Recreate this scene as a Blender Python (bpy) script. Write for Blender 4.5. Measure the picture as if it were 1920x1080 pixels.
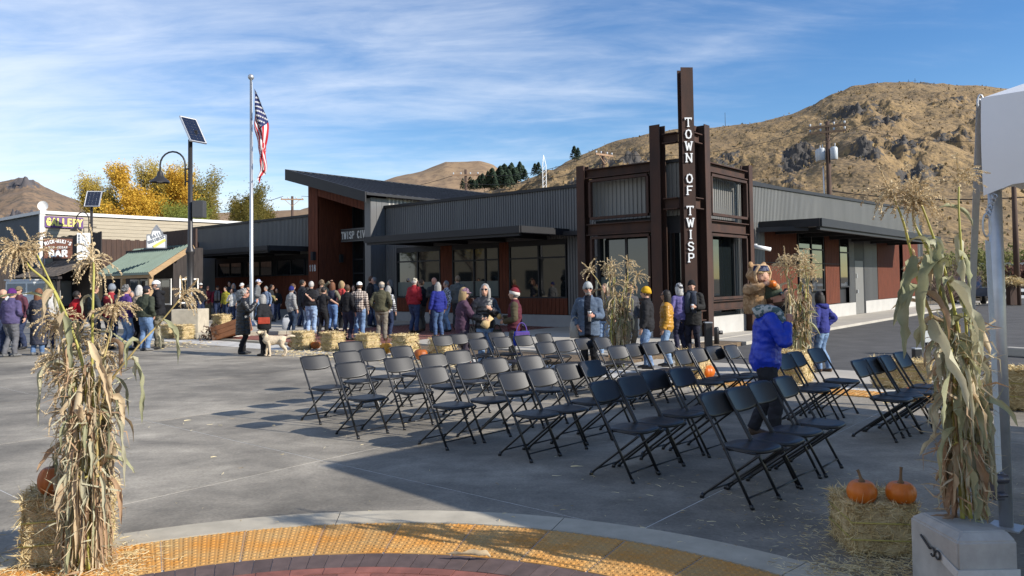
import bpy, bmesh, math, random
from math import sin, cos, tan, pi, radians, sqrt, atan2, hypot
from mathutils import Vector, Matrix, noise, kdtree

S = bpy.context.scene
for _o in list(bpy.data.objects):
    bpy.data.objects.remove(_o)
COL = S.collection

# ---------------------------------------------------------------- camera
F, CX, CY, PITCH, ROLL, CAMZ = 1450.0, 960.0, 480.2, radians(1.9), radians(0.82), 1.8
FW = Vector((0, cos(PITCH), sin(PITCH)))
_r0 = Vector((1, 0, 0))
_u0 = _r0.cross(FW)
RT = _r0 * cos(ROLL) - _u0 * sin(ROLL)
UP = _r0 * sin(ROLL) + _u0 * cos(ROLL)
CAMP = Vector((0, 0, CAMZ))
cam = bpy.data.cameras.new('camera')
cam.sensor_fit = 'HORIZONTAL'
cam.sensor_width = 36.0
cam.lens = F / 1920 * 36.0
cam.shift_y = -(540 - CY) / 1920
cam.clip_start = 0.1
cam.clip_end = 12000
camo = bpy.data.objects.new('camera', cam)
COL.objects.link(camo)
camo.matrix_world = Matrix(((RT.x, UP.x, -FW.x, 0), (RT.y, UP.y, -FW.y, 0), (RT.z, UP.z, -FW.z, CAMZ), (0, 0, 0, 1)))
S.camera = camo

# ---------------------------------------------------------------- light
SUN_AZ, SUN_EL = 66.5, 28.0      # light travels towards the left and away, sun low behind the right shoulder
TR = Vector((-sin(radians(SUN_AZ)) * cos(radians(SUN_EL)), cos(radians(SUN_AZ)) * cos(radians(SUN_EL)), -sin(radians(SUN_EL))))
sun = bpy.data.lights.new('sun', 'SUN')
sun.energy = 4.9
sun.angle = radians(0.53)
sun.color = (1.0, 0.945, 0.86)
suno = bpy.data.objects.new('sun', sun)
suno.rotation_euler = TR.to_track_quat('-Z', 'Y').to_euler()
COL.objects.link(suno)
W = bpy.data.worlds.new('World')
S.world = W
W.use_nodes = True
wn, wl = W.node_tree.nodes, W.node_tree.links
wn.clear()


def wnode(t, **k):
    n = wn.new(t)
    for a, b in k.items():
        setattr(n, a, b)
    return n


sky = wnode('ShaderNodeTexSky', sky_type='NISHITA', sun_disc=False)
sky.sun_elevation = radians(SUN_EL)
sky.sun_rotation = atan2(-TR.x, -TR.y)
sky.altitude = 500
sky.air_density = 1.0
sky.dust_density = 0.2
sky.ozone_density = 1.6
tc = wnode('ShaderNodeTexCoord')
sep = wnode('ShaderNodeSeparateXYZ')
wl.new(tc.outputs['Generated'], sep.inputs[0])


def wmath(op, a, b=None, c=None, clamp=False):
    n = wnode('ShaderNodeMath', operation=op, use_clamp=clamp)
    for i, x in enumerate((a, b, c)):
        if x is None:
            continue
        if isinstance(x, (int, float)):
            n.inputs[i].default_value = x
        else:
            wl.new(x, n.inputs[i])
    return n.outputs[0]


zz = wmath('ADD', wmath('MAXIMUM', sep.outputs[2], 0.0), 0.13)
px_ = wmath('DIVIDE', sep.outputs[0], zz)
py_ = wmath('DIVIDE', sep.outputs[1], zz)
comb = wnode('ShaderNodeCombineXYZ')
wl.new(px_, comb.inputs[0])
wl.new(py_, comb.inputs[1])


def cirrus(scale, detail, rough, sx, sy, rot, dist, off):
    m = wnode('ShaderNodeMapping')
    m.inputs['Scale'].default_value = (sx, sy, 1)
    m.inputs['Rotation'].default_value = (0, 0, rot)
    m.inputs['Location'].default_value = off
    wl.new(comb.outputs[0], m.inputs[0])
    n = wnode('ShaderNodeTexNoise')
    n.inputs['Scale'].default_value = scale
    n.inputs['Detail'].default_value = detail
    n.inputs['Roughness'].default_value = rough
    n.inputs['Distortion'].default_value = dist
    wl.new(m.outputs[0], n.inputs['Vector'])
    return n.outputs[0]


c1 = cirrus(0.8, 8, 0.60, 0.7, 1.35, radians(12), 0.4, (2.3, 0.7, 0))
c2 = cirrus(2.9, 6, 0.62, 0.6, 1.6, radians(-8), 0.5, (5.1, 1.2, 0))
c3 = cirrus(0.34, 3, 0.5, 1, 1, 0, 0.2, (0.2, 3.6, 0))
side = wmath('MULTIPLY', px_, -0.16)               # the veil of cirrus thins out towards the east
cl = wmath('ADD', wmath('ADD', wmath('MULTIPLY', c1, 0.95), wmath('MULTIPLY', c2, 0.55)), wmath('MULTIPLY', c3, 0.45))
cl = wmath('ADD', cl, side)
mr = wnode('ShaderNodeMapRange', interpolation_type='SMOOTHERSTEP')
mr.inputs['From Min'].default_value = 0.70
mr.inputs['From Max'].default_value = 1.55
mr.inputs['To Max'].default_value = 0.72
wl.new(cl, mr.inputs['Value'])
mixw = wnode('ShaderNodeMix', data_type='RGBA')
wl.new(mr.outputs[0], mixw.inputs['Factor'])
hs = wnode('ShaderNodeHueSaturation')
hs.inputs['Saturation'].default_value = 1.34
hs.inputs['Hue'].default_value = 0.508
hs.inputs['Value'].default_value = 1.0
wl.new(sky.outputs[0], hs.inputs['Color'])
wl.new(hs.outputs[0], mixw.inputs['A'])
mixw.inputs['B'].default_value = (6.4, 6.8, 7.4, 1)
bg = wnode('ShaderNodeBackground')
bg.inputs['Strength'].default_value = 0.118
wl.new(mixw.outputs['Result'], bg.inputs['Color'])
wo = wnode('ShaderNodeOutputWorld')
wl.new(bg.outputs[0], wo.inputs[0])
S.view_settings.view_transform = 'Standard'
S.view_settings.look = 'None'
S.view_settings.exposure = 0.45
S.view_settings.gamma = 1
S.cycles.max_bounces = 6
S.cycles.diffuse_bounces = 3
S.cycles.glossy_bounces = 3
S.cycles.transparent_max_bounces = 6
S.cycles.sample_clamp_indirect = 6
S.cycles.caustics_reflective = False
S.cycles.caustics_refractive = False
S.cycles.use_denoising = True

# ---------------------------------------------------------------- helpers
RNG = random.Random(7)
UU, VV = Vector((-0.765, 0.644, 0)), Vector((0.644, 0.765, 0))   # the two axes of the civic building


def uv(u, v, z=0.0):
    p = UU * u + VV * v
    return Vector((p.x, p.y, z))


def at(x, y, z=0.0):
    """the point at height z that the photograph shows at pixel x, y"""
    d = FW + RT * ((x - CX) / F) - UP * ((y - CY) / F)
    return CAMP + d * ((z - CAMZ) / d.z)


def atd(x, y, D):
    d = FW + RT * ((x - CX) / F) - UP * ((y - CY) / F)
    return CAMP + d * (D / d.y)


def obj(name, data, parent=None):
    o = bpy.data.objects.new(name, data)
    COL.objects.link(o)
    if parent is not None:
        o.parent = parent
    return o


def tag(o, label=None, cat=None, group=None, kind=None):
    for k, v in (('label', label), ('category', cat), ('group', group), ('kind', kind)):
        if v:
            o[k] = v
    return o


def thing(name, label, cat, loc=(0, 0, 0), rz=0.0, group=None, scale=1.0):
    o = obj(name, None)
    o.location = loc
    o.rotation_euler = (0, 0, rz)
    o.scale = (scale,) * 3
    o.empty_display_size = 0.2
    return tag(o, label, cat, group)


KIDS = {}


def copy_tree(o, parent=None):
    c = o.copy()
    COL.objects.link(c)
    if parent is not None:
        c.parent = parent
    for ch in o.children:
        copy_tree(ch, c)
    return c


class MB:
    """collects shapes, build() links them as one mesh object"""

    def __init__(self):
        self.v, self.f, self.m, self.s = [], [], [], []

    def add(self, vs, fs, mat=0, smooth=False):
        n = len(self.v)
        self.v.extend(Vector(p) for p in vs)
        for f in fs:
            self.f.append([i + n for i in f])
            self.m.append(mat)
            self.s.append(smooth)
        return self

    def box(self, x0, x1, y0, y1, z0, z1, mat=0, M=None):
        vs = [Vector(p) for p in ((x0, y0, z0), (x1, y0, z0), (x1, y1, z0), (x0, y1, z0), (x0, y0, z1), (x1, y0, z1), (x1, y1, z1), (x0, y1, z1))]
        if M is not None:
            vs = [M @ p for p in vs]
        return self.add(vs, [(0, 3, 2, 1), (4, 5, 6, 7), (0, 1, 5, 4), (1, 2, 6, 5), (2, 3, 7, 6), (3, 0, 4, 7)], mat)

    def bbox(self, x0, x1, y0, y1, z0, z1, b=0.01, mat=0, M=None):
        """box with chamfered edges"""
        bm = bmesh.new()
        bmesh.ops.create_cube(bm, size=1)
        for p in bm.verts:
            p.co = Vector(((x0 + x1) / 2 + p.co.x * (x1 - x0), (y0 + y1) / 2 + p.co.y * (y1 - y0), (z0 + z1) / 2 + p.co.z * (z1 - z0)))
        bmesh.ops.bevel(bm, geom=list(bm.edges), offset=b, segments=2, affect='EDGES', profile=0.6)
        bm.verts.index_update()
        vs = [p.co.copy() for p in bm.verts]
        if M is not None:
            vs = [M @ p for p in vs]
        fs = [[p.index for p in f.verts] for f in bm.faces]
        bm.free()
        return self.add(vs, fs, mat)

    def ub(self, u0, u1, v0, v1, z0, z1, mat=0):
        """box along the building axes, in world coordinates"""
        return self.box(-u1, -u0, v0, v1, z0, z1, mat)

    def bar(self, a, b, w, h, mat=0, up=(0, 0, 1)):
        a, b = Vector(a), Vector(b)
        t = (b - a).normalized()
        up = Vector(up)
        if abs(t.dot(up)) > 0.98:
            up = Vector((1, 0, 0))
        x = t.cross(up).normalized()
        y = x.cross(t)
        vs = [p + x * sx * w / 2 + y * sy * h / 2 for p in (a, b) for sx, sy in ((-1, -1), (1, -1), (1, 1), (-1, 1))]
        return self.add(vs, [(0, 3, 2, 1), (4, 5, 6, 7), (0, 1, 5, 4), (1, 2, 6, 5), (2, 3, 7, 6), (3, 0, 4, 7)], mat)

    def tube(self, pts, rad, n=8, mat=0, ref=None, cap=True, smooth=True, endcap=None):
        pts = [Vector(p) for p in pts]
        k = len(pts)
        if not isinstance(rad, (list, tuple)):
            rad = [rad] * k
        rad = [(r if isinstance(r, (list, tuple)) else (r, r)) for r in rad]
        base = len(self.v)
        prev = Vector(ref) if ref is not None else None
        for i in range(k):
            t = (pts[min(i + 1, k - 1)] - pts[max(i - 1, 0)])
            t = t.normalized() if t.length > 1e-9 else Vector((0, 0, 1))
            r = Vector(ref) if ref is not None else prev
            if r is None or abs(r.normalized().dot(t)) > 0.97:
                r = Vector((1, 0, 0)) if abs(t.x) < 0.8 else Vector((0, 1, 0))
            x = (r - t * r.dot(t)).normalized()
            if ref is None:
                prev = x
            y = t.cross(x)
            for j in range(n):
                a = 2 * pi * j / n
                self.v.append(pts[i] + x * cos(a) * rad[i][0] + y * sin(a) * rad[i][1])
        for i in range(k - 1):
            for j in range(n):
                a, b = base + i * n + j, base + i * n + (j + 1) % n
                self.f.append([a, b, b + n, a + n])
                self.m.append(mat)
                self.s.append(smooth)
        if cap:
            self.f.append([base + j for j in range(n)][::-1])
            self.f.append([base + (k - 1) * n + j for j in range(n)])
            self.m += [mat, mat]
            self.s += [False, False]
        return self

    def ball(self, c, r, nu=12, nv=8, mat=0, M=None, keep=None, jit=0, rng=None):
        c = Vector(c)
        r = (r, r, r) if isinstance(r, (int, float)) else r
        vs, fs = [], []
        for i in range(nv + 1):
            th = pi * i / nv
            for j in range(nu):
                ph = 2 * pi * j / nu
                p = Vector((r[0] * sin(th) * cos(ph), r[1] * sin(th) * sin(ph), r[2] * cos(th)))
                if jit:
                    p *= 1 + (rng.random() - .5) * jit
                if M is not None:
                    p = M @ p
                vs.append(c + p)
        for i in range(nv):
            for j in range(nu):
                q = [i * nu + j, (i + 1) * nu + j, (i + 1) * nu + (j + 1) % nu, i * nu + (j + 1) % nu]
                if keep is None or all(keep(vs[t] - c) for t in q):
                    fs.append(q)
        return self.add(vs, fs, mat, True)

    def xf(self, M):
        self.v = [M @ p for p in self.v]
        return self

    def mesh(self, name, mats):
        me = bpy.data.meshes.new(name)
        me.from_pydata([tuple(p) for p in self.v], [], self.f)
        for m in (mats if isinstance(mats, (list, tuple)) else [mats]):
            me.materials.append(m)
        me.polygons.foreach_set('material_index', self.m)
        me.polygons.foreach_set('use_smooth', self.s)
        me.update()
        return me

    def build(self, name, mats, parent=None, label=None, kind=None, clean=False):
        me = self.mesh(name, mats)
        if clean:
            bm = bmesh.new()
            bm.from_mesh(me)
            bmesh.ops.remove_doubles(bm, verts=bm.verts, dist=1e-5)
            bmesh.ops.recalc_face_normals(bm, faces=bm.faces)
            bm.to_mesh(me)
            bm.free()
        o = obj(name, me, parent)
        return tag(o, label, None, None, kind)


def crom(pts, step):
    """Catmull-Rom through (vector, radius...) rows, resampled about every step"""
    out = []
    n = len(pts)
    for i in range(n - 1):
        p0, p1, p2, p3 = pts[max(i - 1, 0)], pts[i], pts[i + 1], pts[min(i + 2, n - 1)]
        L = (Vector(p2[:3]) - Vector(p1[:3])).length
        k = max(1, int(L / step + 0.5))
        for j in range(k):
            t = j / k
            out.append(tuple(0.5 * (2 * b + (c - a) * t + (2 * a - 5 * b + 4 * c - d) * t * t + (3 * b - a - 3 * c + d) * t ** 3)
                             for a, b, c, d in zip(p0, p1, p2, p3)))
    out.append(tuple(pts[-1]))
    return out


# ---------------------------------------------------------------- materials
_MC = {}


def mat(name, col, rough=0.6, metal=0.0, var=0.0, vs=5.0, bump=0.0, bs=20.0, spec=0.5, col2=None, sharp=0.0, detail=5, rnd=0.0, stretch=None, bdist=0.01, coat=0.0, trans=0.0, wave=None):
    """a procedural surface: base colour broken up by noise, fine relief from noise"""
    m = bpy.data.materials.new(name)
    m.use_nodes = True
    nt = m.node_tree
    N, L = nt.nodes, nt.links
    b = N['Principled BSDF']
    b.inputs['Roughness'].default_value = rough
    b.inputs['Metallic'].default_value = metal
    b.inputs['Specular IOR Level'].default_value = spec
    if coat:
        b.inputs['Coat Weight'].default_value = coat
    c = (*col, 1)
    b.inputs['Base Color'].default_value = c
    m.diffuse_color = c
    t = N.new('ShaderNodeTexCoord')
    vec = t.outputs['Object']
    if stretch:
        mp = N.new('ShaderNodeMapping')
        mp.inputs['Scale'].default_value = stretch
        L.new(vec, mp.inputs[0])
        vec = mp.outputs[0]
    out = None
    if var or col2:
        n = N.new('ShaderNodeTexNoise')
        n.inputs['Scale'].default_value = vs
        n.inputs['Detail'].default_value = detail
        n.inputs['Roughness'].default_value = 0.62
        L.new(vec, n.inputs['Vector'])
        r = N.new('ShaderNodeMapRange')
        r.inputs['From Min'].default_value = 0.3 + sharp
        r.inputs['From Max'].default_value = 0.7 - sharp
        L.new(n.outputs[0], r.inputs[0])
        mx = N.new('ShaderNodeMix')
        mx.data_type = 'RGBA'
        a = col2 if col2 else tuple(x * (1 - var) for x in col)
        d = col if col2 else tuple(min(1, x * (1 + var)) for x in col)
        mx.inputs['A'].default_value = (*a, 1)
        mx.inputs['B'].default_value = (*d, 1)
        L.new(r.outputs[0], mx.inputs['Factor'])
        out = mx.outputs['Result']
    if rnd:
        oi = N.new('ShaderNodeObjectInfo')
        h = N.new('ShaderNodeHueSaturation')
        if out:
            L.new(out, h.inputs['Color'])
        else:
            h.inputs['Color'].default_value = c
        r2 = N.new('ShaderNodeMapRange')
        r2.inputs['To Min'].default_value = 1 - rnd
        r2.inputs['To Max'].default_value = 1 + rnd
        L.new(oi.outputs['Random'], r2.inputs[0])
        L.new(r2.outputs[0], h.inputs['Value'])
        out = h.outputs[0]
    if out:
        L.new(out, b.inputs['Base Color'])
    if bump:
        n2 = N.new('ShaderNodeTexNoise')
        n2.inputs['Scale'].default_value = bs
        n2.inputs['Detail'].default_value = 6
        L.new(vec, n2.inputs['Vector'])
        bp = N.new('ShaderNodeBump')
        bp.inputs['Strength'].default_value = bump
        bp.inputs['Distance'].default_value = bdist
        L.new(n2.outputs[0], bp.inputs['Height'])
        L.new(bp.outputs[0], b.inputs['Normal'])
    if trans:
        tl = N.new('ShaderNodeBsdfTranslucent')
        if out:
            L.new(out, tl.inputs[0])
        else:
            tl.inputs[0].default_value = c
        ms = N.new('ShaderNodeMixShader')
        ms.inputs[0].default_value = trans
        L.new(b.outputs[0], ms.inputs[1])
        L.new(tl.outputs[0], ms.inputs[2])
        L.new(ms.outputs[0], N['Material Output'].inputs[0])
    return m


def cloth(col, kind='plain', col2=None, scale=1.0):
    key = (tuple(col), kind, tuple(col2) if col2 else None, scale)
    if key in _MC:
        return _MC[key]
    m = mat('cloth_' + kind, col, rough=0.85, var=0.18, vs=9, bump=0.5, bs=14, spec=0.2, bdist=0.02)
    N, L = m.node_tree.nodes, m.node_tree.links
    b = N['Principled BSDF']
    if kind in ('plaid', 'camo', 'denim', 'print'):
        t = N.new('ShaderNodeTexCoord')
        mx = N.new('ShaderNodeMix')
        mx.data_type = 'RGBA'
        mx.inputs['A'].default_value = (*col, 1)
        mx.inputs['B'].default_value = (*(col2 or col), 1)
        if kind == 'plaid':
            outs = []
            for ax in (0, 2):
                sp = N.new('ShaderNodeSeparateXYZ')
                L.new(t.outputs['Object'], sp.inputs[0])
                q = N.new('ShaderNodeMath'); q.operation = 'MULTIPLY'; q.inputs[1].default_value = 90 * scale
                L.new(sp.outputs[ax], q.inputs[0])
                w = N.new('ShaderNodeMath'); w.operation = 'SINE'
                L.new(q.outputs[0], w.inputs[0])
                g = N.new('ShaderNodeMath'); g.operation = 'GREATER_THAN'; g.inputs[1].default_value = 0.1
                L.new(w.outputs[0], g.inputs[0])
                outs.append(g.outputs[0])
            s = N.new('ShaderNodeMath'); s.operation = 'ADD'
            L.new(outs[0], s.inputs[0]); L.new(outs[1], s.inputs[1])
            h = N.new('ShaderNodeMath'); h.operation = 'MULTIPLY'; h.inputs[1].default_value = 0.5
            L.new(s.outputs[0], h.inputs[0])
            L.new(h.outputs[0], mx.inputs['Factor'])
        else:
            n = N.new('ShaderNodeTexNoise')
            n.inputs['Scale'].default_value = {'camo': 11, 'denim': 6, 'print': 26}[kind] * scale
            n.inputs['Detail'].default_value = 2
            L.new(t.outputs['Object'], n.inputs['Vector'])
            r = N.new('ShaderNodeMapRange')
            e = {'camo': 0.04, 'denim': 0.16, 'print': 0.03}[kind]
            r.inputs['From Min'].default_value = 0.5 - e
            r.inputs['From Max'].default_value = 0.5 + e
            L.new(n.outputs[0], r.inputs[0])
            L.new(r.outputs[0], mx.inputs['Factor'])
        L.new(mx.outputs['Result'], b.inputs['Base Color'])
    if kind == 'nylon':
        b.inputs['Roughness'].default_value = 0.42
        b.inputs['Specular IOR Level'].default_value = 0.45
    _MC[key] = m
    return m


# ---------------------------------------------------------------- lettering
_GL = {  # strokes on a 0..1 by 0..1 grid, each a list of polylines
    'T': [[(0, 1), (1, 1)], [(.5, 1), (.5, 0)]], 'W': [[(0, 1), (.25, 0), (.5, .8), (.75, 0), (1, 1)]],
    'N': [[(.1, 0), (.1, 1), (.9, 0), (.9, 1)]], 'F': [[(.9, 1), (.15, 1), (.15, 0)], [(.15, .52), (.7, .52)]],
    'I': [[(.5, 0), (.5, 1)]], 'P': [[(.15, 0), (.15, 1), (.65, 1), (.88, .9), (.88, .6), (.65, .48), (.15, .48)]],
    'S': [[(.88, .82), (.7, .98), (.3, .98), (.12, .8), (.2, .6), (.8, .42), (.9, .2), (.7, .02), (.3, .02), (.1, .2)]],
    'O': [[(.5, 1), (.2, .9), (.06, .5), (.2, .1), (.5, 0), (.8, .1), (.94, .5), (.8, .9), (.5, 1)]],
    'C': [[(.9, .82), (.68, 1), (.3, .94), (.08, .5), (.3, .06), (.68, 0), (.9, .2)]], 'V': [[(0, 1), (.5, 0), (1, 1)]],
    '1': [[(.25, .82), (.5, 1), (.5, 0)]], '8': [[(.5, .52), (.2, .64), (.2, .9), (.5, 1), (.8, .9), (.8, .64), (.5, .52), (.15, .38), (.15, .1), (.5, 0), (.85, .1), (.85, .38), (.5, .52)]],
    'G': [[(.9, .82), (.65, 1), (.3, .94), (.08, .5), (.3, .06), (.7, 0), (.92, .2), (.92, .45), (.6, .45)]],
    'A': [[(0, 0), (.5, 1), (1, 0)], [(.2, .35), (.8, .35)]], 'L': [[(.15, 1), (.15, 0), (.9, 0)]],
    'E': [[(.9, 1), (.15, 1), (.15, 0), (.9, 0)], [(.15, .52), (.75, .52)]], 'R': [[(.15, 0), (.15, 1), (.65, 1), (.88, .9), (.88, .62), (.65, .5), (.15, .5)], [(.5, .5), (.92, 0)]],
    'Y': [[(0, 1), (.5, .5), (1, 1)], [(.5, .5), (.5, 0)]], 'M': [[(.05, 0), (.05, 1), (.5, .3), (.95, 1), (.95, 0)]],
    'K': [[(.15, 0), (.15, 1)], [(.9, 1), (.15, .42)], [(.4, .6), (.92, 0)]], 'B': [[(.15, 0), (.15, 1), (.62, 1), (.82, .88), (.82, .64), (.62, .53), (.15, .53)], [(.62, .53), (.9, .4), (.9, .12), (.65, 0), (.15, 0)]],
    'D': [[(.15, 0), (.15, 1), (.6, 1), (.9, .75), (.9, .25), (.6, 0), (.15, 0)]], 'U': [[(.1, 1), (.1, .25), (.3, 0), (.7, 0), (.9, .25), (.9, 1)]],
    "'": [[(.5, 1), (.42, .75)]], '-': [[(.2, .5), (.8, .5)]], '.': [[(.45, .0), (.55, .06)]], '~': [[(.1, .5), (.35, .62), (.65, .4), (.9, .55)]],
}
_SERIF = {'T': [(.5, 0), (0.03, .9, 1), (.97, .9, 1)], 'W': [(0.02, 1), (.98, 1)], 'N': [(.1, 0), (.1, 1), (.9, 1)], 'F': [(.15, 0)], 'I': [(.5, 0), (.5, 1)], 'P': [(.15, 0)], 'V': [(0, 1), (1, 1)], '1': [(.5, 0)]}


def glyph(mb, ch, x, z, w, h, sw, d, serif=False, M=None, rot=0.0):
    """one raised letter in the plane x,z facing -y"""
    def P(a, b):
        lx, lz = (a - .5) * w, (b - .5) * h
        return Vector((x + lx * cos(rot) - lz * sin(rot), 0, z + lx * sin(rot) + lz * cos(rot)))
    k = len(mb.v)
    n = 0
    for line in _GL.get(ch, []):
        for (a, b) in zip(line[:-1], line[1:]):
            p, q = P(*a), P(*b)
            t = (q - p).normalized() * sw * 0.42
            n += 1
            e = 0.0007 * n
            y = -d / 2 - e / 2
            mb.bar(p - t + Vector((0, y, 0)), q + t + Vector((0, y, 0)), d + e, sw, up=(-(q - p).z, 0, (q - p).x))
    if serif:
        for s in _SERIF.get(ch, []):
            n += 1
            e = 0.0007 * n
            if len(s) == 2:
                p = P(*s)
                dx = Vector((cos(rot), 0, sin(rot))) * w * .2
                mb.bar(p - dx + Vector((0, -d / 2 - e / 2, 0)), p + dx + Vector((0, -d / 2 - e / 2, 0)), d + e, sw * .75)
            else:
                mb.bar(P(s[0], .78) + Vector((0, -d / 2 - e / 2, 0)), P(s[0], 1) + Vector((0, -d / 2 - e / 2, 0)), d + e, sw * .6, up=(1, 0, 0))
    if M is not None:
        for i in range(k, len(mb.v)):
            mb.v[i] = M @ mb.v[i]
# ================================================================ THE SETTING
m_dirt = mat('dry_earth', (0.17, 0.125, 0.075), 0.95, var=0.35, vs=0.6, bump=0.6, bs=6, detail=8)
m_joint = mat('joint_grout', (0.50, 0.48, 0.44), 0.95, var=.3, vs=3)
m_conc = mat('plaza_concrete', (0.262, 0.232, 0.184), 0.82, var=0.16, vs=0.55, bump=0.25, bs=45, detail=9, rnd=0.05, bdist=0.004)
m_walk = mat('pavement_concrete', (0.42, 0.385, 0.325), 0.85, var=0.14, vs=0.9, bump=0.25, bs=40, detail=8)
m_band = mat('band_concrete', (0.44, 0.39, 0.30), 0.85, var=0.16, vs=4, bump=0.3, bs=60, detail=8, rnd=0.04, bdist=0.004)
m_road = mat('asphalt', (0.075, 0.071, 0.066), 0.9, var=0.3, vs=1.2, bump=0.5, bs=60, detail=8)
m_brickred = mat('red_paver', (0.24, 0.085, 0.062), 0.85, var=0.25, vs=9, bump=0.4, bs=90, rnd=0.22, bdist=0.003)
m_brickdark = mat('dark_paver', (0.105, 0.070, 0.062), 0.85, var=0.25, vs=9, bump=0.4, bs=90, rnd=0.2, bdist=0.003)
m_tact = mat('tactile_cast_iron', (0.54, 0.23, 0.032), 0.8, col2=(0.46, 0.29, 0.11), vs=3.2, bump=0.35, bs=70, detail=9, rnd=0.12, bdist=0.003, sharp=0.02)

# tooled stains on the plaza: tyre arcs and trowel sweeps, wear with a shape of its own
nt = m_conc.node_tree
N_, L_ = nt.nodes, nt.links
pb = N_['Principled BSDF']
src = pb.inputs['Base Color'].links[0].from_socket
geo = N_.new('ShaderNodeNewGeometry')
mp = N_.new('ShaderNodeMapping')
mp.inputs['Rotation'].default_value = (0, 0, radians(-34))
mp.inputs['Scale'].default_value = (0.55, 1.2, 1)
L_.new(geo.outputs['Position'], mp.inputs[0])
wv = N_.new('ShaderNodeTexNoise')
wv.inputs['Scale'].default_value = 1.3
wv.inputs['Detail'].default_value = 8
wv.inputs['Distortion'].default_value = .5
wv.inputs['Roughness'].default_value = .68
L_.new(mp.outputs[0], wv.inputs['Vector'])
r_ = N_.new('ShaderNodeMapRange')
r_.inputs['From Min'].default_value = .32
r_.inputs['From Max'].default_value = .72
r_.inputs['To Min'].default_value = .76
r_.inputs['To Max'].default_value = 1.27
L_.new(wv.outputs[0], r_.inputs[0])
blot = N_.new('ShaderNodeTexNoise')
blot.inputs['Scale'].default_value = .33
blot.inputs['Detail'].default_value = 6
L_.new(geo.outputs['Position'], blot.inputs['Vector'])
r3 = N_.new('ShaderNodeMapRange')
r3.inputs['From Min'].default_value = .36
r3.inputs['From Max'].default_value = .6
r3.inputs['To Min'].default_value = .56
r3.inputs['To Max'].default_value = 1.16
L_.new(blot.outputs[0], r3.inputs[0])
mm = N_.new('ShaderNodeMath')
mm.operation = 'MULTIPLY'
L_.new(r_.outputs[0], mm.inputs[0])
L_.new(r3.outputs[0], mm.inputs[1])
hv = N_.new('ShaderNodeHueSaturation')
L_.new(src, hv.inputs['Color'])
L_.new(mm.outputs[0], hv.inputs['Value'])
L_.new(hv.outputs[0], pb.inputs['Base Color'])


# gum, oil spots and fine grit on the slabs
sp_n = N_.new('ShaderNodeTexVoronoi')
sp_n.inputs['Scale'].default_value = 2.6
L_.new(geo.outputs['Position'], sp_n.inputs['Vector'])
sp_r = N_.new('ShaderNodeMapRange')
sp_r.inputs['From Min'].default_value = .035
sp_r.inputs['From Max'].default_value = .075
sp_r.inputs['To Min'].default_value = .62
sp_r.inputs['To Max'].default_value = 1.0
L_.new(sp_n.outputs['Distance'], sp_r.inputs[0])
gr_n = N_.new('ShaderNodeTexNoise')
gr_n.inputs['Scale'].default_value = 38
gr_n.inputs['Detail'].default_value = 4
L_.new(geo.outputs['Position'], gr_n.inputs['Vector'])
gr_r = N_.new('ShaderNodeMapRange')
gr_r.inputs['From Min'].default_value = .3
gr_r.inputs['From Max'].default_value = .7
gr_r.inputs['To Min'].default_value = .84
gr_r.inputs['To Max'].default_value = 1.16
md_n = N_.new('ShaderNodeTexNoise')
md_n.inputs['Scale'].default_value = 1.7
md_n.inputs['Detail'].default_value = 12
md_n.inputs['Roughness'].default_value = .78
md_n.inputs['Distortion'].default_value = .35
L_.new(geo.outputs['Position'], md_n.inputs['Vector'])
md_r = N_.new('ShaderNodeMapRange')
md_r.inputs['From Min'].default_value = .34
md_r.inputs['From Max'].default_value = .66
md_r.inputs['To Min'].default_value = .70
md_r.inputs['To Max'].default_value = 1.26
L_.new(md_n.outputs[0], md_r.inputs[0])
L_.new(gr_n.outputs[0], gr_r.inputs[0])
m4 = N_.new('ShaderNodeMath'); m4.operation = 'MULTIPLY'
L_.new(sp_r.outputs[0], m4.inputs[0]); L_.new(gr_r.outputs[0], m4.inputs[1])
m5 = N_.new('ShaderNodeMath'); m5.operation = 'MULTIPLY'
m6 = N_.new('ShaderNodeMath'); m6.operation = 'MULTIPLY'
L_.new(m4.outputs[0], m6.inputs[0]); L_.new(md_r.outputs[0], m6.inputs[1])
L_.new(m6.outputs[0], m5.inputs[0]); L_.new(mm.outputs[0], m5.inputs[1])
L_.new(m5.outputs[0], hv.inputs['Value'])


def sheet(name, poly, z, m, kind='structure'):
    b = MB()
    b.add([(p[0], p[1], z) for p in poly], [list(range(len(poly)))])
    return b.build(name, m, None, None, kind)


# ground to the horizon
b = MB()
n = 72
b.add([(cos(2 * pi * i / n) * 5000, sin(2 * pi * i / n) * 5000, -0.16) for i in range(n)], [list(range(n))])
b.build('ground', m_dirt, None, None, 'structure')

# the plaza: cast slabs on a bed, control joints between them
plaza = obj('plaza', None)
tag(plaza, None, None, None, 'structure')
b = MB()
b.ub(-14, 28.98, -8, 13.35, -0.15, -0.0024)
bed = b.build('joint_bed', m_joint, plaza)
bed.rotation_euler = (0, 0, atan2(-0.644, 0.765))
DU, DV = 3.72, 2.46
ROTB = atan2(-0.644, 0.765)
RM = Matrix.Rotation(ROTB, 4, 'Z')
u = -14 + 0.3
us = [-0.78 + DU * k for k in range(-3, 9)]
vs_ = [-5.0 + DV * k for k in range(-1, 8)]
for u0, u1 in zip(us[:-1], us[1:]):
    for v0, v1 in zip(vs_[:-1], vs_[1:]):
        v1c = min(v1, 13.35)
        bb = MB()
        g = 0.007
        hz = RNG.uniform(-.0006, .0006)
        bb.bbox(-(u1 - u0) / 2 + g, (u1 - u0) / 2 - g, -(v1c - v0) / 2 + g, (v1c - v0) / 2 - g, -0.06, hz, 0.0008)
        s = bb.build('slab', m_conc, plaza)
        s.location = uv((u0 + u1) / 2, (v0 + v1c) / 2)
        s.rotation_euler = (0, 0, ROTB)

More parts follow.
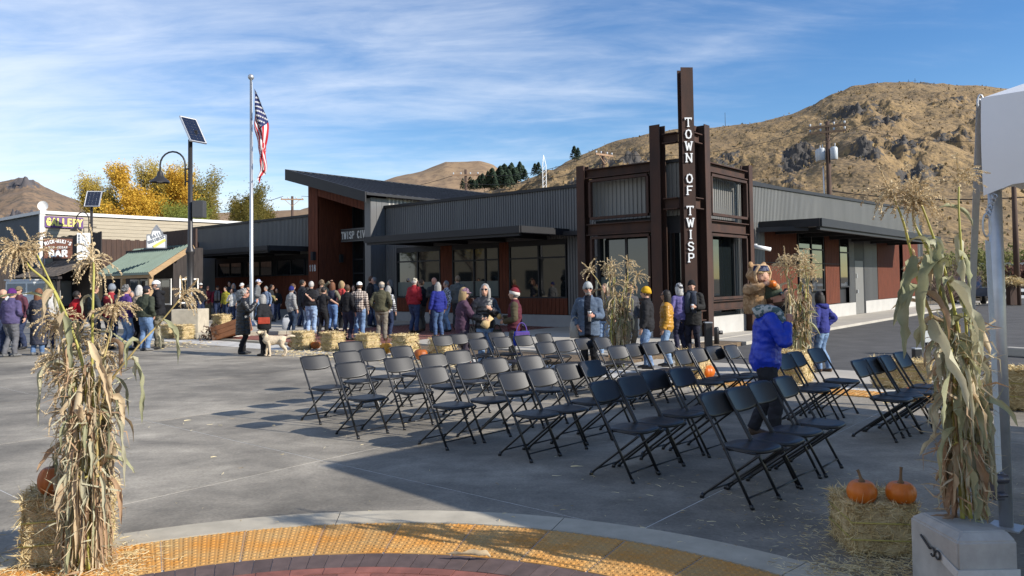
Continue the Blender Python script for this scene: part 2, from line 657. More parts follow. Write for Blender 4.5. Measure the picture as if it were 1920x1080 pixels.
# side streets
b = MB()
b.ub(-30, 8.85, 15.6, 90, -0.15, -0.03)

b.ub(-30, 30.1, -30, -8.1, -0.15, -0.03)
b.xf(RM).build('road', m_road, None, None, 'structure')
road_m2 = mat('old_paving', (0.135, 0.133, 0.128), 0.9, var=0.22, vs=.7, bump=.3, bs=40, detail=8)
b = MB()
b.ub(28.99, 75, -12, 13.34, -0.1, -0.002)
b.xf(RM).build('street', road_m2, None, None, 'structure')

# raised pavement along the civic building with its kerb; red paver field by the entrance
pv = obj('pavement', None)
tag(pv, None, None, None, 'structure')
b = MB()
b.ub(9.9, 17.4, 15.2, 23.8, -.1, .075)
b.ub(-14, 8.8, 13.4, 15.5, -.1, .012)
b.ub(8.86, 11.0, 20.5, 60, -.1, .06)
b.ub(24.2, 60, 13.9, 25.2, -.1, .10)
b.xf(RM).build('walkway', m_walk, pv)
b = MB()
for k in range(16):
    u0 = 8.95 + k * 1.6
    if 17.3 < u0 < 24.0:
        b.ub(u0, u0 + 1.59, 13.42, 13.6, -.1, .055)
b.ub(24.1, 60, 13.7, 13.89, -.1, .13)
b.xf(RM).build('kerb', m_band, pv, None, 'stuff')
# paver field (bricks past the first 300 are a single part)
bm_ = MB().bbox(-.098, .098, -.048, .048, -.03, 0, .004).mesh('paver', m_brickred)
cnt, rest = 0, MB()
for j in range(98):
    for i in range(34):
        uu = 17.45 + i * .2 + (j % 2) * .1
        vv = 13.65 + j * .1
        if uu > 24.1 or vv > 23.6:
            continue
        if cnt < 300:
            o = obj('brick', bm_, pv)
            o.location = uv(uu, vv, .075)
            o.rotation_euler = (0, 0, ROTB)
            cnt += 1
        else:
            c = uv(uu, vv, .075 + RNG.uniform(-.002, .002))
            du, dv = UU * .097, VV * .047
            rest.add([c - du - dv, c - du + dv, c + du + dv, c + du - dv], [(0, 1, 2, 3)])
rest.build('paver_field', m_brickred, pv, None, 'stuff')
b = MB()
b.ub(17.42, 24.2, 13.62, 23.8, -.1, .055)
b.xf(RM).build('paver_bed', m_joint, pv)
# rusty tactile strip set in the far edge of the plaza
tm = MB()
tm.bbox(-.30, .30, -.30, .30, -.02, .014, .004)
for i in range(8):
    for j in range(8):
        tm.tube([(-.26 + i * .074, -.26 + j * .074, .013), (-.26 + i * .074, -.26 + j * .074, .022)], [.02, .012], 6)
tmm = tm.mesh('tactile', m_tact)
for k in range(9):
    o = obj('tactile_panel', tmm, pv)
    o.location = uv(6.2 - k * .612, 12.55, .004)
    o.rotation_euler = (0, 0, ROTB)
# planting beds of bark and dry soil
m_mulch = mat('bark_mulch', (0.20, 0.145, 0.085), 0.95, col2=(0.10, 0.065, 0.04), vs=7, bump=1.0, bs=25, detail=9, bdist=.03)
b = MB()
b.ub(9.0, 17.3, 13.65, 15.15, -.1, .03)
b.ub(9.0, 10.0, 15.2, 24.0, -.1, .045)
b.xf(RM).build('planting_bed', m_mulch, None, None, 'structure')

# ---- the paved arc the photographer stands by
ACX, ACY = -1.0, 2.32
R_OUT, R_TACT, R_SOLD, R_RED = 3.83, 3.525, 2.875, 2.63
arc = obj('crossing_arc', None)
tag(arc, None, None, None, 'structure')


def ring_piece(name, r0, r1, a0, a1, z, m, parent, nseg=4, th=.05, gap=.003, extra=None):
    bb = MB()
    g0, g1 = gap / r0, gap / r1
    am = (a0 + a1) / 2
    vs, fs = [], []
    for k in range(nseg + 1):
        for r, g in ((r0 + gap, g0), (r1 - gap, g1)):
            a = a0 + g + (a1 - a0 - 2 * g) * k / nseg
            for h in (z - th, z):
                vs.append(Vector((ACX + r * sin(a), ACY + r * cos(a), h)))
    for k in range(nseg):
        i = k * 4
        fs += [(i + 1, i + 3, i + 7, i + 5), (i, i + 1, i + 5, i + 4), (i + 2, i + 6, i + 7, i + 3)]
    fs += [(0, 2, 3, 1), (nseg * 4, nseg * 4 + 1, nseg * 4 + 3, nseg * 4 + 2)]
    bb.add(vs, fs)
    if extra:
        extra(bb)
    return bb.build(name, m, parent, clean=True)


a = -pi * .62
while a < pi * .62:
    ring_piece('kerb_segment', R_TACT, R_OUT, a, a + radians(26.5), .016, m_band, arc, 12, gap=.004)
    a += radians(26.5)
TA = radians(9.15)
k0 = -11


def domes(a0, a1):
    def fn(bb):
        nr = 11
        for i in range(nr):
            r = R_SOLD + .035 + (R_TACT - R_SOLD - .07) * i / (nr - 1)
            nc = 9
            for j in range(nc):
                a = a0 + (a1 - a0) * (j + .5) / nc
                c = Vector((ACX + r * sin(a), ACY + r * cos(a), .012))
                vs = []
                for q in range(7):
                    d = Vector((cos(q * 2 * pi / 7), sin(q * 2 * pi / 7), 0))
                    vs += [c + d * .0165, c + d * .010 + Vector((0, 0, .0062))]
                fs = [(2 * q, 2 * ((q + 1) % 7), 2 * ((q + 1) % 7) + 1, 2 * q + 1) for q in range(7)] + [tuple(2 * q + 1 for q in range(7))]
                bb.add(vs, fs, 0, False)
                for q in range(2):
                    # small grip studs between the domes
                    rr = r + .028 * (1 if q else 0)
                    aa = a + (a1 - a0) / nc * .5
                    c2 = Vector((ACX + rr * sin(aa), ACY + rr * cos(aa), .012))
                    bb.add([c2 + Vector((-.006, -.006, 0)), c2 + Vector((.006, -.006, 0)), c2 + Vector((.006, .006, 0)), c2 + Vector((-.006, .006, 0)), c2 + Vector((0, 0, .005))],
                           [(0, 1, 4), (1, 2, 4), (2, 3, 4), (3, 0, 4)])
    return fn


for k in range(-9, 10):
    ring_piece('tactile_panel', R_SOLD, R_TACT, k * TA + .04, (k + 1) * TA + .04, .012, m_tact, arc, 5, gap=.009, extra=domes(k * TA + .04, (k + 1) * TA + .04))
TB = .112 / 2.7
for k in range(-36, 37):
    ring_piece('brick', R_RED, R_SOLD, k * TB, (k + 1) * TB, .012 + RNG.uniform(-.002, .002), m_brickdark, arc, 1, gap=.0025)
for row in range(3):
    r1 = R_RED - row * .102
    tb = .205 / (r1 - .05)
    for k in range(-18, 18):
        ring_piece('brick', r1 - .102, r1, (k + (row % 2) * .5) * tb, (k + 1 + (row % 2) * .5) * tb, .012 + RNG.uniform(-.002, .002), m_brickred, arc, 2, gap=.0025)
b = MB()
nn = 90
b.add([(ACX + 3.825 * sin(pi * 2 * i / nn), ACY + 3.825 * cos(pi * 2 * i / nn), 0.0052) for i in range(nn)], [list(range(nn))[::-1]])
b.build('grout_bed', m_joint, arc)
b = MB()
b.add([(ACX + 2.32 * sin(pi * 2 * i / nn), ACY + 2.32 * cos(pi * 2 * i / nn), 0.0112) for i in range(nn)], [list(range(nn))[::-1]])
b.build('paved_centre', m_brickred, arc)


# ================================================================ HILLS
def vc_rock(m, lo=.42, hi=.58, rock=(0.062, 0.055, 0.048), speck=1.0, brush=(0.105, 0.075, 0.036)):
    """rock colour where the mesh carries rock, sage brush speckle elsewhere"""
    nt = m.node_tree
    N, L = nt.nodes, nt.links
    b = N['Principled BSDF']
    s0 = b.inputs['Base Color'].links[0].from_socket
    geo = N.new('ShaderNodeNewGeometry')
    n1 = N.new('ShaderNodeTexNoise')
    n1.inputs['Scale'].default_value = .30 * speck
    n1.inputs['Detail'].default_value = 9
    n1.inputs['Roughness'].default_value = .72
    L.new(geo.outputs['Position'], n1.inputs['Vector'])
    r1 = N.new('ShaderNodeMapRange')
    r1.inputs['From Min'].default_value = .47
    r1.inputs['From Max'].default_value = .60
    L.new(n1.outputs[0], r1.inputs[0])
    m1 = N.new('ShaderNodeMix'); m1.data_type = 'RGBA'
    L.new(r1.outputs[0], m1.inputs['Factor'])
    L.new(s0, m1.inputs['A'])
    m1.inputs['B'].default_value = (*brush, 1)
    at_ = N.new('ShaderNodeAttribute')
    at_.attribute_name = 'rock'
    n2 = N.new('ShaderNodeTexNoise')
    n2.inputs['Scale'].default_value = .3 * speck
    n2.inputs['Detail'].default_value = 8
    L.new(geo.outputs['Position'], n2.inputs['Vector'])
    ad = N.new('ShaderNodeMath'); ad.operation = 'ADD'
    L.new(at_.outputs['Fac'], ad.inputs[0])
    mu = N.new('ShaderNodeMath'); mu.operation = 'MULTIPLY_ADD'
    mu.inputs[1].default_value = 1.5; mu.inputs[2].default_value = -.78
    L.new(n2.outputs[0], mu.inputs[0])
    L.new(mu.outputs[0], ad.inputs[1])
    r2 = N.new('ShaderNodeMapRange')
    r2.inputs['From Min'].default_value = lo
    r2.inputs['From Max'].default_value = hi
    L.new(ad.outputs[0], r2.inputs[0])
    m2 = N.new('ShaderNodeMix'); m2.data_type = 'RGBA'
    L.new(r2.outputs[0], m2.inputs['Factor'])
    L.new(m1.outputs['Result'], m2.inputs['A'])
    rk = N.new('ShaderNodeMix'); rk.data_type = 'RGBA'
    rk.inputs['A'].default_value = (*[x * .6 for x in rock], 1)
    rk.inputs['B'].default_value = (*[x * 1.6 for x in rock], 1)
    L.new(n2.outputs[0], rk.inputs['Factor'])
    L.new(rk.outputs['Result'], m2.inputs['B'])
    L.new(m2.outputs['Result'], b.inputs['Base Color'])
    return m


def hill(name, sil, D0, D1, base_z, m, ncol, nrow, amp, rockamp, rock_spots, seed, prof=1.25, back=0.35, ns=.02):
    """terrain whose crest follows the skyline: sil = (pixel x, pixel y) of the crest, D0..D1 = metres to the foot and to the crest"""
    sil = sorted(sil)
    b = MB()
    rk = []
    xs = [sil[0][0] + (sil[-1][0] - sil[0][0]) * i / (ncol - 1) for i in range(ncol)]
    grid = []
    nb = int(nrow * back)
    for x in xs:
        for (xa, ya), (xb, yb) in zip(sil[:-1], sil[1:]):
            if xa <= x <= xb:
                t = (x - xa) / max(1e-6, xb - xa)
                y = ya + (yb - ya) * t
                break
        az = (x - CX) / F
        crest = atd(x, y, D1)
        for j in range(nrow + nb):
            t = j / (nrow - 1)
            D = D0 + (D1 - D0) * t
            X = crest.x / D1 * D
            if t <= 1:
                h = base_z + (crest.z - base_z) * (t ** prof)
            else:
                h = crest.z - (crest.z - base_z) * ((t - 1) * 1.1) ** 1.5
            q = Vector((X, D, seed * 37.0)) * ns
            w = min(1, t * 3) * max(.25, min(1, (1.02 - t) * 5 + .25))
            nz = noise.fractal(q * .8, 1.0, 2.0, 5) * amp * w
            r = 0.0
            for (rx, rt, sx, st, st_) in rock_spots:
                d2 = ((x - rx) / sx) ** 2 + ((t - rt) / st) ** 2
                if d2 < 4:
                    r = max(r, st_ * math.exp(-d2 * 1.1))
            rn = noise.fractal(Vector((X * .012, D * .012, seed * 11 + h * .02)), 1, 2, 4)
            r = max(0, min(1, r + rn * .55 * (.35 + r)))
            rug = abs(noise.fractal(Vector((X * .075, D * .05, h * .09 + seed)), .7, 2.2, 6))
            rz = r * (rug * 2.6 - .3) * rockamp * w
            b.v.append(Vector((X, D, h + nz + rz)))
            rk.append(r)
    R = nrow + nb
    for i in range(ncol - 1):
        for j in range(R - 1):
            b.f.append([i * R + j, (i + 1) * R + j, (i + 1) * R + j + 1, i * R + j + 1])
            b.m.append(0)
            b.s.append(True)
    o = b.build(name, m, None, None, 'structure')
    at_ = o.data.attributes.new('rock', 'FLOAT', 'POINT')
    at_.data.foreach_set('value', rk)
    return o


m_hill = vc_rock(mat('dry_grass_hill', (0.33, 0.22, 0.097), .95, col2=(0.19, 0.127, 0.063), vs=.03, detail=9, bump=.9, bs=.5, bdist=1.2), brush=(0.14, 0.097, 0.05))
HILL = hill('hill', [(880, 372), (935, 352), (975, 345), (1030, 318), (1060, 302), (1130, 272), (1180, 258), (1225, 250), (1280, 243), (1330, 237), (1400, 231), (1435, 226), (1470, 216), (1500, 205), (1530, 192), (1560, 176), (1600, 164), (1640, 157), (1700, 155), (1760, 156), (1830, 160), (1900, 172), (1990, 215), (2100, 300), (2250, 380), (2450, 440)],
     150, 520, -1, m_hill, 560, 230, 7, 4.2,
     [(1185, .62, 70, .10, .95), (1240, .50, 40, .08, .5), (1360, .60, 42, .09, .9), (1490, .52, 36, .13, 1.0), (1600, .70, 70, .07, .95), (1660, .62, 50, .06, .8), (1575, .985, 70, .035, .9), (1690, .93, 40, .05, .45), (1790, .78, 60, .06, .6), (1700, .45, 60, .06, .7), (1620, .42, 40, .07, .75),
      (1780, .52, 60, .07, .5), (1540, .60, 20, .05, .7), (1090, .6, 40, .06, .5), (1130, .72, 40, .06, .6), (1720, .32, 60, .05, .7), (1480, .34, 30, .05, .6), (1730, .99, 40, .02, .6), (1850, .66, 40, .08, .6), (1900, .4, 50, .06, .6), (1020, .8, 40, .1, .4)], 3, prof=1.12, ns=.03)
# sagebrush and bunch grass dotted over the slope
m_sage = mat('sagebrush', (.17, .14, .075), .95, var=.35, vs=.05)
m_bunch = mat('bunch_grass', (.29, .20, .09), .95, var=.3, vs=.05)
rg = random.Random(44)
b = MB()
hv_ = HILL.data.vertices
for k in range(7500):
    c = hv_[rg.randrange(len(hv_))].co + Vector((rg.gauss(0, 1.5), rg.gauss(0, 1.5), .2))
    s = rg.uniform(.18, .55) * (1.9 if rg.random() < .05 else 1)
    mi = 0 if rg.random() < .34 else 1
    for q in range(3):
        a = rg.uniform(0, 6.28)
        e = Vector((cos(a), sin(a), 0)) * s
        t_ = Vector((rg.gauss(0, .25) * s, rg.gauss(0, .25) * s, s * rg.uniform(.8, 1.3)))
        b.add([c - e + Vector((0, 0, -.4)), c + e + Vector((0, 0, -.4)), c + e * rg.uniform(.1, .9) + t_ * .7, c + t_, c - e * rg.uniform(.3, 1) + t_ * .6], [(0, 1, 2, 3, 4)], mi)
b.build('sagebrush', [m_sage, m_bunch], None, None, 'stuff')
m_far = vc_rock(mat('far_hill_grass', (0.335, 0.225, 0.125), .95, col2=(0.235, 0.155, 0.09), vs=.004, detail=8), speck=.2, brush=(0.19, 0.125, 0.075))
hill('far_hill', [(480, 412), (560, 396), (640, 372), (700, 345), (745, 330), (790, 318), (820, 306), (835, 301), (860, 303), (900, 304), (925, 311), (950, 330), (990, 348), (1060, 370), (1150, 420)], 900, 1700, -5, m_far, 150, 60, 22, 14,
     [(805, .7, 12, .05, .7)], 5, ns=.006)
hill('low_hill', [(180, 400), (300, 400), (420, 398), (490, 395), (540, 393), (590, 392), (650, 400), (760, 430)], 600, 1100, -5, m_far, 60, 30, 6, 4, [], 6, ns=.006)
m_left = vc_rock(mat('left_hill_grass', (0.26, 0.17, 0.10), .95, col2=(0.17, 0.115, 0.075), vs=.006, detail=8), speck=.35, brush=(0.10, 0.078, 0.055), rock=(.085, .075, .075))
hill('rocky_hill', [(-420, 440), (-250, 400), (-120, 372), (-60, 352), (-10, 345), (20, 337), (45, 334), (62, 338), (80, 348), (110, 362), (140, 374), (165, 384), (200, 393), (260, 402), (340, 415)], 380, 950, -4, m_left, 220, 100, 14, 7,
     [(45, .93, 30, .08, 1.0), (20, .55, 70, .16, .75), (90, .5, 60, .2, .7), (-60, .6, 80, .2, .8), (150, .4, 50, .15, .6)], 8, ns=.009)
# ================================================================ THE CIVIC BUILDING
m_metal = mat('charcoal_ribbed_steel', (0.118, 0.117, 0.116), 0.42, var=.16, vs=1.6, stretch=(1, 1, .12), spec=.5, bump=.05, bs=4)
m_lightmetal = mat('grey_ribbed_steel', (0.185, 0.18, 0.165), 0.45, var=.12, vs=1.6, stretch=(1, 1, .15), spec=.5)
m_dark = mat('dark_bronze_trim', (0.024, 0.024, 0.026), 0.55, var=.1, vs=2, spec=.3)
m_roof = mat('standing_seam_roof', (0.035, 0.037, 0.045), 0.38, var=.12, vs=1.2, spec=.5)
m_wood = mat('stained_cedar', (0.150, 0.046, 0.024), 0.75, spec=.15, col2=(0.078, 0.026, 0.016), vs=3, stretch=(6, 6, .6), bump=.25, bs=9, bdist=.006)
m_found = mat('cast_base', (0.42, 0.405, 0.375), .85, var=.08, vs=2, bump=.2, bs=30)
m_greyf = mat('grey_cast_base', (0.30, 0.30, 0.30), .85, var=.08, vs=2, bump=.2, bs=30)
m_glass = mat('window_glass', (0.008, 0.011, 0.012), 0.03, spec=1.0)
m_glass.node_tree.nodes['Principled BSDF'].inputs['IOR'].default_value = 1.5
m_frost = mat('frosted_film', (0.085, 0.11, 0.105), .25, spec=.6)
m_door = mat('grey_steel_door', (0.16, 0.155, 0.145), .5, var=.05, vs=3)
m_white = mat('white_letter', (0.82, 0.82, 0.80), .5)
m_rust = mat('weathering_steel', (0.064, 0.027, 0.016), .72, col2=(0.024, 0.014, 0.011), vs=2.2, stretch=(1, 1, .35), bump=.4, bs=50, detail=9, bdist=.003, spec=.35)
m_ledoff = mat('lamp_diffuser', (0.45, 0.45, 0.45), .4)
m_galv = mat('galvanised_steel', (0.48, 0.49, 0.50), .42, metal=.7, var=.1, vs=6)

CB = thing('civic_building', 'low charcoal ribbed-steel civic building with cedar panels and a tilted entrance roof', 'building', uv(10.6, 20.6), ROTB)
CU, CV = 10.6, 20.6


def L3(u, v, z):
    return Vector((CU - u, v - CV, z))


def cb(name, fn, m, kind=None, parent=None, root=None, label=None, clean=False):
    b = MB()
    fn(b)
    return b.build(name, m, parent or root or CB, label, kind, clean)


def lb(b, u0, u1, v0, v1, z0, z1, mat=0):
    return b.box(CU - u1, CU - u0, v0 - CV, v1 - CV, z0, z1, mat)


def ribbed(b, u0, v0, u1, v1, z0, z1, pitch=.125, depth=.032, z0b=None, z1b=None, n=(0, 0)):
    """trapezoid rib sheet between two plan points; n = outward normal in u,v"""
    L = hypot(u1 - u0, v1 - v0)
    k = max(1, int(L / pitch))
    prof = []
    for i in range(k):
        for t, d in ((0, 0), (.38, 0), (.5, 1), (.88, 1)):
            prof.append(((i + t) / k, d * depth))
    prof.append((1, 0))
    z0b = z0 if z0b is None else z0b
    z1b = z1 if z1b is None else z1b
    vs = []
    for t, d in prof:
        p = (u0 + (u1 - u0) * t + n[0] * d, v0 + (v1 - v0) * t + n[1] * d)
        vs.append(L3(p[0], p[1], z0 + (z0b - z0) * t))
        vs.append(L3(p[0], p[1], z1 + (z1b - z1) * t))
    b.add(vs, [(2 * i, 2 * i + 2, 2 * i + 3, 2 * i + 1) for i in range(len(prof) - 1)])


def boards(b, u0, v0, u1, v1, z0, z1, w=.19, n=(0, 0), th=.03, gap=.012):
    L = hypot(u1 - u0, v1 - v0)
    k = max(1, int(round(L / w)))
    du, dv = (u1 - u0) / L, (v1 - v0) / L
    for i in range(k):
        s0, s1 = i * L / k + gap / 2, (i + 1) * L / k - gap / 2
        q = [(u0 + du * s + n[0] * t, v0 + dv * s + n[1] * t) for s, t in ((s0, 0), (s1, 0), (s1, th), (s0, th))]
        vs = [L3(a, c, z0) for a, c in q] + [L3(a, c, z1) for a, c in q]
        b.add(vs, [(0, 1, 2, 3), (4, 7, 6, 5), (0, 4, 5, 1), (1, 5, 6, 2), (2, 6, 7, 3), (3, 7, 4, 0)])


F1 = 23.83      # plane of the long front
# ---- core volumes, kept behind the cladding
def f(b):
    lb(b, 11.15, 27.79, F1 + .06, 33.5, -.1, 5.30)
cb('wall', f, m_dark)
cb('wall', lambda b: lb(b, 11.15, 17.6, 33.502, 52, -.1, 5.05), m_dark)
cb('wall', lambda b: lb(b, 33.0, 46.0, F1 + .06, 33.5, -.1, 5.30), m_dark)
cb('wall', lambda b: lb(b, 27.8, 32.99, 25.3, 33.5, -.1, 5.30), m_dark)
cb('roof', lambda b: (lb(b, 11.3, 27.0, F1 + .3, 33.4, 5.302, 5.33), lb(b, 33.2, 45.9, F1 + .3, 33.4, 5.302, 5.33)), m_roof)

# ---- long front, right of the entrance
cb('ribbed_parapet', lambda b: ribbed(b, 27.75, F1, 14.3, F1, 3.42, 5.32, n=(0, -1)), m_metal)
cb('ribbed_pier', lambda b: ribbed(b, 17.30, F1, 14.3, F1, .52, 3.42, n=(0, -1)), m_metal)
cb('ribbed_pier', lambda b: ribbed(b, 27.75, F1, 27.0, F1, .1, 3.42, n=(0, -1)), m_metal)
cb('parapet_cap', lambda b: lb(b, 14.3, 27.8, F1 - .09, F1 + .3, 5.32, 5.44), m_dark)
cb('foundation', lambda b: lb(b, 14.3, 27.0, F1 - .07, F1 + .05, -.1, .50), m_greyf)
cb('wood_siding', lambda b: (boards(b, 27.0, F1, 17.32, F1, .52, 1.16, n=(0, -1)), boards(b, 24.12, F1, 23.42, F1, 1.17, 3.4, n=(0, -1)), boards(b, 20.72, F1, 20.22, F1, 1.17, 3.4, n=(0, -1))), m_wood, 'stuff')
cb('window_header', lambda b: boards(b, 27.0, F1 + .01, 17.32, F1 + .01, 3.24, 3.41, w=2, n=(0, -1)), m_dark)


def window(u0, u1, z0, z1, mull, trans, film=None, v=F1, parent=CB):
    fr = MB()
    lb(fr, u0 - .05, u1 + .05, v - .035, v + .05, z0 - .06, z0)
    lb(fr, u0 - .05, u1 + .05, v - .035, v + .05, z1, z1 + .05)
    lb(fr, u0 - .05, u0, v - .034, v + .05, z0, z1)
    lb(fr, u1, u1 + .05, v - .034, v + .05, z0, z1)
    for mu in mull:
        lb(fr, mu - .035, mu + .035, v - .03, v + .045, z0, z1)
    ms = [u0] + sorted(mull) + [u1]
    for t in trans:
        for a, b_ in zip(ms[:-1], ms[1:]):
            ea = .035 if a != u0 else 0
            eb = .035 if b_ != u1 else 0
            lb(fr, a + ea, b_ - eb, v - .028, v + .045, t - .03, t + .03)
    w = fr.build('window', m_dark, parent)
    for a, b_ in zip(ms[:-1], ms[1:]):
        p = MB()
        lb(p, a, b_, v + .012, v + .03, z0, z1)
        p.build('pane', m_glass, w)
    if film:
        p = MB()
        lb(p, u0 + .02, u1 - .02, v + .004, v + .010, z0 + .02, film)
        p.build('frosted_film', m_frost, w)
    return w


window(24.2, 26.95, 1.2, 3.2, [25.6], [2.78], 1.85)
window(20.8, 23.35, 1.2, 3.2, [22.15, 21.5], [2.72], 1.85)
window(17.4, 20.15, 1.2, 3.2, [18.7], [2.72])


def canopy(name, u0, u1, v0, v1, z0, z1, th, nbeam, axis='v'):
    """flat steel canopy: deck, stepped fascia, ribs under it, light bars"""
    b = MB()
    lb(b, u0, u1, v0, v1, z0 + th * .45, z1)
    deck = b.build('canopy', m_dark, CB)
    b = MB()
    if axis == 'v':
        lb(b, u0 - .02, u1 + .02, v0 - .07, v0 - .003, z0 + th * .30, z1 + .03)
        lb(b, u0 + .05, u1 - .05, v0 + .02, v0 + .14, z0, z0 + th * .44)
        lb(b, u0 - .06, u0 - .003, v0, v1, z0 + th * .3, z1 + .03)
        lb(b, u1 + .003, u1 + .06, v0, v1, z0 + th * .3, z1 + .03)
    else:
        lb(b, u0 - .07, u0 - .003, v0 - .02, v1 + .02, z0 + th * .30, z1 + .03)
        lb(b, u0 + .02, u0 + .14, v0 + .05, v1 - .05, z0, z0 + th * .44)
        lb(b, u0, u1, v0 - .06, v0 - .003, z0 + th * .3, z1 + .03)
    b.build('fascia', m_dark, deck)
    for k in range(nbeam):
        t = (k + .5) / nbeam
        b = MB()
        if axis == 'v':
            uu = u0 + (u1 - u0) * t
            lb(b, uu - .05, uu + .05, v0 + .15, v1, z0 + th * .0, z0 + th * .44)
        else:
            vv = v0 + (v1 - v0) * t
            lb(b, u0 + .15, u1, vv - .05, vv + .05, z0 + th * .0, z0 + th * .44)
        b.build('beam', m_dark, deck)
        if k < nbeam - 1:
            b = MB()
            t2 = (k + 1) / nbeam
            if axis == 'v':
                uu = u0 + (u1 - u0) * t2
                lb(b, uu - .55, uu + .55, v0 + .7, v0 + .78, z0 + th * .34, z0 + th * .44)
            else:
                vv = v0 + (v1 - v0) * t2
                lb(b, u0 + .7, u0 + .78, vv - .55, vv + .55, z0 + th * .34, z0 + th * .44)
            b.build('light_bar', m_ledoff, deck)
    return deck


canopy('c', 17.25, 25.7, 20.95, F1, 3.42, 3.74, .34, 4)
cb('canopy_bracket', lambda b: lb(b, 16.2, 17.18, F1 - .45, F1 - .05, 3.50, 3.66), m_dark)

# ---- left wing
cb('ribbed_parapet', lambda b: ribbed(b, 46.0, F1, 32.95, F1, 3.4, 5.32, n=(0, -1)), m_metal)
cb('ribbed_pier', lambda b: ribbed(b, 46.0, F1, 43.2, F1, .1, 3.4, n=(0, -1)), m_metal)
cb('parapet_cap', lambda b: lb(b, 32.95, 46.05, F1 - .09, F1 + .3, 5.32, 5.44), m_dark)
cb('wood_siding', lambda b: boards(b, 43.15, F1, 33.6, F1, .52, 2.28, w=.24, n=(0, -1)), m_wood, 'stuff')
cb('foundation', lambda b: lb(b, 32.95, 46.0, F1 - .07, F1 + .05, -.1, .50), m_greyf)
window(40.3, 42.8, 2.36, 3.1, [41.5], [])
window(37.2, 39.7, 2.36, 3.1, [38.4], [])
window(34.2, 36.7, 2.36, 3.1, [35.4], [])
canopy('c', 33.4, 43.0, 21.2, F1, 3.40, 3.72, .34, 4)
cb('rain_pipe', lambda b: b.tube([L3(33.2, F1 - .1, .3), L3(33.2, F1 - .1, 3.4)], .06, 8), m_dark)

# ---- entrance: two walls carry a roof that falls to the right
EL, ER, EV = 32.62, 27.8, 23.0


def roofz(u):
    return 5.82 + (u - 27.05) * .266


def f(b):
    q = [(33.6, 22.4), (27.45, 22.4), (27.45, 40), (33.6, 40)]
    vs = [L3(a, c, roofz(a)) for a, c in q] + [L3(a, c, roofz(a) - .10) for a, c in q]
    b.add(vs, [(0, 1, 2, 3), (7, 6, 5, 4), (0, 4, 5, 1), (1, 5, 6, 2), (2, 6, 7, 3), (3, 7, 4, 0)])
ro = cb('entrance_roof', f, m_roof)


def f(b):
    for k in range(39):
        v = 22.5 + k * .46
        b.bar(L3(33.55, v, roofz(33.55) + .022), L3(27.5, v, roofz(27.5) + .022), .03, .045)
cb('standing_seam', f, m_roof, 'stuff', ro)


def f(b):
    for (v, h0, h1) in ((22.33, -.42, .05),):
        vs = []
        for (a, e) in ((33.66, .50), (27.4, .42)):
            for vv in (v, v + .065):
                vs += [L3(a, vv, roofz(a) - e), L3(a, vv, roofz(a) + .05)]
        b.add(vs, [(0, 1, 5, 4), (2, 6, 7, 3), (1, 3, 7, 5), (0, 4, 6, 2), (0, 2, 3, 1), (4, 5, 7, 6)])
    vs = []
    for (a, c) in ((33.67, 22.4), (33.67, 40), (33.61, 22.4), (33.61, 40)):
        vs += [L3(a, c, roofz(a) - .46), L3(a, c, roofz(a) + .05)]
    b.add(vs, [(0, 1, 3, 2), (4, 6, 7, 5), (1, 5, 7, 3), (0, 2, 6, 4)])
    vs = []
    for (a, c) in ((27.38, 22.4), (27.38, 40), (27.44, 22.4), (27.44, 40)):
        vs += [L3(a, c, roofz(a) - .09), L3(a, c, roofz(a) + .03)]
    b.add(vs, [(0, 2, 3, 1), (4, 5, 7, 6), (1, 3, 7, 5), (0, 4, 6, 2)])
cb('fascia', f, m_dark, None, ro)
# cedar wing wall on the left, header and inner lining
cb('wood_siding', lambda b: (boards(b, EL, EV, EL - .78, EV, .08, 6.72, w=.26, n=(0, -1)),
                             boards(b, EL, 25.1, EL, EV, .08, 7.0, w=.26, n=(1, 0)),
                             boards(b, EL - .80, EV + .02, EL - .80, 25.1, .08, 6.6, w=.42, n=(-1, 0))), m_wood, 'stuff')


def f(b):
    k = 14
    for i in range(k):
        a0 = EL - .8 - (EL - .8 - ER - .45) * i / k - .008
        a1 = EL - .8 - (EL - .8 - ER - .45) * (i + 1) / k + .008
        vs = []
        for a in (a0, a1):
            for v in (EV - .03, EV + .03):
                vs += [L3(a, v, roofz(a) - .92), L3(a, v, roofz(a) - .17)]
        b.add(vs, [(0, 1, 5, 4), (2, 6, 7, 3), (1, 3, 7, 5), (0, 4, 6, 2), (0, 2, 3, 1), (4, 5, 7, 6)])
cb('wood_header', f, m_wood, 'stuff')
# right post of smooth dark panels and the ribbed side wall behind it
cb('panel_post', lambda b: (lb(b, ER, ER + .42, EV - .04, EV + .16, .08, 5.75), lb(b, ER - .012, ER + .0, EV - .02, EV + .30, .08, 5.78), lb(b, ER - .012, ER, EV + .315, EV + .62, .08, 5.78), lb(b, ER - .012, ER, EV + .635, EV + .93, .08, 5.78)), m_metal)
cb('entrance_side_wall', lambda b: (lb(b, ER + .004, ER + .3, EV + .16, 25.1, .08, 5.76), lb(b, ER + .3, ER + .31, 25.12, 40, 5.3, 5.88), lb(b, EL - .31, EL - .3, 25.12, 40, 5.3, 6.9)), m_metal)
cb('clerestory_wall', lambda b: ribbed(b, ER + .05, EV + .95, ER + .05, 40, 5.30, 5.90, pitch=.24, depth=.05, n=(-1, 0)), mat('pale_ribbed_steel', (.42, .40, .36), .45))
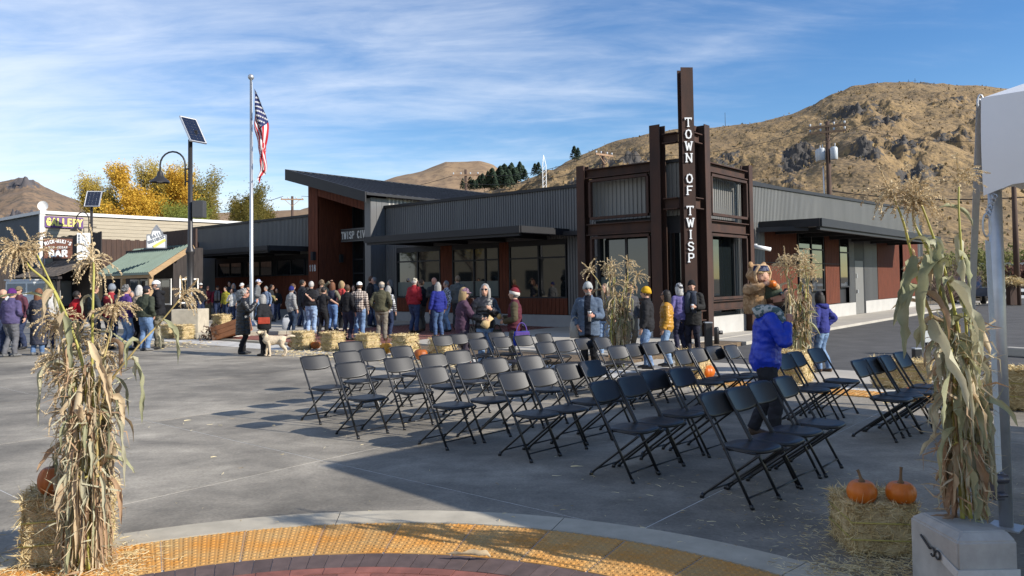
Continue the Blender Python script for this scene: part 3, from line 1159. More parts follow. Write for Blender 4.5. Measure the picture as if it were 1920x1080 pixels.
# glazed front set back under the roof
eg = MB()
lb(eg, ER + .3, EL - .8, 25.1, 25.2, 6.0, 6.1)
for a in (28.15, 29.05, 29.95, 30.9, 31.78):
    lb(eg, a - .04, a + .04, 25.06, 25.2, .08, roofz(a) - .3)
for z in (.12, 2.35, 3.05, 4.6):
    for a0, a1 in ((28.19, 29.01), (29.09, 29.91), (29.99, 30.86), (30.94, 31.74)):
        lb(eg, a0, a1, 25.07, 25.19, z - .04, z + .04)
ef = eg.build('entrance_glazing', m_dark, CB)
for a0, a1 in ((28.19, 29.01), (29.09, 29.91), (29.99, 30.86), (30.94, 31.74)):
    for z0, z1 in ((.16, 2.31), (2.39, 3.01), (3.09, 4.56), (4.64, 5.96)):
        b = MB()
        lb(b, a0, a1, 25.12, 25.14, z0, z1)
        b.build('pane', m_glass, ef)
cb('soffit', lambda b: b.add([L3(EL - .8, EV, roofz(EL - .8) - .2), L3(ER + .1, EV, roofz(ER) - .2), L3(ER + .1, 25.2, roofz(ER) - .2), L3(EL - .8, 25.2, roofz(EL - .8) - .2)], [(0, 1, 2, 3)]), m_wood)
# slatted name plate with raised letters
SX = L3(30.6, 24.3, 0)
sp = MB()
lb(sp, 28.15, 31.78, 24.32, 24.35, 3.92, 3.97)
lb(sp, 28.15, 31.78, 24.32, 24.35, 4.52, 4.57)
for k in range(48):
    a = 28.19 + k * .0755
    lb(sp, a - .02, a + .02, 24.325, 24.345, 3.97, 4.52)
plate = sp.build('name_plate', m_metal, CB)
for i, ch in enumerate('TWISP CIVIC'):
    if ch == ' ':
        continue
    lt = MB()
    glyph(lt, ch, 0, 0, .155, .34, .04, .03, True)
    o = lt.build('letter', m_white, plate)
    o.location = L3(31.6 - i * .208, 24.315, 4.245)
for i, ch in enumerate('118'):
    lt = MB()
    glyph(lt, ch, 0, 0, .15, .28, .04, .02, True)
    o = lt.build('numeral', mat('aluminium_numeral', (.5, .5, .5), .4), CB)
    o.location = L3(EL - .17 - i * .19, EV - .035, 2.62)
cb('wall_lamp', lambda b: lb(b, EL - .62, EL - .44, EV - .22, EV - .04, 3.0, 3.42), m_dark)
cb('wall_lamp', lambda b: lb(b, EL - 1.0, EL - .84, 24.2, 24.36, 2.9, 3.3), m_dark)
cb('pipe_run', lambda b: (b.tube([L3(15.6, F1 - .08, .6), L3(15.6, F1 - .08, 3.6), L3(15.6, F1 - .08, 4.1)], .035, 6), b.tube([L3(15.6, F1 - .1, 2.75), L3(16.0, F1 - .1, 2.68), L3(16.3, F1 - .1, 2.6)], .03, 6), lb(b, 16.5, 16.68, F1 - .12, F1 - .04, 3.78, 3.98)), m_metal)

# ---- right-hand street front
F2 = 11.0
cb('ribbed_parapet', lambda b: ribbed(b, F2, 24.7, F2, 50.5, 3.5, 5.02, z0b=3.7, z1b=5.62, pitch=.135, n=(-1, 0)), m_lightmetal)
def f(b):
    vs = []
    for (a, v, z) in ((F2 - .09, 24.7, 5.02), (F2 - .09, 50.6, 5.62), (F2 + .3, 24.7, 5.02), (F2 + .3, 50.6, 5.62)):
        vs += [L3(a, v, z), L3(a, v, z + .12)]
    b.add(vs, [(0, 1, 3, 2), (4, 6, 7, 5), (1, 5, 7, 3), (0, 2, 6, 4), (0, 4, 5, 1), (2, 3, 7, 6)])
cb('parapet_cap', f, m_dark)


def sx(px):
    """distance along the street front of a point seen at pixel column px"""
    t = (px - 960) / F
    d = F2 / (-.765 * t + .644)
    return d * (.644 * t + .765)


for a_, c_, z0_, z1_ in ((24.7, sx(1433), .05, 3.6), (sx(1619), sx(1643), .6, 3.7), (sx(1591), sx(1600), .6, 3.7), (sx(1722), 50.5, .1, 3.75)):
    cb('ribbed_pier', lambda b: ribbed(b, F2, a_, F2, c_, z0_, z1_, n=(-1, 0)), m_metal)
cb('wood_siding', lambda b: (boards(b, F2, sx(1433), F2, sx(1493), .66, 3.6, n=(-1, 0), w=.2), boards(b, F2, sx(1546), F2, sx(1572), .66, 3.6, n=(-1, 0), w=.2),
                             boards(b, F2, sx(1644), F2, sx(1685), .66, 3.7, n=(-1, 0), w=.22), boards(b, F2, sx(1692), F2, sx(1720), .66, 3.7, n=(-1, 0), w=.22)), m_wood, 'stuff')
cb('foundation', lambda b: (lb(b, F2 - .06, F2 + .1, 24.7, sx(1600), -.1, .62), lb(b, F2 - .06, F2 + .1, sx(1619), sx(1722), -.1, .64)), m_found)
cb('siding_band', lambda b: lb(b, F2 - .045, F2 + .02, sx(1433), sx(1572), 2.36, 2.385), m_dark)


def window2(v0, v1, z0, z1, trans=()):
    fr = MB()
    lb(fr, F2 - .04, F2 + .05, v0 - .05, v1 + .05, z0 - .06, z0)
    lb(fr, F2 - .04, F2 + .05, v0 - .05, v1 + .05, z1, z1 + .05)
    lb(fr, F2 - .039, F2 + .05, v0 - .05, v0, z0, z1)
    lb(fr, F2 - .039, F2 + .05, v1, v1 + .05, z0, z1)
    for t in trans:
        lb(fr, F2 - .036, F2 + .05, v0, v1, t - .03, t + .03)
    w = fr.build('window', m_dark, CB)
    b = MB()
    lb(b, F2 + .0, F2 + .03, v0, v1, z0, z1)
    b.build('pane', m_glass, w)
    return w


vm = (sx(1497) + sx(1543)) / 2
window2(sx(1497), vm - .04, 1.3, 3.55, (2.95,))
window2(vm + .04, sx(1543), 1.3, 3.55, (2.95,))
window2(sx(1574), sx(1590), 1.4, 3.6, (2.9,))
dr = cb('door', lambda b: lb(b, F2 - .02, F2 + .05, sx(1601) + .05, sx(1617), .07, 2.55), m_door)
cb('handle', lambda b: (lb(b, F2 - .09, F2 - .03, sx(1603), sx(1603) + .12, 1.05, 1.2), lb(b, F2 - .06, F2 - .03, sx(1603), sx(1603) + .1, 1.75, 1.95)), m_galv, None, dr)
cb('door_frame', lambda b: (lb(b, F2 - .03, F2 + .05, sx(1600), sx(1601) + .04, .07, 2.62), lb(b, F2 - .03, F2 + .05, sx(1617) + .01, sx(1618) + .1, .07, 2.62), lb(b, F2 - .03, F2 + .05, sx(1601) + .04, sx(1617) + .01, 2.56, 2.62), lb(b, F2 - .01, F2 + .05, sx(1600), sx(1619), 2.63, 3.7)), m_dark, None, dr)
canopy('c', 8.85, F2, 26.75, 45.0, 3.42, 3.78, .38, 6, 'u')
cb('canopy_bracket', lambda b: b.bar(L3(10.9, 26.3, 3.5), L3(9.3, 26.9, 3.5), .1, .16), m_dark)
cam1 = cb('security_camera', lambda b: (b.tube([L3(F2 - .06, 25.6, 2.95), L3(F2 - .4, 25.6, 2.95)], .03, 6), b.tube([L3(F2 - .3, 25.5, 2.9), L3(F2 - .75, 25.9, 2.78)], .07, 8)), m_white)
cb('conduit', lambda b: (b.tube([L3(F2 - .08, 25.1, .2), L3(F2 - .08, 25.1, 3.9)], .035, 6), b.tube([L3(F2 - .08, 25.4, .2), L3(F2 - .08, 25.4, 3.5)], .03, 6)), m_galv)

# ---- glazed corner room inside the steel frame
cb('ribbed_drum', lambda b: (ribbed(b, 14.15, 20.95, 10.95, 20.95, 3.72, 5.32, n=(0, -1), pitch=.15), ribbed(b, 10.95, 20.95, 10.95, 24.7, 3.72, 5.32, n=(-1, 0), pitch=.15)), m_lightmetal)
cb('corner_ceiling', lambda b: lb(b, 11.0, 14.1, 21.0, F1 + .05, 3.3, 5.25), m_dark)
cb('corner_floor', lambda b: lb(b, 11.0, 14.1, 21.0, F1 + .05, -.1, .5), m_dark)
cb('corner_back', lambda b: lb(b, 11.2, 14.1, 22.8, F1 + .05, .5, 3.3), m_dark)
cb('corner_base', lambda b: (lb(b, 10.72, 14.2, 20.72, 20.98, -.1, .62), lb(b, 10.72, 10.98, 20.98, 24.9, -.1, .62)), m_found)
cb('drum_cap', lambda b: (lb(b, 10.86, 14.2, 20.86, 21.1, 5.32, 5.42), lb(b, 10.86, 11.1, 21.1, 24.7, 5.32, 5.42)), m_dark)


def gl(name, boxes, m, parent=None):
    return cb(name, lambda b: [lb(b, *x) for x in boxes], m, None, parent)


g1 = gl('window', [(11.9, 14.0, 20.96, 21.04, .62, .72), (11.9, 14.0, 20.96, 21.04, 3.2, 3.3), (12.9, 12.98, 20.96, 21.04, .72, 3.2), (11.9, 11.98, 20.95, 21.04, .72, 3.2), (13.92, 14.0, 20.95, 21.04, .72, 3.2)], m_dark)
gl('pane', [(11.98, 12.9, 20.99, 21.01, .72, 3.2)], m_glass, g1)
gl('pane', [(12.98, 13.92, 20.99, 21.01, .72, 3.2)], m_glass, g1)
gl('frosted_film', [(12.0, 13.9, 20.975, 20.985, .74, 1.9)], m_frost, g1)
g2 = gl('window', [(10.96, 11.88, 20.96, 21.04, .62, .72), (10.96, 11.88, 20.96, 21.04, 3.2, 3.3), (11.36, 11.40, 20.955, 21.04, .72, 3.2)], m_dark)
gl('pane', [(10.98, 11.88, 20.99, 21.01, .72, 3.2)], m_glass, g2)
g3 = gl('window', [(10.96, 11.04, 21.1, 24.6, .62, .72), (10.96, 11.04, 21.1, 24.6, 3.2, 3.3), (10.96, 11.04, 22.9, 22.98, .72, 3.2), (10.95, 11.04, 21.9, 21.98, .72, 3.2), (10.95, 11.04, 24.52, 24.6, .72, 3.2)], m_dark)
for v0, v1 in ((21.1, 21.9), (21.98, 22.9), (22.98, 24.52)):
    gl('pane', [(10.99, 11.01, v0, v1, .72, 3.2)], m_glass, g3)

# ================================================================ WEATHERING STEEL SIGN FRAME
TW = thing('steel_sign_tower', 'rusty steel column frame wrapped round the building corner with white vertical lettering', 'sign tower', uv(10.6, 20.6), ROTB)


def ibeam(b, p, q, w, h, up=(0, 0, 1), tf=.03):
    """rolled H section from p to q; flanges normal to up"""
    p, q, up = Vector(p), Vector(q), Vector(up)
    t = (q - p).normalized()
    side = t.cross(up).normalized()
    up = side.cross(t)
    for s in (-1, 1):
        b.bar(p + up * s * (h - tf) / 2, q + up * s * (h - tf) / 2, w, tf, up=up)
    b.bar(p, q, tf * .8, h - 2 * tf - .002, up=up)


def tcol(u, v, z, w, h, up):
    return cb('column', lambda b: ibeam(b, L3(u, v, 0.0), L3(u, v, z), w * .86, h * .86, up), m_rust, None, None, TW)


tcol(14.3, 20.6, 5.50, .34, .36, (0, 1, 0))
tcol(11.55, 20.6, 6.44, .40, .42, (0, 1, 0))
tcol(10.6, 21.62, 6.46, .40, .42, (1, 0, 0))
tcol(10.6, 24.86, 5.58, .34, .36, (1, 0, 0))


def hbeam(p, q, z, h=.34, w=.26):
    return cb('beam', lambda b: ibeam(b, L3(*p, z), L3(*q, z), w, h, (0, 0, 1), .028), m_rust, None, None, TW)


for z, h in ((5.22, .30), (3.42, .36)):
    hbeam((14.12, 20.6), (11.77, 20.6), z, h)
    hbeam((10.6, 21.84), (10.6, 24.68), z, h)
for z, h in ((6.0, .30), (4.05, .34), (.72, .3)):
    hbeam((11.33, 20.6), (10.86, 20.6), z, h)
    hbeam((10.6, 20.90), (10.6, 21.40), z, h)
hbeam((10.6, 21.84), (10.6, 24.68), .98, .30)
hbeam((14.12, 20.6), (11.77, 20.6), .98, .30)


def frame4(p0, p1, z0, z1, w=.1, d=.14):
    def fn(b):
        P0, P1 = Vector((CU - p0[0], p0[1] - CV, 0)), Vector((CU - p1[0], p1[1] - CV, 0))
        Z = Vector((0, 0, 1))
        n = (P1 - P0).normalized().cross(Z)
        b.bar(P0 + Z * z0, P1 + Z * z0, d, w)
        b.bar(P0 + Z * z1, P1 + Z * z1, d, w)
        for P in (P0, P1):
            b.bar(P + Z * (z0 + w / 2), P + Z * (z1 - w / 2), d - .004, w, up=(P1 - P0).normalized())
    return cb('panel_frame', fn, m_rust, None, None, TW)


frame4((13.95, 20.52), (11.85, 20.52), 3.78, 4.98, .08)
frame4((10.52, 21.95), (10.52, 24.55), 3.78, 4.98, .08)
frame4((13.95, 20.56), (11.85, 20.56), 1.2, 3.16, .08)
frame4((10.56, 21.95), (10.56, 24.55), 1.2, 3.16, .08)
# corner mast: an H section turned on the diagonal, its web side towards the plaza carries the letters
MA = L3(10.58, 20.58, 0)
dg = Vector((1, -1, 0)).normalized()   # local: towards the plaza corner
mast = cb('mast', lambda b: (ibeam(b, MA + Vector((0, 0, .0)), MA + Vector((0, 0, 7.98)), .36, .38, dg, .03)), m_rust, None, None, TW)
# the outer flange faces the diagonal; letters stand on it
face = MA + dg * .19
ang = radians(45)
for i, ch in enumerate('TOWN OF TWISP'):
    pass
yy = [232, 254, 276, 299, None, 335, 358, None, 398, 424, 448, 468, 481]
word = 'TOWN OF TWISP'
zt, zb = 6.36, 2.42
pos = [0, 1, 2, 3, 0, 4.75, 5.75, 0, 7.45, 8.45, 9.45, 10.45, 11.4]
for i, ch in enumerate(word):
    if ch == ' ':
        continue
    z = zt - (zt - zb) * pos[i] / 11.4
    lt = MB()
    glyph(lt, ch, 0, 0, .185, .24, .036, .03, True)
    o = lt.build('letter', m_white, mast)
    o.location = face + Vector((0, 0, z)) + dg * .004
    o.rotation_euler = (0, 0, ang)
# ================================================================ BUILDINGS DOWN THE STREET
m_brickpale = mat('pale_brick', (0.44, 0.38, 0.28), .9, col2=(.36, .31, .23), vs=1.6, stretch=(.7, .7, 6), bump=.3, bs=10)
m_bluegrey = mat('blue_grey_siding', (0.075, 0.09, 0.105), .8, var=.15, vs=1)
m_whitetrim = mat('white_trim', (0.72, 0.70, 0.66), .7)
m_oldwood = mat('old_brown_planks', (0.085, 0.047, 0.032), .85, col2=(.045, .028, .022), vs=2.5, stretch=(5, 5, .5), bump=.4, bs=9)
m_blackwood = mat('dark_planks', (0.034, 0.027, 0.025), .85, var=.4, vs=3, stretch=(5, 5, .5))
m_green = mat('green_metal_roof', (0.15, 0.205, 0.165), .5, var=.1, vs=1.5)
m_shingle = mat('cedar_shingle', (0.125, 0.10, 0.078), .95, var=.35, vs=4, bump=.5, bs=20, rnd=.2)
m_post = mat('raw_timber', (0.36, 0.24, 0.125), .8, var=.2, vs=4, stretch=(1, 1, 6))
m_purple = mat('purple_sign', (0.10, 0.035, 0.16), .5)
m_yellow = mat('yellow_letter', (0.80, 0.68, 0.16), .5)
m_signwood = mat('red_brown_sign', (0.16, 0.062, 0.038), .7, var=.3, vs=4)
m_grey = mat('grey_letter', (.25, .26, .28), .6)

# --- gallery: pale brick long side, dark street end
GL = at(78, 560)
gp = atd(78, 402, 47)
GZ = gp.z
GROT = ROTB + pi / 2
gb = thing('gallery_building', 'large pale brick building with a dark blue end wall and purple gallery sign', 'building', (gp.x, 47, 0), ROTB)
# local axes: x = towards the civic building, y = away
def gbx(name, x0, x1, y0, y1, z0, z1, m, parent=gb, kind=None):
    b = MB()
    b.box(x0, x1, y0, y1, z0, z1)
    return b.build(name, m, parent, None, kind)


gbx('end_wall', -22, 0, 0, 34, -.1, GZ, m_bluegrey)
b = MB()
rows = 26
for i in range(rows):
    z0 = GZ * i / rows
    b.box(0.0, .06 + .012 * (i % 2), .0, 34, z0 + .008, z0 + GZ / rows - .008)
b.build('brick_wall', m_brickpale, gb, None, 'stuff')
gbx('corner_trim', -.02, .14, -.14, .16, -.1, GZ + .02, m_whitetrim)
gbx('coping', -22.1, .2, -.15, 34.2, GZ + .025, GZ + .22, m_whitetrim)
gbx('window', -6.2, -4.6, -.08, .05, 1.5, 3.3, m_glass)
gs = gbx('sign_board', .10, .2, .12, 2.3, GZ - .78, GZ - .10, m_purple)
for i, ch in enumerate('GALLERY'):
    lt = MB()
    glyph(lt, ch, 0, 0, .215, .40, .095, .03)
    o = lt.build('letter', m_yellow, gs)
    o.location = (.203, .32 + i * .296, GZ - .44)
    o.rotation_euler = (0, 0, pi / 2)
# rooftop satellite dish
dish = thing('satellite_dish', 'white rooftop satellite dish above the gallery', 'satellite dish', atd(81, 396, 50.0), 0.2, None, .62)
b = MB()
for i in range(6):
    r0, r1 = .52 * i / 6, .52 * (i + 1) / 6
    n = 18
    vs = []
    for r in (r0, r1):
        for j in range(n):
            a = 2 * pi * j / n
            vs.append(Vector((r * cos(a), -.18 * (1 - (r / .52) ** 2) * -1 - .1, .55 + r * sin(a))))
    b.add(vs, [(j, (j + 1) % n, n + (j + 1) % n, n + j) for j in range(n)], 0, True)
b.build('reflector', m_whitetrim, dish)
b = MB()
b.box(-.28, .28, -.1, .3, -.9, .08)
b.tube([(0, .1, .0), (0, .06, .55)], .05, 8)
b.build('mount', m_whitetrim, dish)

# --- the red cedar bar: dark plank false front with a shingled awning
bp = atd(190, 560, 43)
bar = thing('bar_building', 'dark plank saloon with a sagging cedar shingle awning', 'building', (bp.x, 43, 0), ROTB)


def bx(parent, name, x0, x1, y0, y1, z0, z1, m, kind=None):
    b = MB()
    b.box(x0, x1, y0, y1, z0, z1)
    return b.build(name, m, parent, None, kind)


bx(bar, 'wall', -7.4, 0, 0, 10, -.1, 4.4, m_blackwood)
b = MB()
for i in range(34):
    x = -7.4 + i * .22
    b.box(x + .006, x + .214, -.05, -.005, 2.9, 4.9 + .03 * sin(i * 5))
b.build('plank_front', m_blackwood, bar, None, 'stuff')
b = MB()
for i in range(30):
    y = .0 + i * .26
    b.box(.005, .05, y + .006, y + .254, 3.0, 4.5 + .03 * sin(i * 3))
b.build('plank_side', m_oldwood, bar, None, 'stuff')
aw = obj('awning', None, bar)
sh = MB().box(-.13, .13, -.02, .30, -.012, .012).mesh('shingle', m_shingle)
for r in range(9):
    for c in range(25):
        o = obj('shingle', sh, aw)
        o.location = (-6.6 + c * .275 + (r % 2) * .1 + RNG.uniform(-.02, .02), -2.3 + r * .26, 2.45 + r * .115 + RNG.uniform(-.01, .02))
        o.rotation_euler = (atan2(.115, .26) + RNG.uniform(-.05, .05), 0, RNG.uniform(-.04, .04))
b = MB()
for x in (-6.5, -3.3, -.2):
    b.box(x - .07, x + .07, -2.2, -2.06, 0, 2.44)
b.box(-6.7, .1, -2.25, -2.05, 2.30, 2.43)
b.build('awning_post', m_blackwood, aw)
bs = thing('bar_sign', 'brown wooden hanging sign reading BAR in white letters', 'sign', atd(109, 466, 41), radians(24))
b = MB()
for i in range(5):
    b.box(-.66, .66, -.05, .05, -.52 + i * .21, -.52 + i * .21 + .202)
b.build('board', m_signwood, bs)
b = MB()
b.box(-.70, .70, -.07, .07, .535, .6)
b.box(-.70, -.64, -.07, .07, -1.6, .53)
b.build('bracket', m_blackwood, bs)
for i, ch in enumerate('BAR'):
    lt = MB()
    glyph(lt, ch, 0, 0, .24, .31, .085, .03)
    o = lt.build('letter', m_white, bs)
    o.location = (-.30 + i * .30, -.053, -.26)
lt = MB()
for i, ch in enumerate("MICK-MIKI'S"):
    t = (i - 5) / 5
    glyph(lt, ch, t * .56, .33 - .13 * t * t, .09, .17, .036, .02, rot=-t * .42)
o = lt.build('lettering', m_white, bs)
o.location = (0, -.053, .06)
lt = MB()
for i, ch in enumerate('RED CEDAR'):
    glyph(lt, ch, -.40 + i * .1, .06, .065, .10, .022, .02)
o = lt.build('lettering', m_whitetrim, bs)
o.location = (0, -.053, .0)
# --- tall white sign with a honeycomb print
hs_ = thing('honeycomb_sign', 'tall narrow white sign with BEE lettering and honeycomb outlines', 'sign', atd(157, 462, 40), radians(20))
b = MB()
b.box(-.30, .30, -.05, .05, -.69, .69)
b.build('board', m_white, hs_)
b = MB()
for (hx, hz) in ((.08, .42), (.22, .18), (-.05, .18), (.08, -.06), (-.18, -.3), (.08, -.54), (.22, -.3)):
    for q in range(6):
        a0, a1 = q * pi / 3 + pi / 6, (q + 1) * pi / 3 + pi / 6
        p0 = Vector((hx + .14 * cos(a0), -.058, hz + .14 * sin(a0)))
        p1 = Vector((hx + .14 * cos(a1), -.058, hz + .14 * sin(a1)))
        if max(abs(p0.x), abs(p1.x)) < .29:
            b.bar(p0, p1, .012, .010)
b.build('honeycomb', m_grey, hs_, None, 'stuff')
for i, ch in enumerate('BEE'):
    lt = MB()
    glyph(lt, ch, 0, 0, .08, .1, .03, .015)
    o = lt.build('letter', m_grey, hs_)
    o.location = (-.2, -.052, .55 - i * .17)
b = MB()
b.tube([(0, 0, .69), (0, 0, 1.0), (.55, .2, 1.02)], .025, 6)
b.build('hanger', m_dark, hs_)

# --- green roofed shop
gp2 = atd(281, 513, 36)
gshop = thing('green_roof_shop', 'low wooden shop with a green metal porch roof and brown plank parapet', 'building', (gp2.x, 36, 0), ROTB)
bx(gshop, 'wall', -6.6, -1.3, 1.75, 3.3, -.1, 3.75, m_blackwood)
b = MB()
for i in range(26):
    x = -4.1 + i * .16
    b.box(x + .005, x + .155, 2.2, 2.29, 3.7, 4.62)
b.build('plank_parapet', m_oldwood, gshop, None, 'stuff')
rf = MB()
EAV, RID = Vector((0, 0, 2.47)), Vector((0, 2.05, 3.82))
for i in range(26):
    x0 = -6.11 + i * .235
    xa, xb = x0, x0 + .235
    rf.add([(xa, EAV.y, EAV.z), (xb, EAV.y, EAV.z), (xb, RID.y, RID.z), (xa, RID.y, RID.z)], [(0, 1, 2, 3)])
    rf.bar((x0, EAV.y, EAV.z + .03), (x0, RID.y, RID.z + .03), .035, .05)
rf.bar((-6.1, EAV.y, EAV.z - .05), (0, EAV.y, EAV.z - .05), .06, .09)
rf.build('porch_roof', m_green, gshop)
b = MB()
b.bar((.06, -.04, 2.36), (.06, 2.08, 3.75), .1, .24)
b.bar((-6.1, .12, 2.31), (0, .12, 2.31), .1, .16)
b.build('rake_board', m_post, gshop)
for x in (-5.8, -3.1, -.2):
    bx(gshop, 'porch_post', x - .09, x + .09, .03, .21, 0, 2.22, m_post)
for x in (-5.4, -4.2, -3.0, -1.9):
    b = MB()
    b.box(x - .5, x + .5, 1.68, 1.74, .9, 2.2)
    w = b.build('window', m_whitetrim, gshop)
    b = MB()
    b.box(x - .42, x + .42, 1.65, 1.677, .98, 2.12)
    b.build('pane', m_glass, w)
b = MB()
b.box(-1.295, -1.27, 2.05, 3.05, .95, 2.2)
w = b.build('window', m_whitetrim, gshop)
MB().box(-1.268, -1.255, 2.13, 2.97, 1.03, 2.12).build('pane', m_glass, w)
ds = thing('shop_sign', 'white shaped board sign reading DAILY BUSINESS on the plank parapet', 'sign', atd(294, 449, 37.2), radians(16))
b = MB()
out = [(-.44, -.42), (.44, -.42), (.44, .22), (.24, .24), (.2, .42), (0, .72), (-.2, .42), (-.24, .24), (-.44, .22)]
k = len(out)
b.add([(x, -.04, z) for x, z in out] + [(x, .04, z) for x, z in out], [tuple(range(k)), tuple(range(2 * k - 1, k - 1, -1))] + [(i, i + k, (i + 1) % k + k, (i + 1) % k) for i in range(k)])
b.build('board', m_white, ds)
b = MB()
for i in range(k):
    p, q = out[i], out[(i + 1) % k]
    b.bar((p[0] * .97, -.045, p[1] * .97), (q[0] * .97, -.045, q[1] * .97), .03, .045)
b.add([(-.2, -.05, .42), (.2, -.05, .42), (0, -.05, .70)], [(0, 1, 2)])
b.build('border', m_grey, ds)
lt = MB()
for i, ch in enumerate('DAILY'):
    glyph(lt, ch, -.22 + i * .12, .12 + i * .05, .08, .14, .028, .02, rot=.38)
for i, ch in enumerate('BUSINESS'):
    glyph(lt, ch, -.33 + i * .09, -.14 + i * .038, .065, .13, .024, .02, rot=.38)
o = lt.build('lettering', m_grey, ds)
o.location = (0, -.042, 0)
b = MB()
b.bar((-.14, -.06, -.36), (.38, -.06, -.02), .03, .12)
b.build('pencil', m_yellow, ds)
# small white low roof building behind, plus an eastern wall with more planks
lowb = thing('long_roof_shed', 'long low white shed roofline behind the plank shops', 'shed', (atd(330, 560, 62).x, 62, 0), radians(-30))
bx(lowb, 'wall', -4, 10, 0, 8, 0, 5.4, m_whitetrim)
bx(lowb, 'roof', -4.2, 10.2, -.3, 8.3, 5.41, 5.6, m_bluegrey)
# green awning on the far corner
ga = thing('green_awning_shop', 'dark shopfront under a green awning at the street corner', 'building', (atd(-40, 560, 47).x, 47, 0), radians(-20))
bx(ga, 'wall', -6, 1.5, 0, 6, 0, 3.6, m_blackwood)
b = MB()
b.add([(-6, -1.8, 2.7), (1.6, -1.8, 2.7), (1.6, .0, 3.5), (-6, 0, 3.5)], [(0, 1, 2, 3)])
b.build('awning', m_green, ga)

# --- white step van
vp = at(62, 606)
van = thing('step_van', 'boxy white step van parked behind the crowd by the saloon', 'van', (vp.x - 1.7, 42.5, 0), radians(8))
b = MB()
b.bbox(-1.1, 1.1, 0, 5.5, .75, 2.25, .12)
b.bbox(-1.05, 1.05, -.75, -.02, .5, 1.45, .12)
b.build('body', mat('white_van_paint', (.68, .68, .66), .35, coat=.3), van)
b = MB()
b.box(-.98, -.05, -.02, -.006, 1.5, 2.08)
b.box(.05, .98, -.02, -.006, 1.5, 2.08)
b.build('windshield', mat('van_glass', (.18, .22, .25), .08, spec=.8), van)
b = MB()
b.box(-1.12, 1.12, -.06, .05, 2.252, 2.32)
b.build('visor', m_whitetrim, van)
for sx_ in (-.85, .85):
    for yy_ in (.2, 4.4):
        b = MB()
        b.tube([(sx_ - .12, yy_, .38), (sx_ + .12, yy_, .38)], .38, 14)
        w = b.build('wheel', mat('tyre_rubber', (.02, .02, .02), .9), van)
for sx_ in (-.8, .8):
    b = MB()
    b.ball((sx_, -.77, 1.0), (.13, .05, .13), 10, 6)
    b.build('headlight', m_ledoff, van)

# ================================================================ TREES
m_bark = mat('tree_bark', (.12, .095, .075), .95, var=.3, vs=6, bump=.6, bs=20)
LEAFM = {}


def leafmat(k, c, c2):
    if k not in LEAFM:
        LEAFM[k] = mat('leaf_' + k, c, .8, col2=c2, vs=.7, detail=4, trans=.35, sharp=.05)
    return LEAFM[k]


def tree(name, label, base, H, spread, trunk_h, lm, n_leaf, seed, leaf=.20, openness=.0, group=None, up=.8, sq=1.0):
    rg = random.Random(seed)
    t = thing(name, label, 'tree', base, rg.uniform(0, 6), group)
    tb = MB()
    tips = []

    def limb(p, d, L, r, lvl):
        pts = [p]
        q = p.copy()
        dd = d.copy()
        for k in range(4):
            dd = (dd + Vector((rg.gauss(0, .16), rg.gauss(0, .16), rg.gauss(.05, .1)))).normalized()
            q = q + dd * L / 4
            pts.append(q.copy())
            if lvl >= 2:
                tips.append((q.copy(), dd.copy(), lvl))
        tb.tube(pts, [r * (1 - .16 * i) for i in range(5)], 6 if lvl < 2 else 4, cap=False)
        if lvl >= 4:
            return
        nchild = 3 if lvl else 6
        for c in range(nchild):
            s = rg.uniform(.45, 1.0) if lvl else rg.uniform(.55, 1)
            k = min(3, int(s * 4))
            p2 = pts[k].lerp(pts[k + 1], s * 4 - k)
            a = rg.uniform(0, 2 * pi)
            side = Vector((cos(a), sin(a), 0)) * spread
            nd = (dd * rg.uniform(.5, .9) + side * rg.uniform(.4, .9) + Vector((0, 0, up * rg.uniform(.1, .6)))).normalized()
            limb(p2, nd, L * rg.uniform(.55, .80), r * .5, lvl + 1)
    limb(Vector((0, 0, 0)), Vector((0, 0, 1)), trunk_h, H * .022, 0)
    hz = max(p.z for p, _, _ in tips)
    sc = H / (hz + .3)
    tb.v = [Vector((p.x * sc * sq, p.y * sc * sq, p.z * sc)) for p in tb.v]
    tips = [(Vector((p.x * sc * sq, p.y * sc * sq, p.z * sc)), d, l) for p, d, l in tips]
    tb.build('trunk', m_bark, t)
    lb_ = MB()
    per = max(1, int(n_leaf / len(tips)))
    for p, d, l in tips:
        if rg.random() < openness:
            continue
        for k in range(per):
            c = p + Vector((rg.gauss(0, .30), rg.gauss(0, .30), rg.gauss(0, .26))) + d * rg.uniform(-.3, .8)
            s = leaf * rg.uniform(.6, 1.4)
            ax = Vector((rg.gauss(0, 1), rg.gauss(0, 1), rg.gauss(0, 1))).normalized()
            bx_ = ax.orthogonal().normalized()
            lb_.add([c - bx_ * s, c + ax * s * .45, c + bx_ * s, c - ax * s * .45], [(0, 1, 2, 3)])
    lb_.build('crown', lm, t, None)
    return t


gold = leafmat('gold', (.68, .44, .05), (.50, .29, .03))
amber = leafmat('amber', (.52, .38, .07), (.33, .26, .05))
olive = leafmat('olive', (.31, .24, .05), (.17, .155, .035))
ygreen = leafmat('yellow_green', (.26, .27, .045), (.14, .17, .03))
DT = 78


def tz(px, ytop, D):
    return atd(px, ytop, D)


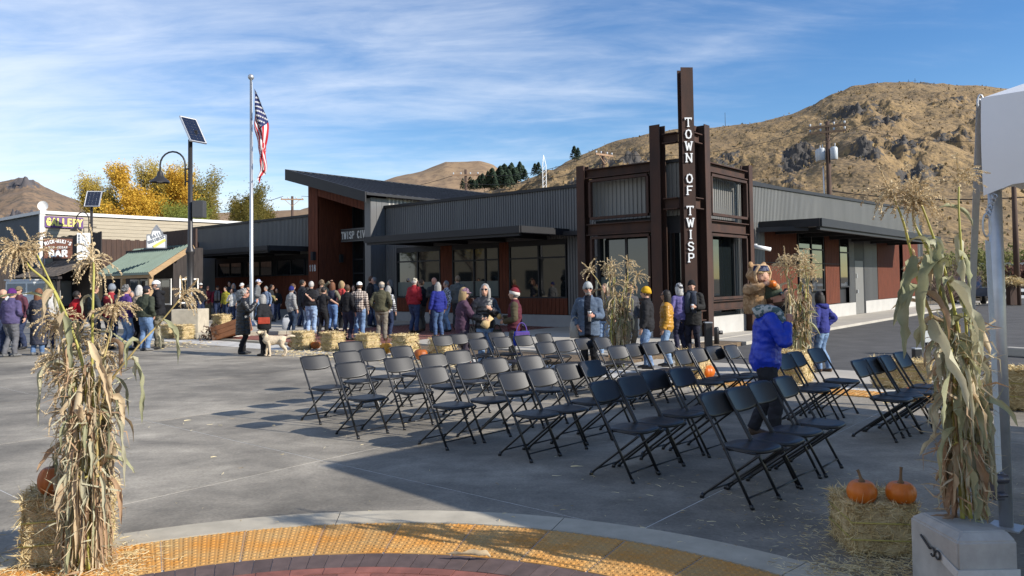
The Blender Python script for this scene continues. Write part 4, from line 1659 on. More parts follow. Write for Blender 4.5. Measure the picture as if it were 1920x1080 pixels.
for i, (px, yt, D, sp, lm, nl, lab, op) in enumerate((
        (236, 326, 80, .36, amber, 9000, 'amber autumn tree at the end of the gallery roofline', 0),
        (282, 316, 76, .46, gold, 13000, 'broad bright golden autumn tree above the pale brick wall', 0),
        (338, 305, 84, .36, amber, 9000, 'tall tree turning from olive to amber behind the street lamp', .0),
        (385, 310, 80, .42, olive, 5200, 'open olive-leaved tree with bare limbs showing', .25),
        (352, 372, 74, .42, ygreen, 6000, 'short yellow-green tree in front of the open limbed tree', 0),
        (447, 340, 82, .38, olive, 7600, 'olive tree with a pointed top just left of the flagpole', .05),
        (487, 372, 86, .34, amber, 4200, 'small pale tree partly hidden by the flagpole', .15))):
    p = tz(px, yt, D)
    tree('autumn_tree', lab, (p.x, D, -.1), p.z, sp, 3.6, lm, int(nl * 4.6), 100 + i, leaf=.10, openness=op, group='autumn trees behind the gallery', sq=(.6, .95, .95, .8, .9, .7, .7)[i])

# pines on the hill flank
m_pine = mat('pine_needles', (.034, .058, .030), .9, var=.35, vs=.6)


def pine_mesh(seed, H=1.0):
    rg = random.Random(seed)
    b = MB()
    for k in range(420):
        t = rg.random() ** .8
        z = .08 + .92 * t
        r = .21 * (1 - t) ** .75 * rg.uniform(.35, 1.15)
        a = rg.uniform(0, 2 * pi)
        c = Vector((r * cos(a), r * sin(a), z))
        s = .05 * rg.uniform(.6, 1.3)
        d = Vector((cos(a), sin(a), -.35)) * s
        w = Vector((-sin(a), cos(a), 0)) * s * .6
        b.add([c - w, c + d, c + w, c + Vector((0, 0, s))], [(0, 1, 2, 3), (0, 1, 3)])
    return b.mesh('pine_crown', m_pine)


PM = [pine_mesh(s) for s in (1, 2, 3)]
PT = MB().tube([(0, 0, 0), (0, 0, .9)], [.016, .004], 5).mesh('pine_trunk', m_bark)
rg = random.Random(5)
pines = [(888, 352, 338), (899, 351, 331), (909, 350, 334), (919, 350, 327), (927, 349, 329), (934, 348, 320), (942, 347, 321), (950, 345, 320), (957, 344, 313), (964, 340, 318), (972, 338, 311), (985, 334, 316), (868, 351, 336), (882, 352, 332), (893, 351, 335), (905, 350, 328), (915, 349, 322), (923, 350, 319), (931, 348, 324), (938, 346, 314), (946, 345, 311), (953, 344, 317), (960, 341, 309), (968, 338, 312), (975, 336, 307), (981, 333, 311), (962, 347, 322), (948, 350, 326), (925, 354, 334), (1003, 326, 308), (1010, 324, 306), (1077, 297, 276), (1084, 294, 278)]
for i, (px, yb, yt) in enumerate(pines):
    D = 440 + rg.uniform(-20, 30)
    lo, hi = atd(px, yb + 5, D), atd(px, yt, D)
    h = (hi.z - lo.z) * rg.uniform(.92, 1.1)
    t = thing('pine_tree', 'dark pine on the flank of the dry hill', 'tree', (lo.x, D, lo.z), rg.uniform(0, 6), 'pines on the hill flank', h)
    o = obj('crown', PM[i % 3], t)
    o.scale = (1.5 + rg.uniform(-.2, .4),) * 2 + (1,)
    obj('trunk', PT, t)
    if i >= 29:
        t['label'] = ['young pine, lower of the two in the notch by the lattice mast', 'young pine, upper of the two in the notch by the lattice mast', 'taller of two pines standing alone on the hill crest', 'shorter of two pines standing alone on the hill crest'][i - 29]

# shrubs behind the street at the far end
m_shrub = leafmat('shrub', (.20, .19, .04), (.10, .12, .03))
m_rsh = leafmat('rust', (.16, .06, .035), (.09, .04, .025))
m_twig = mat('grey_twigs', (.20, .14, .105), .9, var=.3, vs=4)


def shrub(label, p, w, h, m, n, seed, leaf=.16, name='shrub'):
    rg = random.Random(seed)
    t = thing(name, label, 'shrub', p)
    b = MB()
    for k in range(9):
        a = rg.uniform(0, 6.28)
        b.tube([(0, 0, 0), (w * .2 * cos(a), w * .2 * sin(a), h * .45), (w * .4 * cos(a), w * .4 * sin(a), h * .8)], [.05, .03, .012], 4, cap=False)
    b.build('stem', m_bark, t)
    b = MB()
    cl = [Vector((rg.uniform(-.5, .5) * w, rg.uniform(-.4, .4) * w, rg.uniform(.25, .9) * h)) for _ in range(26)]
    for k in range(n):
        c = rg.choice(cl) + Vector((rg.gauss(0, .13) * w, rg.gauss(0, .13) * w, rg.gauss(0, .1) * h))
        s = leaf * rg.uniform(.6, 1.3)
        ax = Vector((rg.gauss(0, 1), rg.gauss(0, 1), rg.gauss(0, 1))).normalized()
        q = ax.orthogonal().normalized()
        b.add([c - q * s, c + ax * s * .5, c + q * s, c - ax * s * .5], [(0, 1, 2, 3)])
    b.build('foliage', m, t)
    return t


shrub('yellow-green bush behind the near tent strap', atd(1800, 520, 62) * Vector((1, 1, 0)) if False else Vector((atd(1800, 500, 62).x, 62, 0)), 5, 3.9, m_shrub, 4200, 1)
shrub('olive bush right of the tent pole at the hill foot', Vector((atd(1890, 500, 66).x, 66, 0)), 5.5, 4.3, m_shrub, 4200, 2)
shrub('rusty red bush low beside the utility pole', Vector((atd(1915, 500, 60).x, 60, 0)), 3.2, 2.6, m_rsh, 2200, 3)
# leafless bush at the end of the building
bt = thing('bare_bush', 'leafless twiggy bush at the far end of the street front', 'shrub', Vector((atd(1765, 500, 47).x, 47, 0)))
rg = random.Random(9)
b = MB()
for k in range(150):
    a, e = rg.uniform(0, 6.28), rg.uniform(.5, 1.4)
    L = rg.uniform(1.6, 3.9)
    d = Vector((cos(a) * cos(e), sin(a) * cos(e), sin(e)))
    p1 = d * L * .5 + Vector((rg.gauss(0, .1), rg.gauss(0, .1), 0))
    p2 = d * L + Vector((rg.gauss(0, .25), rg.gauss(0, .25), 0))
    b.tube([(d.x * .1, d.y * .1, 0), p1, p2], [.022, .014, .006], 3, cap=False)
    for q in range(5):
        s = p1.lerp(p2, rg.random())
        b.tube([s, s + Vector((rg.gauss(0, .3), rg.gauss(0, .3), rg.uniform(.1, .5)))], [.009, .004], 3, cap=False)
b.build('branch', m_twig, bt, None, 'stuff')

# ================================================================ POLES, MAST, WIRES
m_pole = mat('creosote_pole', (.075, .045, .032), .9, var=.3, vs=3, stretch=(4, 4, .4))
m_arm = mat('timber_crossarm', (.32, .20, .12), .85, var=.2, vs=3)
m_can = mat('transformer_grey', (.50, .53, .55), .4)
m_wire = mat('black_cable', (.015, .015, .016), .6)


def upole(label, px, ytop, D, arms, armw=2.0, rz=0.5, cans=0, r=.15):
    p = atd(px, ytop, D)
    t = thing('utility_pole', label, 'utility pole', (p.x, D, -.2), rz, 'utility poles')
    H = p.z + .2
    MB().tube([(0, 0, 0), (0, 0, H)], [r * 1.25, r * .8], 10).build('pole', m_pole, t)
    for k, z in enumerate(arms):
        b = MB()
        b.box(-armw / 2, armw / 2, -.16, -.05, H - z - .07, H - z + .07)
        c = b.build('crossarm', m_arm, t)
        for s in (-.9, -.35, .35, .9):
            MB().tube([(s * armw / 2, -.1, H - z + .07), (s * armw / 2, -.1, H - z + .26)], [.05, .07], 6).build('insulator', m_can, c)
        b = MB()
        for s in (-1, 1):
            b.bar((s * armw * .32, -.13, H - z - .07), (0, -.16, H - z - .75), .05, .05)
        b.build('brace', m_arm, c)
    for k in range(cans):
        a = (-.42, -.12) if k == 0 else (.40, -.2)
        if k == 2:
            a = (-.62, .25)
        b = MB()
        b.tube([(a[0], a[1], H - 2.75), (a[0], a[1], H - 2.7), (a[0], a[1], H - 1.95), (a[0], a[1], H - 1.85)], [.2, .25, .25, .18], 14)
        b.tube([(a[0] + .08, a[1], H - 1.85), (a[0] + .08, a[1], H - 1.6)], .035, 6)
        b.build('transformer', m_can, t)
    return t, p


up1, q1 = upole('utility pole beyond the low left wing of the civic building', 548, 368, 84, (.35,), 2.4, .2, r=.16)
up2, q2 = upole('utility pole with one orange crossarm in front of the far hill', 873, 318, 74, (.55,), 2.6, .0)
up3, q3 = upole('utility pole with a pale transformer just left of the steel sign tower', 1131, 284, 62, (.3,), 2.0, .7, 1)
up4, q4 = upole('tall utility pole with three pale transformers above the ribbed street front', 1551, 228, 54, (.35, .75), 2.5, -.5, 3, r=.17)
up5, q5 = upole('utility pole showing under the white tent valance', 1899, 300, 46, (.4,), 2.0, .3)
b = MB()
b.tube([(-.3, -.1, 6.2), (-.33, -.1, 9.8)], .05, 6)
b.tube([(-.3, -.1, 6.2), (-.9, -.2, 6.35), (-1.3, -.2, 5.9)], .06, 6)
b.build('riser_pipe', m_galv, up4)


def wire(name, label, a, c, sag, r=.012, grp=None):
    a, c = Vector(a), Vector(c)
    pts = [a.lerp(c, i / 14) - Vector((0, 0, sag * 4 * (i / 14) * (1 - i / 14))) for i in range(15)]
    o = MB().tube(pts, r, 4, cap=False).build(name, m_wire)
    return tag(o, label, 'cable', grp)


G = 'overhead power lines'
LW = 'overhead power line strung between the utility poles'
wire('power_line', 'overhead power line dropping behind the autumn trees', q1 + Vector((-1, 0, 0)), atd(330, 402, 90), .5, .03, G)
wire('power_line', 'overhead power line passing behind the tilted entrance roof', q1 + Vector((1, 0, 0)), q2 + Vector((-1, 0, -.5)), .8, .022, G)
wire('power_line', 'upper power line crossing by the lattice mast', q2 + Vector((1, 0, -.5)), q3 + Vector((-.8, 0, -.2)), .7, .022, G)
wire('power_line', 'lower power line crossing by the lattice mast', q2 + Vector((-.5, 0, -1.3)), q3 + Vector((.3, 0, -1.0)), .7, .022, G)
wire('power_line', 'power line passing behind the steel sign tower', q3 + Vector((.8, 0, -.2)), q4 + Vector((-1, 0, -.5)), .8, .018, G)
wire('power_line', 'thin power line from the transformer pole towards the tent', q4 + Vector((1, 0, -.3)), atd(1990, 250, 50), .8, .015, G)
wire('power_line', 'thick dark cable running from the transformer pole to the pole by the tent', q4 + Vector((.2, 0, -4.9)), atd(1930, 369, 47), .35, .035)
# lattice mast
lm_ = atd(1019, 291, 66)
mt = thing('lattice_mast', 'slim white lattice radio mast behind the ribbed parapet', 'radio mast', (lm_.x, 66, 0))
b = MB()
for k in range(3):
    a = k * 2 * pi / 3
    b.tube([(.2 * cos(a), .2 * sin(a), 0), (.2 * cos(a), .2 * sin(a), lm_.z - .9), (0, 0, lm_.z)], .035, 5)
z = 5.0
while z < lm_.z - 1.2:
    for k in range(3):
        a, c = k * 2 * pi / 3, (k + 1) * 2 * pi / 3
        b.bar((.2 * cos(a), .2 * sin(a), z), (.2 * cos(c), .2 * sin(c), z + .35), .02, .02)
    z += .4
b.build('lattice', m_white, mt)
for i, (px, yb, yt, D, lab) in enumerate(((1360, 236, 211, 520, 'lone thin antenna rising from the hill shoulder'), (1704, 158, 149, 525, 'first of two tiny antennas on the hilltop'), (1716, 158, 147, 525, 'second, taller tiny antenna on the hilltop'))):
    lo, hi = atd(px, yb + 4, D), atd(px, yt, D)
    t = thing('antenna', lab, 'antenna', lo)
    h = (hi - lo).z
    MB().tube([(0, 0, -3), (0, 0, h)], [.22, .12], 5).build('rod', m_dark, t)
    if i:
        MB().bar((-1, 0, h * .7), (1, 0, h * .7), .15, .15).build('crossbar', m_dark, t)

# ================================================================ STREET LAMPS WITH SOLAR PANELS
m_lamp = mat('bronze_pole_paint', (.026, .024, .024), .4, spec=.5)
m_cell = mat('solar_cell', (.010, .014, .030), .12, spec=.8)
m_alu = mat('aluminium_frame', (.62, .63, .65), .35, metal=.6)


def lamp(label, base, Hp, s, tiltaz, armaz, blockh, psc=(1, 1, 1)):
    t = thing('street_lamp', label, 'street lamp', base, 0, 'solar street lamps')
    b = MB()
    b.tube([(0, 0, blockh), (0, 0, blockh + .12), (0, 0, blockh + .3), (0, 0, blockh + .34), (0, 0, 2.9), (0, 0, 3.0), (0, 0, 3.06), (0, 0, 3.25), (0, 0, Hp)], [.20, .2, .15, .115, .115, .16, .16, .085, .075], 14)
    b.build('pole', m_lamp, t)
    if blockh > .3:
        MB().bbox(-.48, .48, -.48, .48, -.02, blockh, .03).build('concrete_base', m_band, t)
    # panel
    pr_ = obj('solar_panel', None, t)
    pr_.location = (0.1, 0, Hp + .35)
    pr_.rotation_euler = (0, 0, 0)
    pn = Vector((sin(tiltaz) * sin(radians(60)), -cos(tiltaz) * sin(radians(60)), cos(radians(60))))
    px2 = Vector((cos(tiltaz), sin(tiltaz), 0))
    py2 = pn.cross(px2)
    MX = Matrix((px2, py2, pn)).transposed()
    pr_.rotation_euler = MX.to_euler()
    pr_.scale = psc
    MB().box(-.5, .5, -.8, .8, -.02, .02).build('backing', m_white, pr_)
    b = MB()
    for i in range(4):
        for j in range(8):
            b.box(-.47 + i * .236, -.47 + i * .236 + .226, -.77 + j * .193, -.77 + j * .193 + .184, .021, .027)
    b.build('cell', m_cell, pr_, None, 'stuff')
    b = MB()
    b.box(-.53, -.5, -.83, .83, -.03, .035); b.box(.5, .53, -.83, .83, -.03, .035)
    b.box(-.5, .5, -.83, -.8, -.03, .035); b.box(-.5, .5, .8, .83, -.03, .035)
    b.build('frame', m_alu, pr_)
    MB().bar((.1, 0, Hp - .05), (.1, 0, Hp + .33), .06, .3).build('panel_bracket', m_dark, t)
    # gooseneck
    d = Vector((cos(armaz), sin(armaz), 0))
    pts = [d * .18 + Vector((0, 0, Hp - 1.65)), d * .18 + Vector((0, 0, Hp - .9))]
    for k in range(1, 11):
        a = pi * k / 10
        pts.append(d * (.18 + .45 * (1 - cos(a))) + Vector((0, 0, Hp - .9 + .48 * sin(a))))
    pts.append(d * 1.08 + Vector((0, 0, Hp - 1.1)))
    am = MB().tube(pts, .032, 8).build('lamp_arm', m_lamp, t)
    b = MB()
    for z in (Hp - 1.5, Hp - 1.05):
        b.bar(d * .05 + Vector((0, 0, z)), d * .2 + Vector((0, 0, z)), .05, .05)
    b.build('clamp', m_lamp, am)
    c = d * 1.08 + Vector((0, 0, Hp - 1.1))
    MB().tube([c, c + Vector((0, 0, -.08)), c + Vector((0, 0, -.2)), c + Vector((0, 0, -.24)), c + Vector((0, 0, -.36)), c + Vector((0, 0, -.42))], [.05, .10, .12, .16, .30, .33], 18, cap=False).build('lamp_shade', m_lamp, t)
    MB().ball(c + Vector((0, 0, -.36)), (.14, .14, .06), 12, 6).build('lens', m_ledoff, t)
    MB().bbox(.12, .52, -.16, .16, 4.25, 4.85, .02).build('control_box', mat('dark_grey_box', (.06, .06, .062), .5), t)
    return t


lpos = at(357, 632)
ztop = atd(362, 262, lpos.y).z
lamp('tall street lamp with a solar panel standing on a concrete block', lpos, ztop, 1, radians(63), pi, 1.0, (.68, .66, 1))
l2 = atd(171, 560, 46)
z2 = atd(172, 384, 46).z
t2 = lamp('distant street lamp with a solar panel in front of the gallery', (l2.x, 46, 0), z2, 1, radians(12), pi * .93, .05, (.80, .68, 1))

# ================================================================ FLAGPOLE AND FLAG
fb = at(472, 610, .1)
fz = atd(476, 154, fb.y).z
fp = thing('flagpole', 'tall silver flagpole with a ball finial in front of the entrance', 'flagpole', fb)
MB().tube([(0, 0, 0), (0, 0, .4), (0, 0, fz)], [.10, .092, .05], 16).build('pole', mat('brushed_aluminium', (.52, .53, .54), .36, metal=.85), fp)
MB().tube([(0, 0, -.05), (0, 0, .05), (0, 0, .22)], [.28, .26, .13], 18).build('base_collar', m_galv, fp)
MB().ball((0, 0, fz + .12), .13, 14, 10).build('finial', m_galv, fp)
MB().tube([(.08, -.05, .9), (.085, -.05, fz * .6), (.07, -.05, fz - .1)], .008, 4).build('halyard', m_white, fp)
m_fr, m_fw, m_fb = mat('flag_red', (.55, .02, .03), .8, trans=.3), mat('flag_white', (.75, .74, .73), .8, trans=.3), mat('flag_blue', (.02, .028, .12), .8, trans=.3)
# the cloth hangs limp: fly end drops along the pole in folds
FH0, FH1 = atd(480, 166, fb.y).z, atd(487, 343, fb.y).z
L = FH0 - FH1
flag = thing('flag', 'limp red, white and blue national flag hanging in folds on the silver pole', 'flag', (fb.x + .1, fb.y - .02, FH1))
b = MB()
nu_, nv_ = 54, 39
hoist, fly = 1.9, 3.75


def fpt(s, t):
    """s along the fly 0..1, t across the hoist 0..1 (0 = top); the upper fly corner falls so stripes hang diagonally"""
    x0, z0 = 0.0, L - t * hoist * .92
    drop = s * fly * .92
    z = z0 - drop * (1 - .30 * t)
    wv = sin(t * 9 + s * 5) * .07 * min(1, s * 3) + sin(s * 15 + t * 3) * .05 * s
    x = .05 + (.60 * sin(min(1, s * 1.4) * pi * .5)) * (1 - .55 * t) * (1 - .5 * max(0, s - .45)) + wv
    y = .16 * sin(t * 12.5 + s * 3.5) * min(1, .2 + s * 2) + .06 * sin(s * 20 + t * 4)
    return Vector((x, y, max(z, .0 + .25 * (1 - t) * s)))


for i in range(nu_ + 1):
    for j in range(nv_ + 1):
        b.v.append(fpt(i / nu_, j / nv_))
for i in range(nu_):
    for j in range(nv_):
        st = int(j / nv_ * 13)
        m = 0 if st % 2 == 0 else 1
        if st < 7 and (i + .5) / nu_ < .4:
            m = 2
        a = i * (nv_ + 1) + j
        b.f.append([a, a + nv_ + 1, a + nv_ + 2, a + 1])
        b.m.append(m)
        b.s.append(True)
b.build('cloth', [m_fr, m_fw, m_fb], flag)
b = MB()
for r in range(9):
    for c in range(6 if r % 2 == 0 else 5):
        s = (.4 * (c + .5 + (.5 if r % 2 else 0)) / 6)
        t = (7 / 13) * (r + .6) / 9.2
        p = fpt(s, t)
        e1 = (fpt(s + .01, t) - p).normalized()
        e2 = (fpt(s, t + .01) - p)
        e2 = (e2 - e1 * e2.dot(e1)).normalized()
        nrm = e1.cross(e2)
        for sg in (-1, 1):
            vs = [p + nrm * .012 * sg]
            for q in range(10):
                rr = .062 if q % 2 == 0 else .026
                a = q * pi / 5
                vs.append(p + nrm * .012 * sg + e1 * rr * cos(a) + e2 * rr * sin(a))
            b.add(vs, [(0, q + 1, (q + 1) % 10 + 1) for q in range(10)])
b.build('star', m_fw, flag, None, 'stuff')
# ================================================================ FOLDING CHAIRS
m_seat = mat('black_plastic', (0.017, 0.0165, 0.0165), .40, spec=.42, rnd=.18, bump=.12, bs=160, var=.1, vs=8, bdist=.002)
m_tube = mat('black_tube_paint', (0.012, 0.012, 0.013), .3, spec=.55)


def chair_meshes():
    out = []
    # seat: rounded pan, slightly dished
    b = MB()
    n, cx, ring = 28, .095, []
    for k in range(n):
        a = 2 * pi * k / n
        c_, s_ = cos(a), sin(a)
        e = .62
        x = .205 * abs(c_) ** e * (1 if c_ > 0 else -1) * (1 - .06 * (s_ > 0) * s_)
        y = .205 * abs(s_) ** e * (1 if s_ > 0 else -1)
        ring.append((x, y + cx))
    def lay(sc, z):
        return [Vector((x * sc, (y - cx) * sc + cx, z)) for x, y in ring]
    rows = [lay(.94, .425), lay(1, .432), lay(1.0, .447), lay(.96, .456), lay(.6, .449), lay(.2, .446)]
    base = [p for r in rows for p in r]
    fs = [(i * n + j, i * n + (j + 1) % n, (i + 1) * n + (j + 1) % n, (i + 1) * n + j) for i in range(len(rows) - 1) for j in range(n)]
    fs += [tuple(range(n))[::-1], tuple((len(rows) - 1) * n + j for j in range(n))]
    b.add(base, fs, 0, True)
    out.append(('seat', b.mesh('seat', m_seat)))
    # backrest: curved panel with rounded corners wrapping the tubes
    b = MB()
    nx, nz = 16, 9
    def bp(i, j, side):
        s, t = i / nx * 2 - 1, j / nz
        hw = .222
        # outline: corners rounded, lower edge curves up at the ends
        zt = .845 - .05 * max(0, abs(s) - .72) ** 2 / .0784 * 1.1
        zb = .655 + .035 * abs(s) ** 3 + .02 * max(0, abs(s) - .8) / .2
        z = zb + (zt - zb) * t
        y = -.255 + (.845 - z) * .53 - .035 * (1 - s * s) + side * .011
        return Vector((s * hw, y, z))
    for side in (1, -1):
        for i in range(nx + 1):
            for j in range(nz + 1):
                b.v.append(bp(i, j, side))
    K = (nx + 1) * (nz + 1)
    for i in range(nx):
        for j in range(nz):
            a = i * (nz + 1) + j
            for o_, fl in ((0, 1), (K, 0)):
                q = [a + o_, a + 1 + o_, a + nz + 2 + o_, a + nz + 1 + o_]
                b.f.append(q if fl else q[::-1]); b.m.append(0); b.s.append(True)
    edge = [i * (nz + 1) for i in range(nx + 1)] + [nx * (nz + 1) + j for j in range(1, nz + 1)] + [i * (nz + 1) + nz for i in range(nx - 1, -1, -1)] + [j for j in range(nz - 1, 0, -1)]
    for a, c in zip(edge, edge[1:] + edge[:1]):
        b.f.append([a, c, c + K, a + K]); b.m.append(0); b.s.append(False)
    out.append(('backrest', b.mesh('backrest', m_seat)))
    r = .0125
    for s in (-1, 1):
        b = MB()
        x = s * .215
        b.tube([(x, .205, .012), (x, -.02, .436), (x * .985, -.235, .80), (x * .97, -.252, .835)], r, 8)
        b.tube([(x, .211, .0), (x, .195, .035)], .018, 8)
        out.append(('leg', b.mesh('front_tube', m_tube)))
    for s in (-1, 1):
        b = MB()
        x = s * .185
        b.tube(crom([(x, .262, .425), (x, .20, .375), (x, -.16, .10), (x, -.225, .05), (x, -.262, .012)], .06), r * .92, 8)
        b.tube([(x, -.268, .0), (x, -.252, .035)], .018, 8)
        out.append(('leg', b.mesh('rear_tube', m_tube)))
    b = MB().tube([(-.215, .17, .082), (.215, .17, .082)], .008, 6)
    out.append(('crossbar', b.mesh('crossbar', m_tube)))
    b = MB().tube([(-.185, -.20, .068), (.185, -.20, .068)], .008, 6)
    out.append(('crossbar', b.mesh('rear_crossbar', m_tube)))
    for s in (-1, 1):
        b = MB()
        b.tube([(s * .2, -.03, .44), (s * .2, .24, .43)], .009, 6)
        b.tube([(s * .2, -.022, .44), (s * .232, -.022, .44)], .012, 8)
        out.append(('seat_bracket', b.mesh('seat_bracket', m_tube)))
    return out


CHM = chair_meshes()
CHAIRS = [(590, 680), (657, 694), (650, 671), (657, 651), (698, 665), (747, 684), (752, 661), (811, 704), (812, 677), (858, 670), (881, 696), (927, 686), (962, 715), (1015, 708), (993, 681), (829, 639), (859, 636), (891, 633), (896, 646), (931, 632), (941, 642), (981, 639), (1019, 635), (1022, 653), (1058, 649), (1093, 645), (1128, 643), (1157, 661), (1188, 657), (1221, 654), (1248, 651), (1281, 670), (1308, 666), (1339, 662), (1371, 660), (1066, 697), (1110, 692), (1132, 734), (1184, 725), (1226, 713), (1276, 708), (1341, 757), (1386, 748), (1426, 736), (1471, 726), (1470, 679), (1491, 674), (1530, 667), (1613, 691), (1636, 686), (1660, 682), (1690, 675)]
ORD = ['first', 'second', 'third', 'fourth', 'fifth', 'sixth', 'seventh', 'eighth', 'ninth']
info = []
for c in CHAIRS:
    p = at(c[0], c[1], .75)
    info.append((p.dot(UU), p.dot(VV), p))
rows_ = {0: [], 1: []}
for blk in (0, 1):
    lst = sorted([q for q in info if (q[1] > 8.7) == bool(blk)], key=lambda q: q[0])
    cur, last = [], None
    for q in lst:
        if last is not None and q[0] - last > .5:
            rows_[blk].append(cur)
            cur = []
        cur.append(q)
        last = q[0]
    rows_[blk].append(cur)
first_chair = None
fdir = Vector((.715, -.70, 0)).normalized()
for blk in (0, 1):
    for ri, row in enumerate(rows_[blk]):
        row.sort(key=lambda q: (-q[1] if blk == 0 else q[1]))
        for ci, q in enumerate(row):
            where = 'arc side block' if blk == 0 else 'bale side block'
            lab = 'black folding chair, %s from the aisle, %s row from pumpkins, %s' % (ORD[ci], ORD[ri], where)
            rz = atan2(-fdir.x, fdir.y) + RNG.gauss(0, .045)
            R = Matrix.Rotation(rz, 3, 'Z')
            off = R @ Vector((0, -.235, 0))
            if first_chair is None:
                t = thing('folding_chair', lab, 'folding chair', (q[2].x - off.x, q[2].y - off.y, 0), rz, 'black folding chairs set out in rows')
                for nm, me in CHM:
                    obj(nm, me, t)
                first_chair = t
            else:
                t = copy_tree(first_chair)
                t.location = (q[2].x - off.x, q[2].y - off.y, 0)
                t.rotation_euler = (0, 0, rz)
                t['label'] = lab

# ================================================================ HAY, PUMPKINS
m_st = [mat('straw_gold', (.70, .55, .28), .85, trans=.2), mat('straw_pale', (.78, .66, .40), .85, trans=.2), mat('straw_brown', (.36, .25, .11), .9)]
m_bale = mat('packed_straw', (.64, .50, .27), .95, col2=(.42, .31, .16), vs=9, bump=1, bs=40, detail=9, bdist=.03, stretch=(1, 1, 2.2))
m_twine = mat('baling_twine', (.42, .36, .10), .8)


def straw(b, c, d, L, w, bend, rg, mat):
    d = d.normalized()
    s = d.orthogonal().normalized()
    s = (Matrix.Rotation(rg.uniform(0, 6.28), 3, d) @ s) * w / 2
    m = c + d * L * .5 + Vector((rg.gauss(0, 1), rg.gauss(0, 1), rg.gauss(0, 1))) * bend * L
    e = c + d * L
    b.add([c - s, c + s, m + s, m - s, e], [(0, 1, 2, 3), (3, 2, 4)], mat)


def bale_parts(LX, LY, LZ, n, w, seed, lmin=.05, lmax=.15):
    rg = random.Random(seed)
    core = MB()
    k = 14
    # subdivided, lumpy block
    for ax in range(3):
        for sg in (-1, 1):
            g = []
            for i in range(k + 1):
                for j in range(k + 1):
                    p = [0, 0, 0]
                    p[ax] = sg * .5
                    p[(ax + 1) % 3] = i / k - .5
                    p[(ax + 2) % 3] = j / k - .5
                    q = Vector((p[0] * LX, p[1] * LY, p[2] * LZ))
                    r = q.copy()
                    rr = .05
                    inner = Vector((max(-LX / 2 + rr, min(LX / 2 - rr, q.x)), max(-LY / 2 + rr, min(LY / 2 - rr, q.y)), max(-LZ / 2 + rr, min(LZ / 2 - rr, q.z))))
                    dv = q - inner
                    if dv.length > 1e-6:
                        q = inner + dv.normalized() * min(dv.length, rr)
                    nz_ = noise.noise(q * 9 + Vector((seed, 0, 0))) * .022 + noise.noise(q * 26) * .010
                    q = q + (q.normalized()) * nz_
                    q += Vector((0, 0, LZ / 2))
                    g.append(q)
            fs = []
            for i in range(k):
                for j in range(k):
                    f = [i * (k + 1) + j, (i + 1) * (k + 1) + j, (i + 1) * (k + 1) + j + 1, i * (k + 1) + j + 1]
                    fs.append(f if sg > 0 else f[::-1])
            core.add(g, fs, 0, True)
    st = MB()
    for i in range(n):
        f = rg.random()
        ax = 0 if f < .3 else (1 if f < .62 else 2)
        sg = rg.choice((-1, 1)) if ax < 2 else (1 if rg.random() < .9 else -1)
        dims = (LX, LY, LZ)
        p = Vector([rg.uniform(-.5, .5) * d for d in dims])
        p[ax] = sg * .5 * dims[ax] * .985
        nrm = Vector((0, 0, 0))
        nrm[ax] = sg
        t = Vector((rg.gauss(0, 1), rg.gauss(0, 1), rg.gauss(0, .75)))
        t = (t - nrm * t.dot(nrm))
        t = t.normalized()
        out = abs(rg.gauss(0, .13)) if rg.random() < .88 else rg.uniform(.15, .7)
        edge = max(abs(p[(ax + 1) % 3]) / dims[(ax + 1) % 3], abs(p[(ax + 2) % 3]) / dims[(ax + 2) % 3])
        if edge > .44:
            out *= 1.15
        d = t + nrm * out
        p.z += LZ / 2
        straw(st, p, d, rg.uniform(lmin, lmax), w * rg.uniform(.6, 1.3), .06, rg, rg.choices((0, 1, 2), (5, 3, 3))[0])
    tw = MB()
    for s in (.34, .68):
        e = .012
        X_, Y_, z_ = LX / 2 + e, LY / 2 + e, s * LZ
        tw.tube([(-X_, -Y_, z_), (X_, -Y_, z_ - .01), (X_, Y_, z_), (-X_, Y_, z_ + .01), (-X_, -Y_, z_)], .005, 5)
    return core.mesh('packed_straw', m_bale), st.mesh('loose_straw', m_st), tw.mesh('twine', m_twine)


def bale(label, p, rz, parts, sc=1.0, grp=None, tilt=0):
    t = thing('hay_bale', label, 'hay bale', p, rz, grp, 1)
    t.scale = (sc, sc, sc)
    t.rotation_euler = (0, tilt, rz)
    obj('block', parts[0], t)
    o = obj('straw', parts[1], t)
    o['kind'] = 'stuff'
    obj('twine', parts[2], t)
    return t


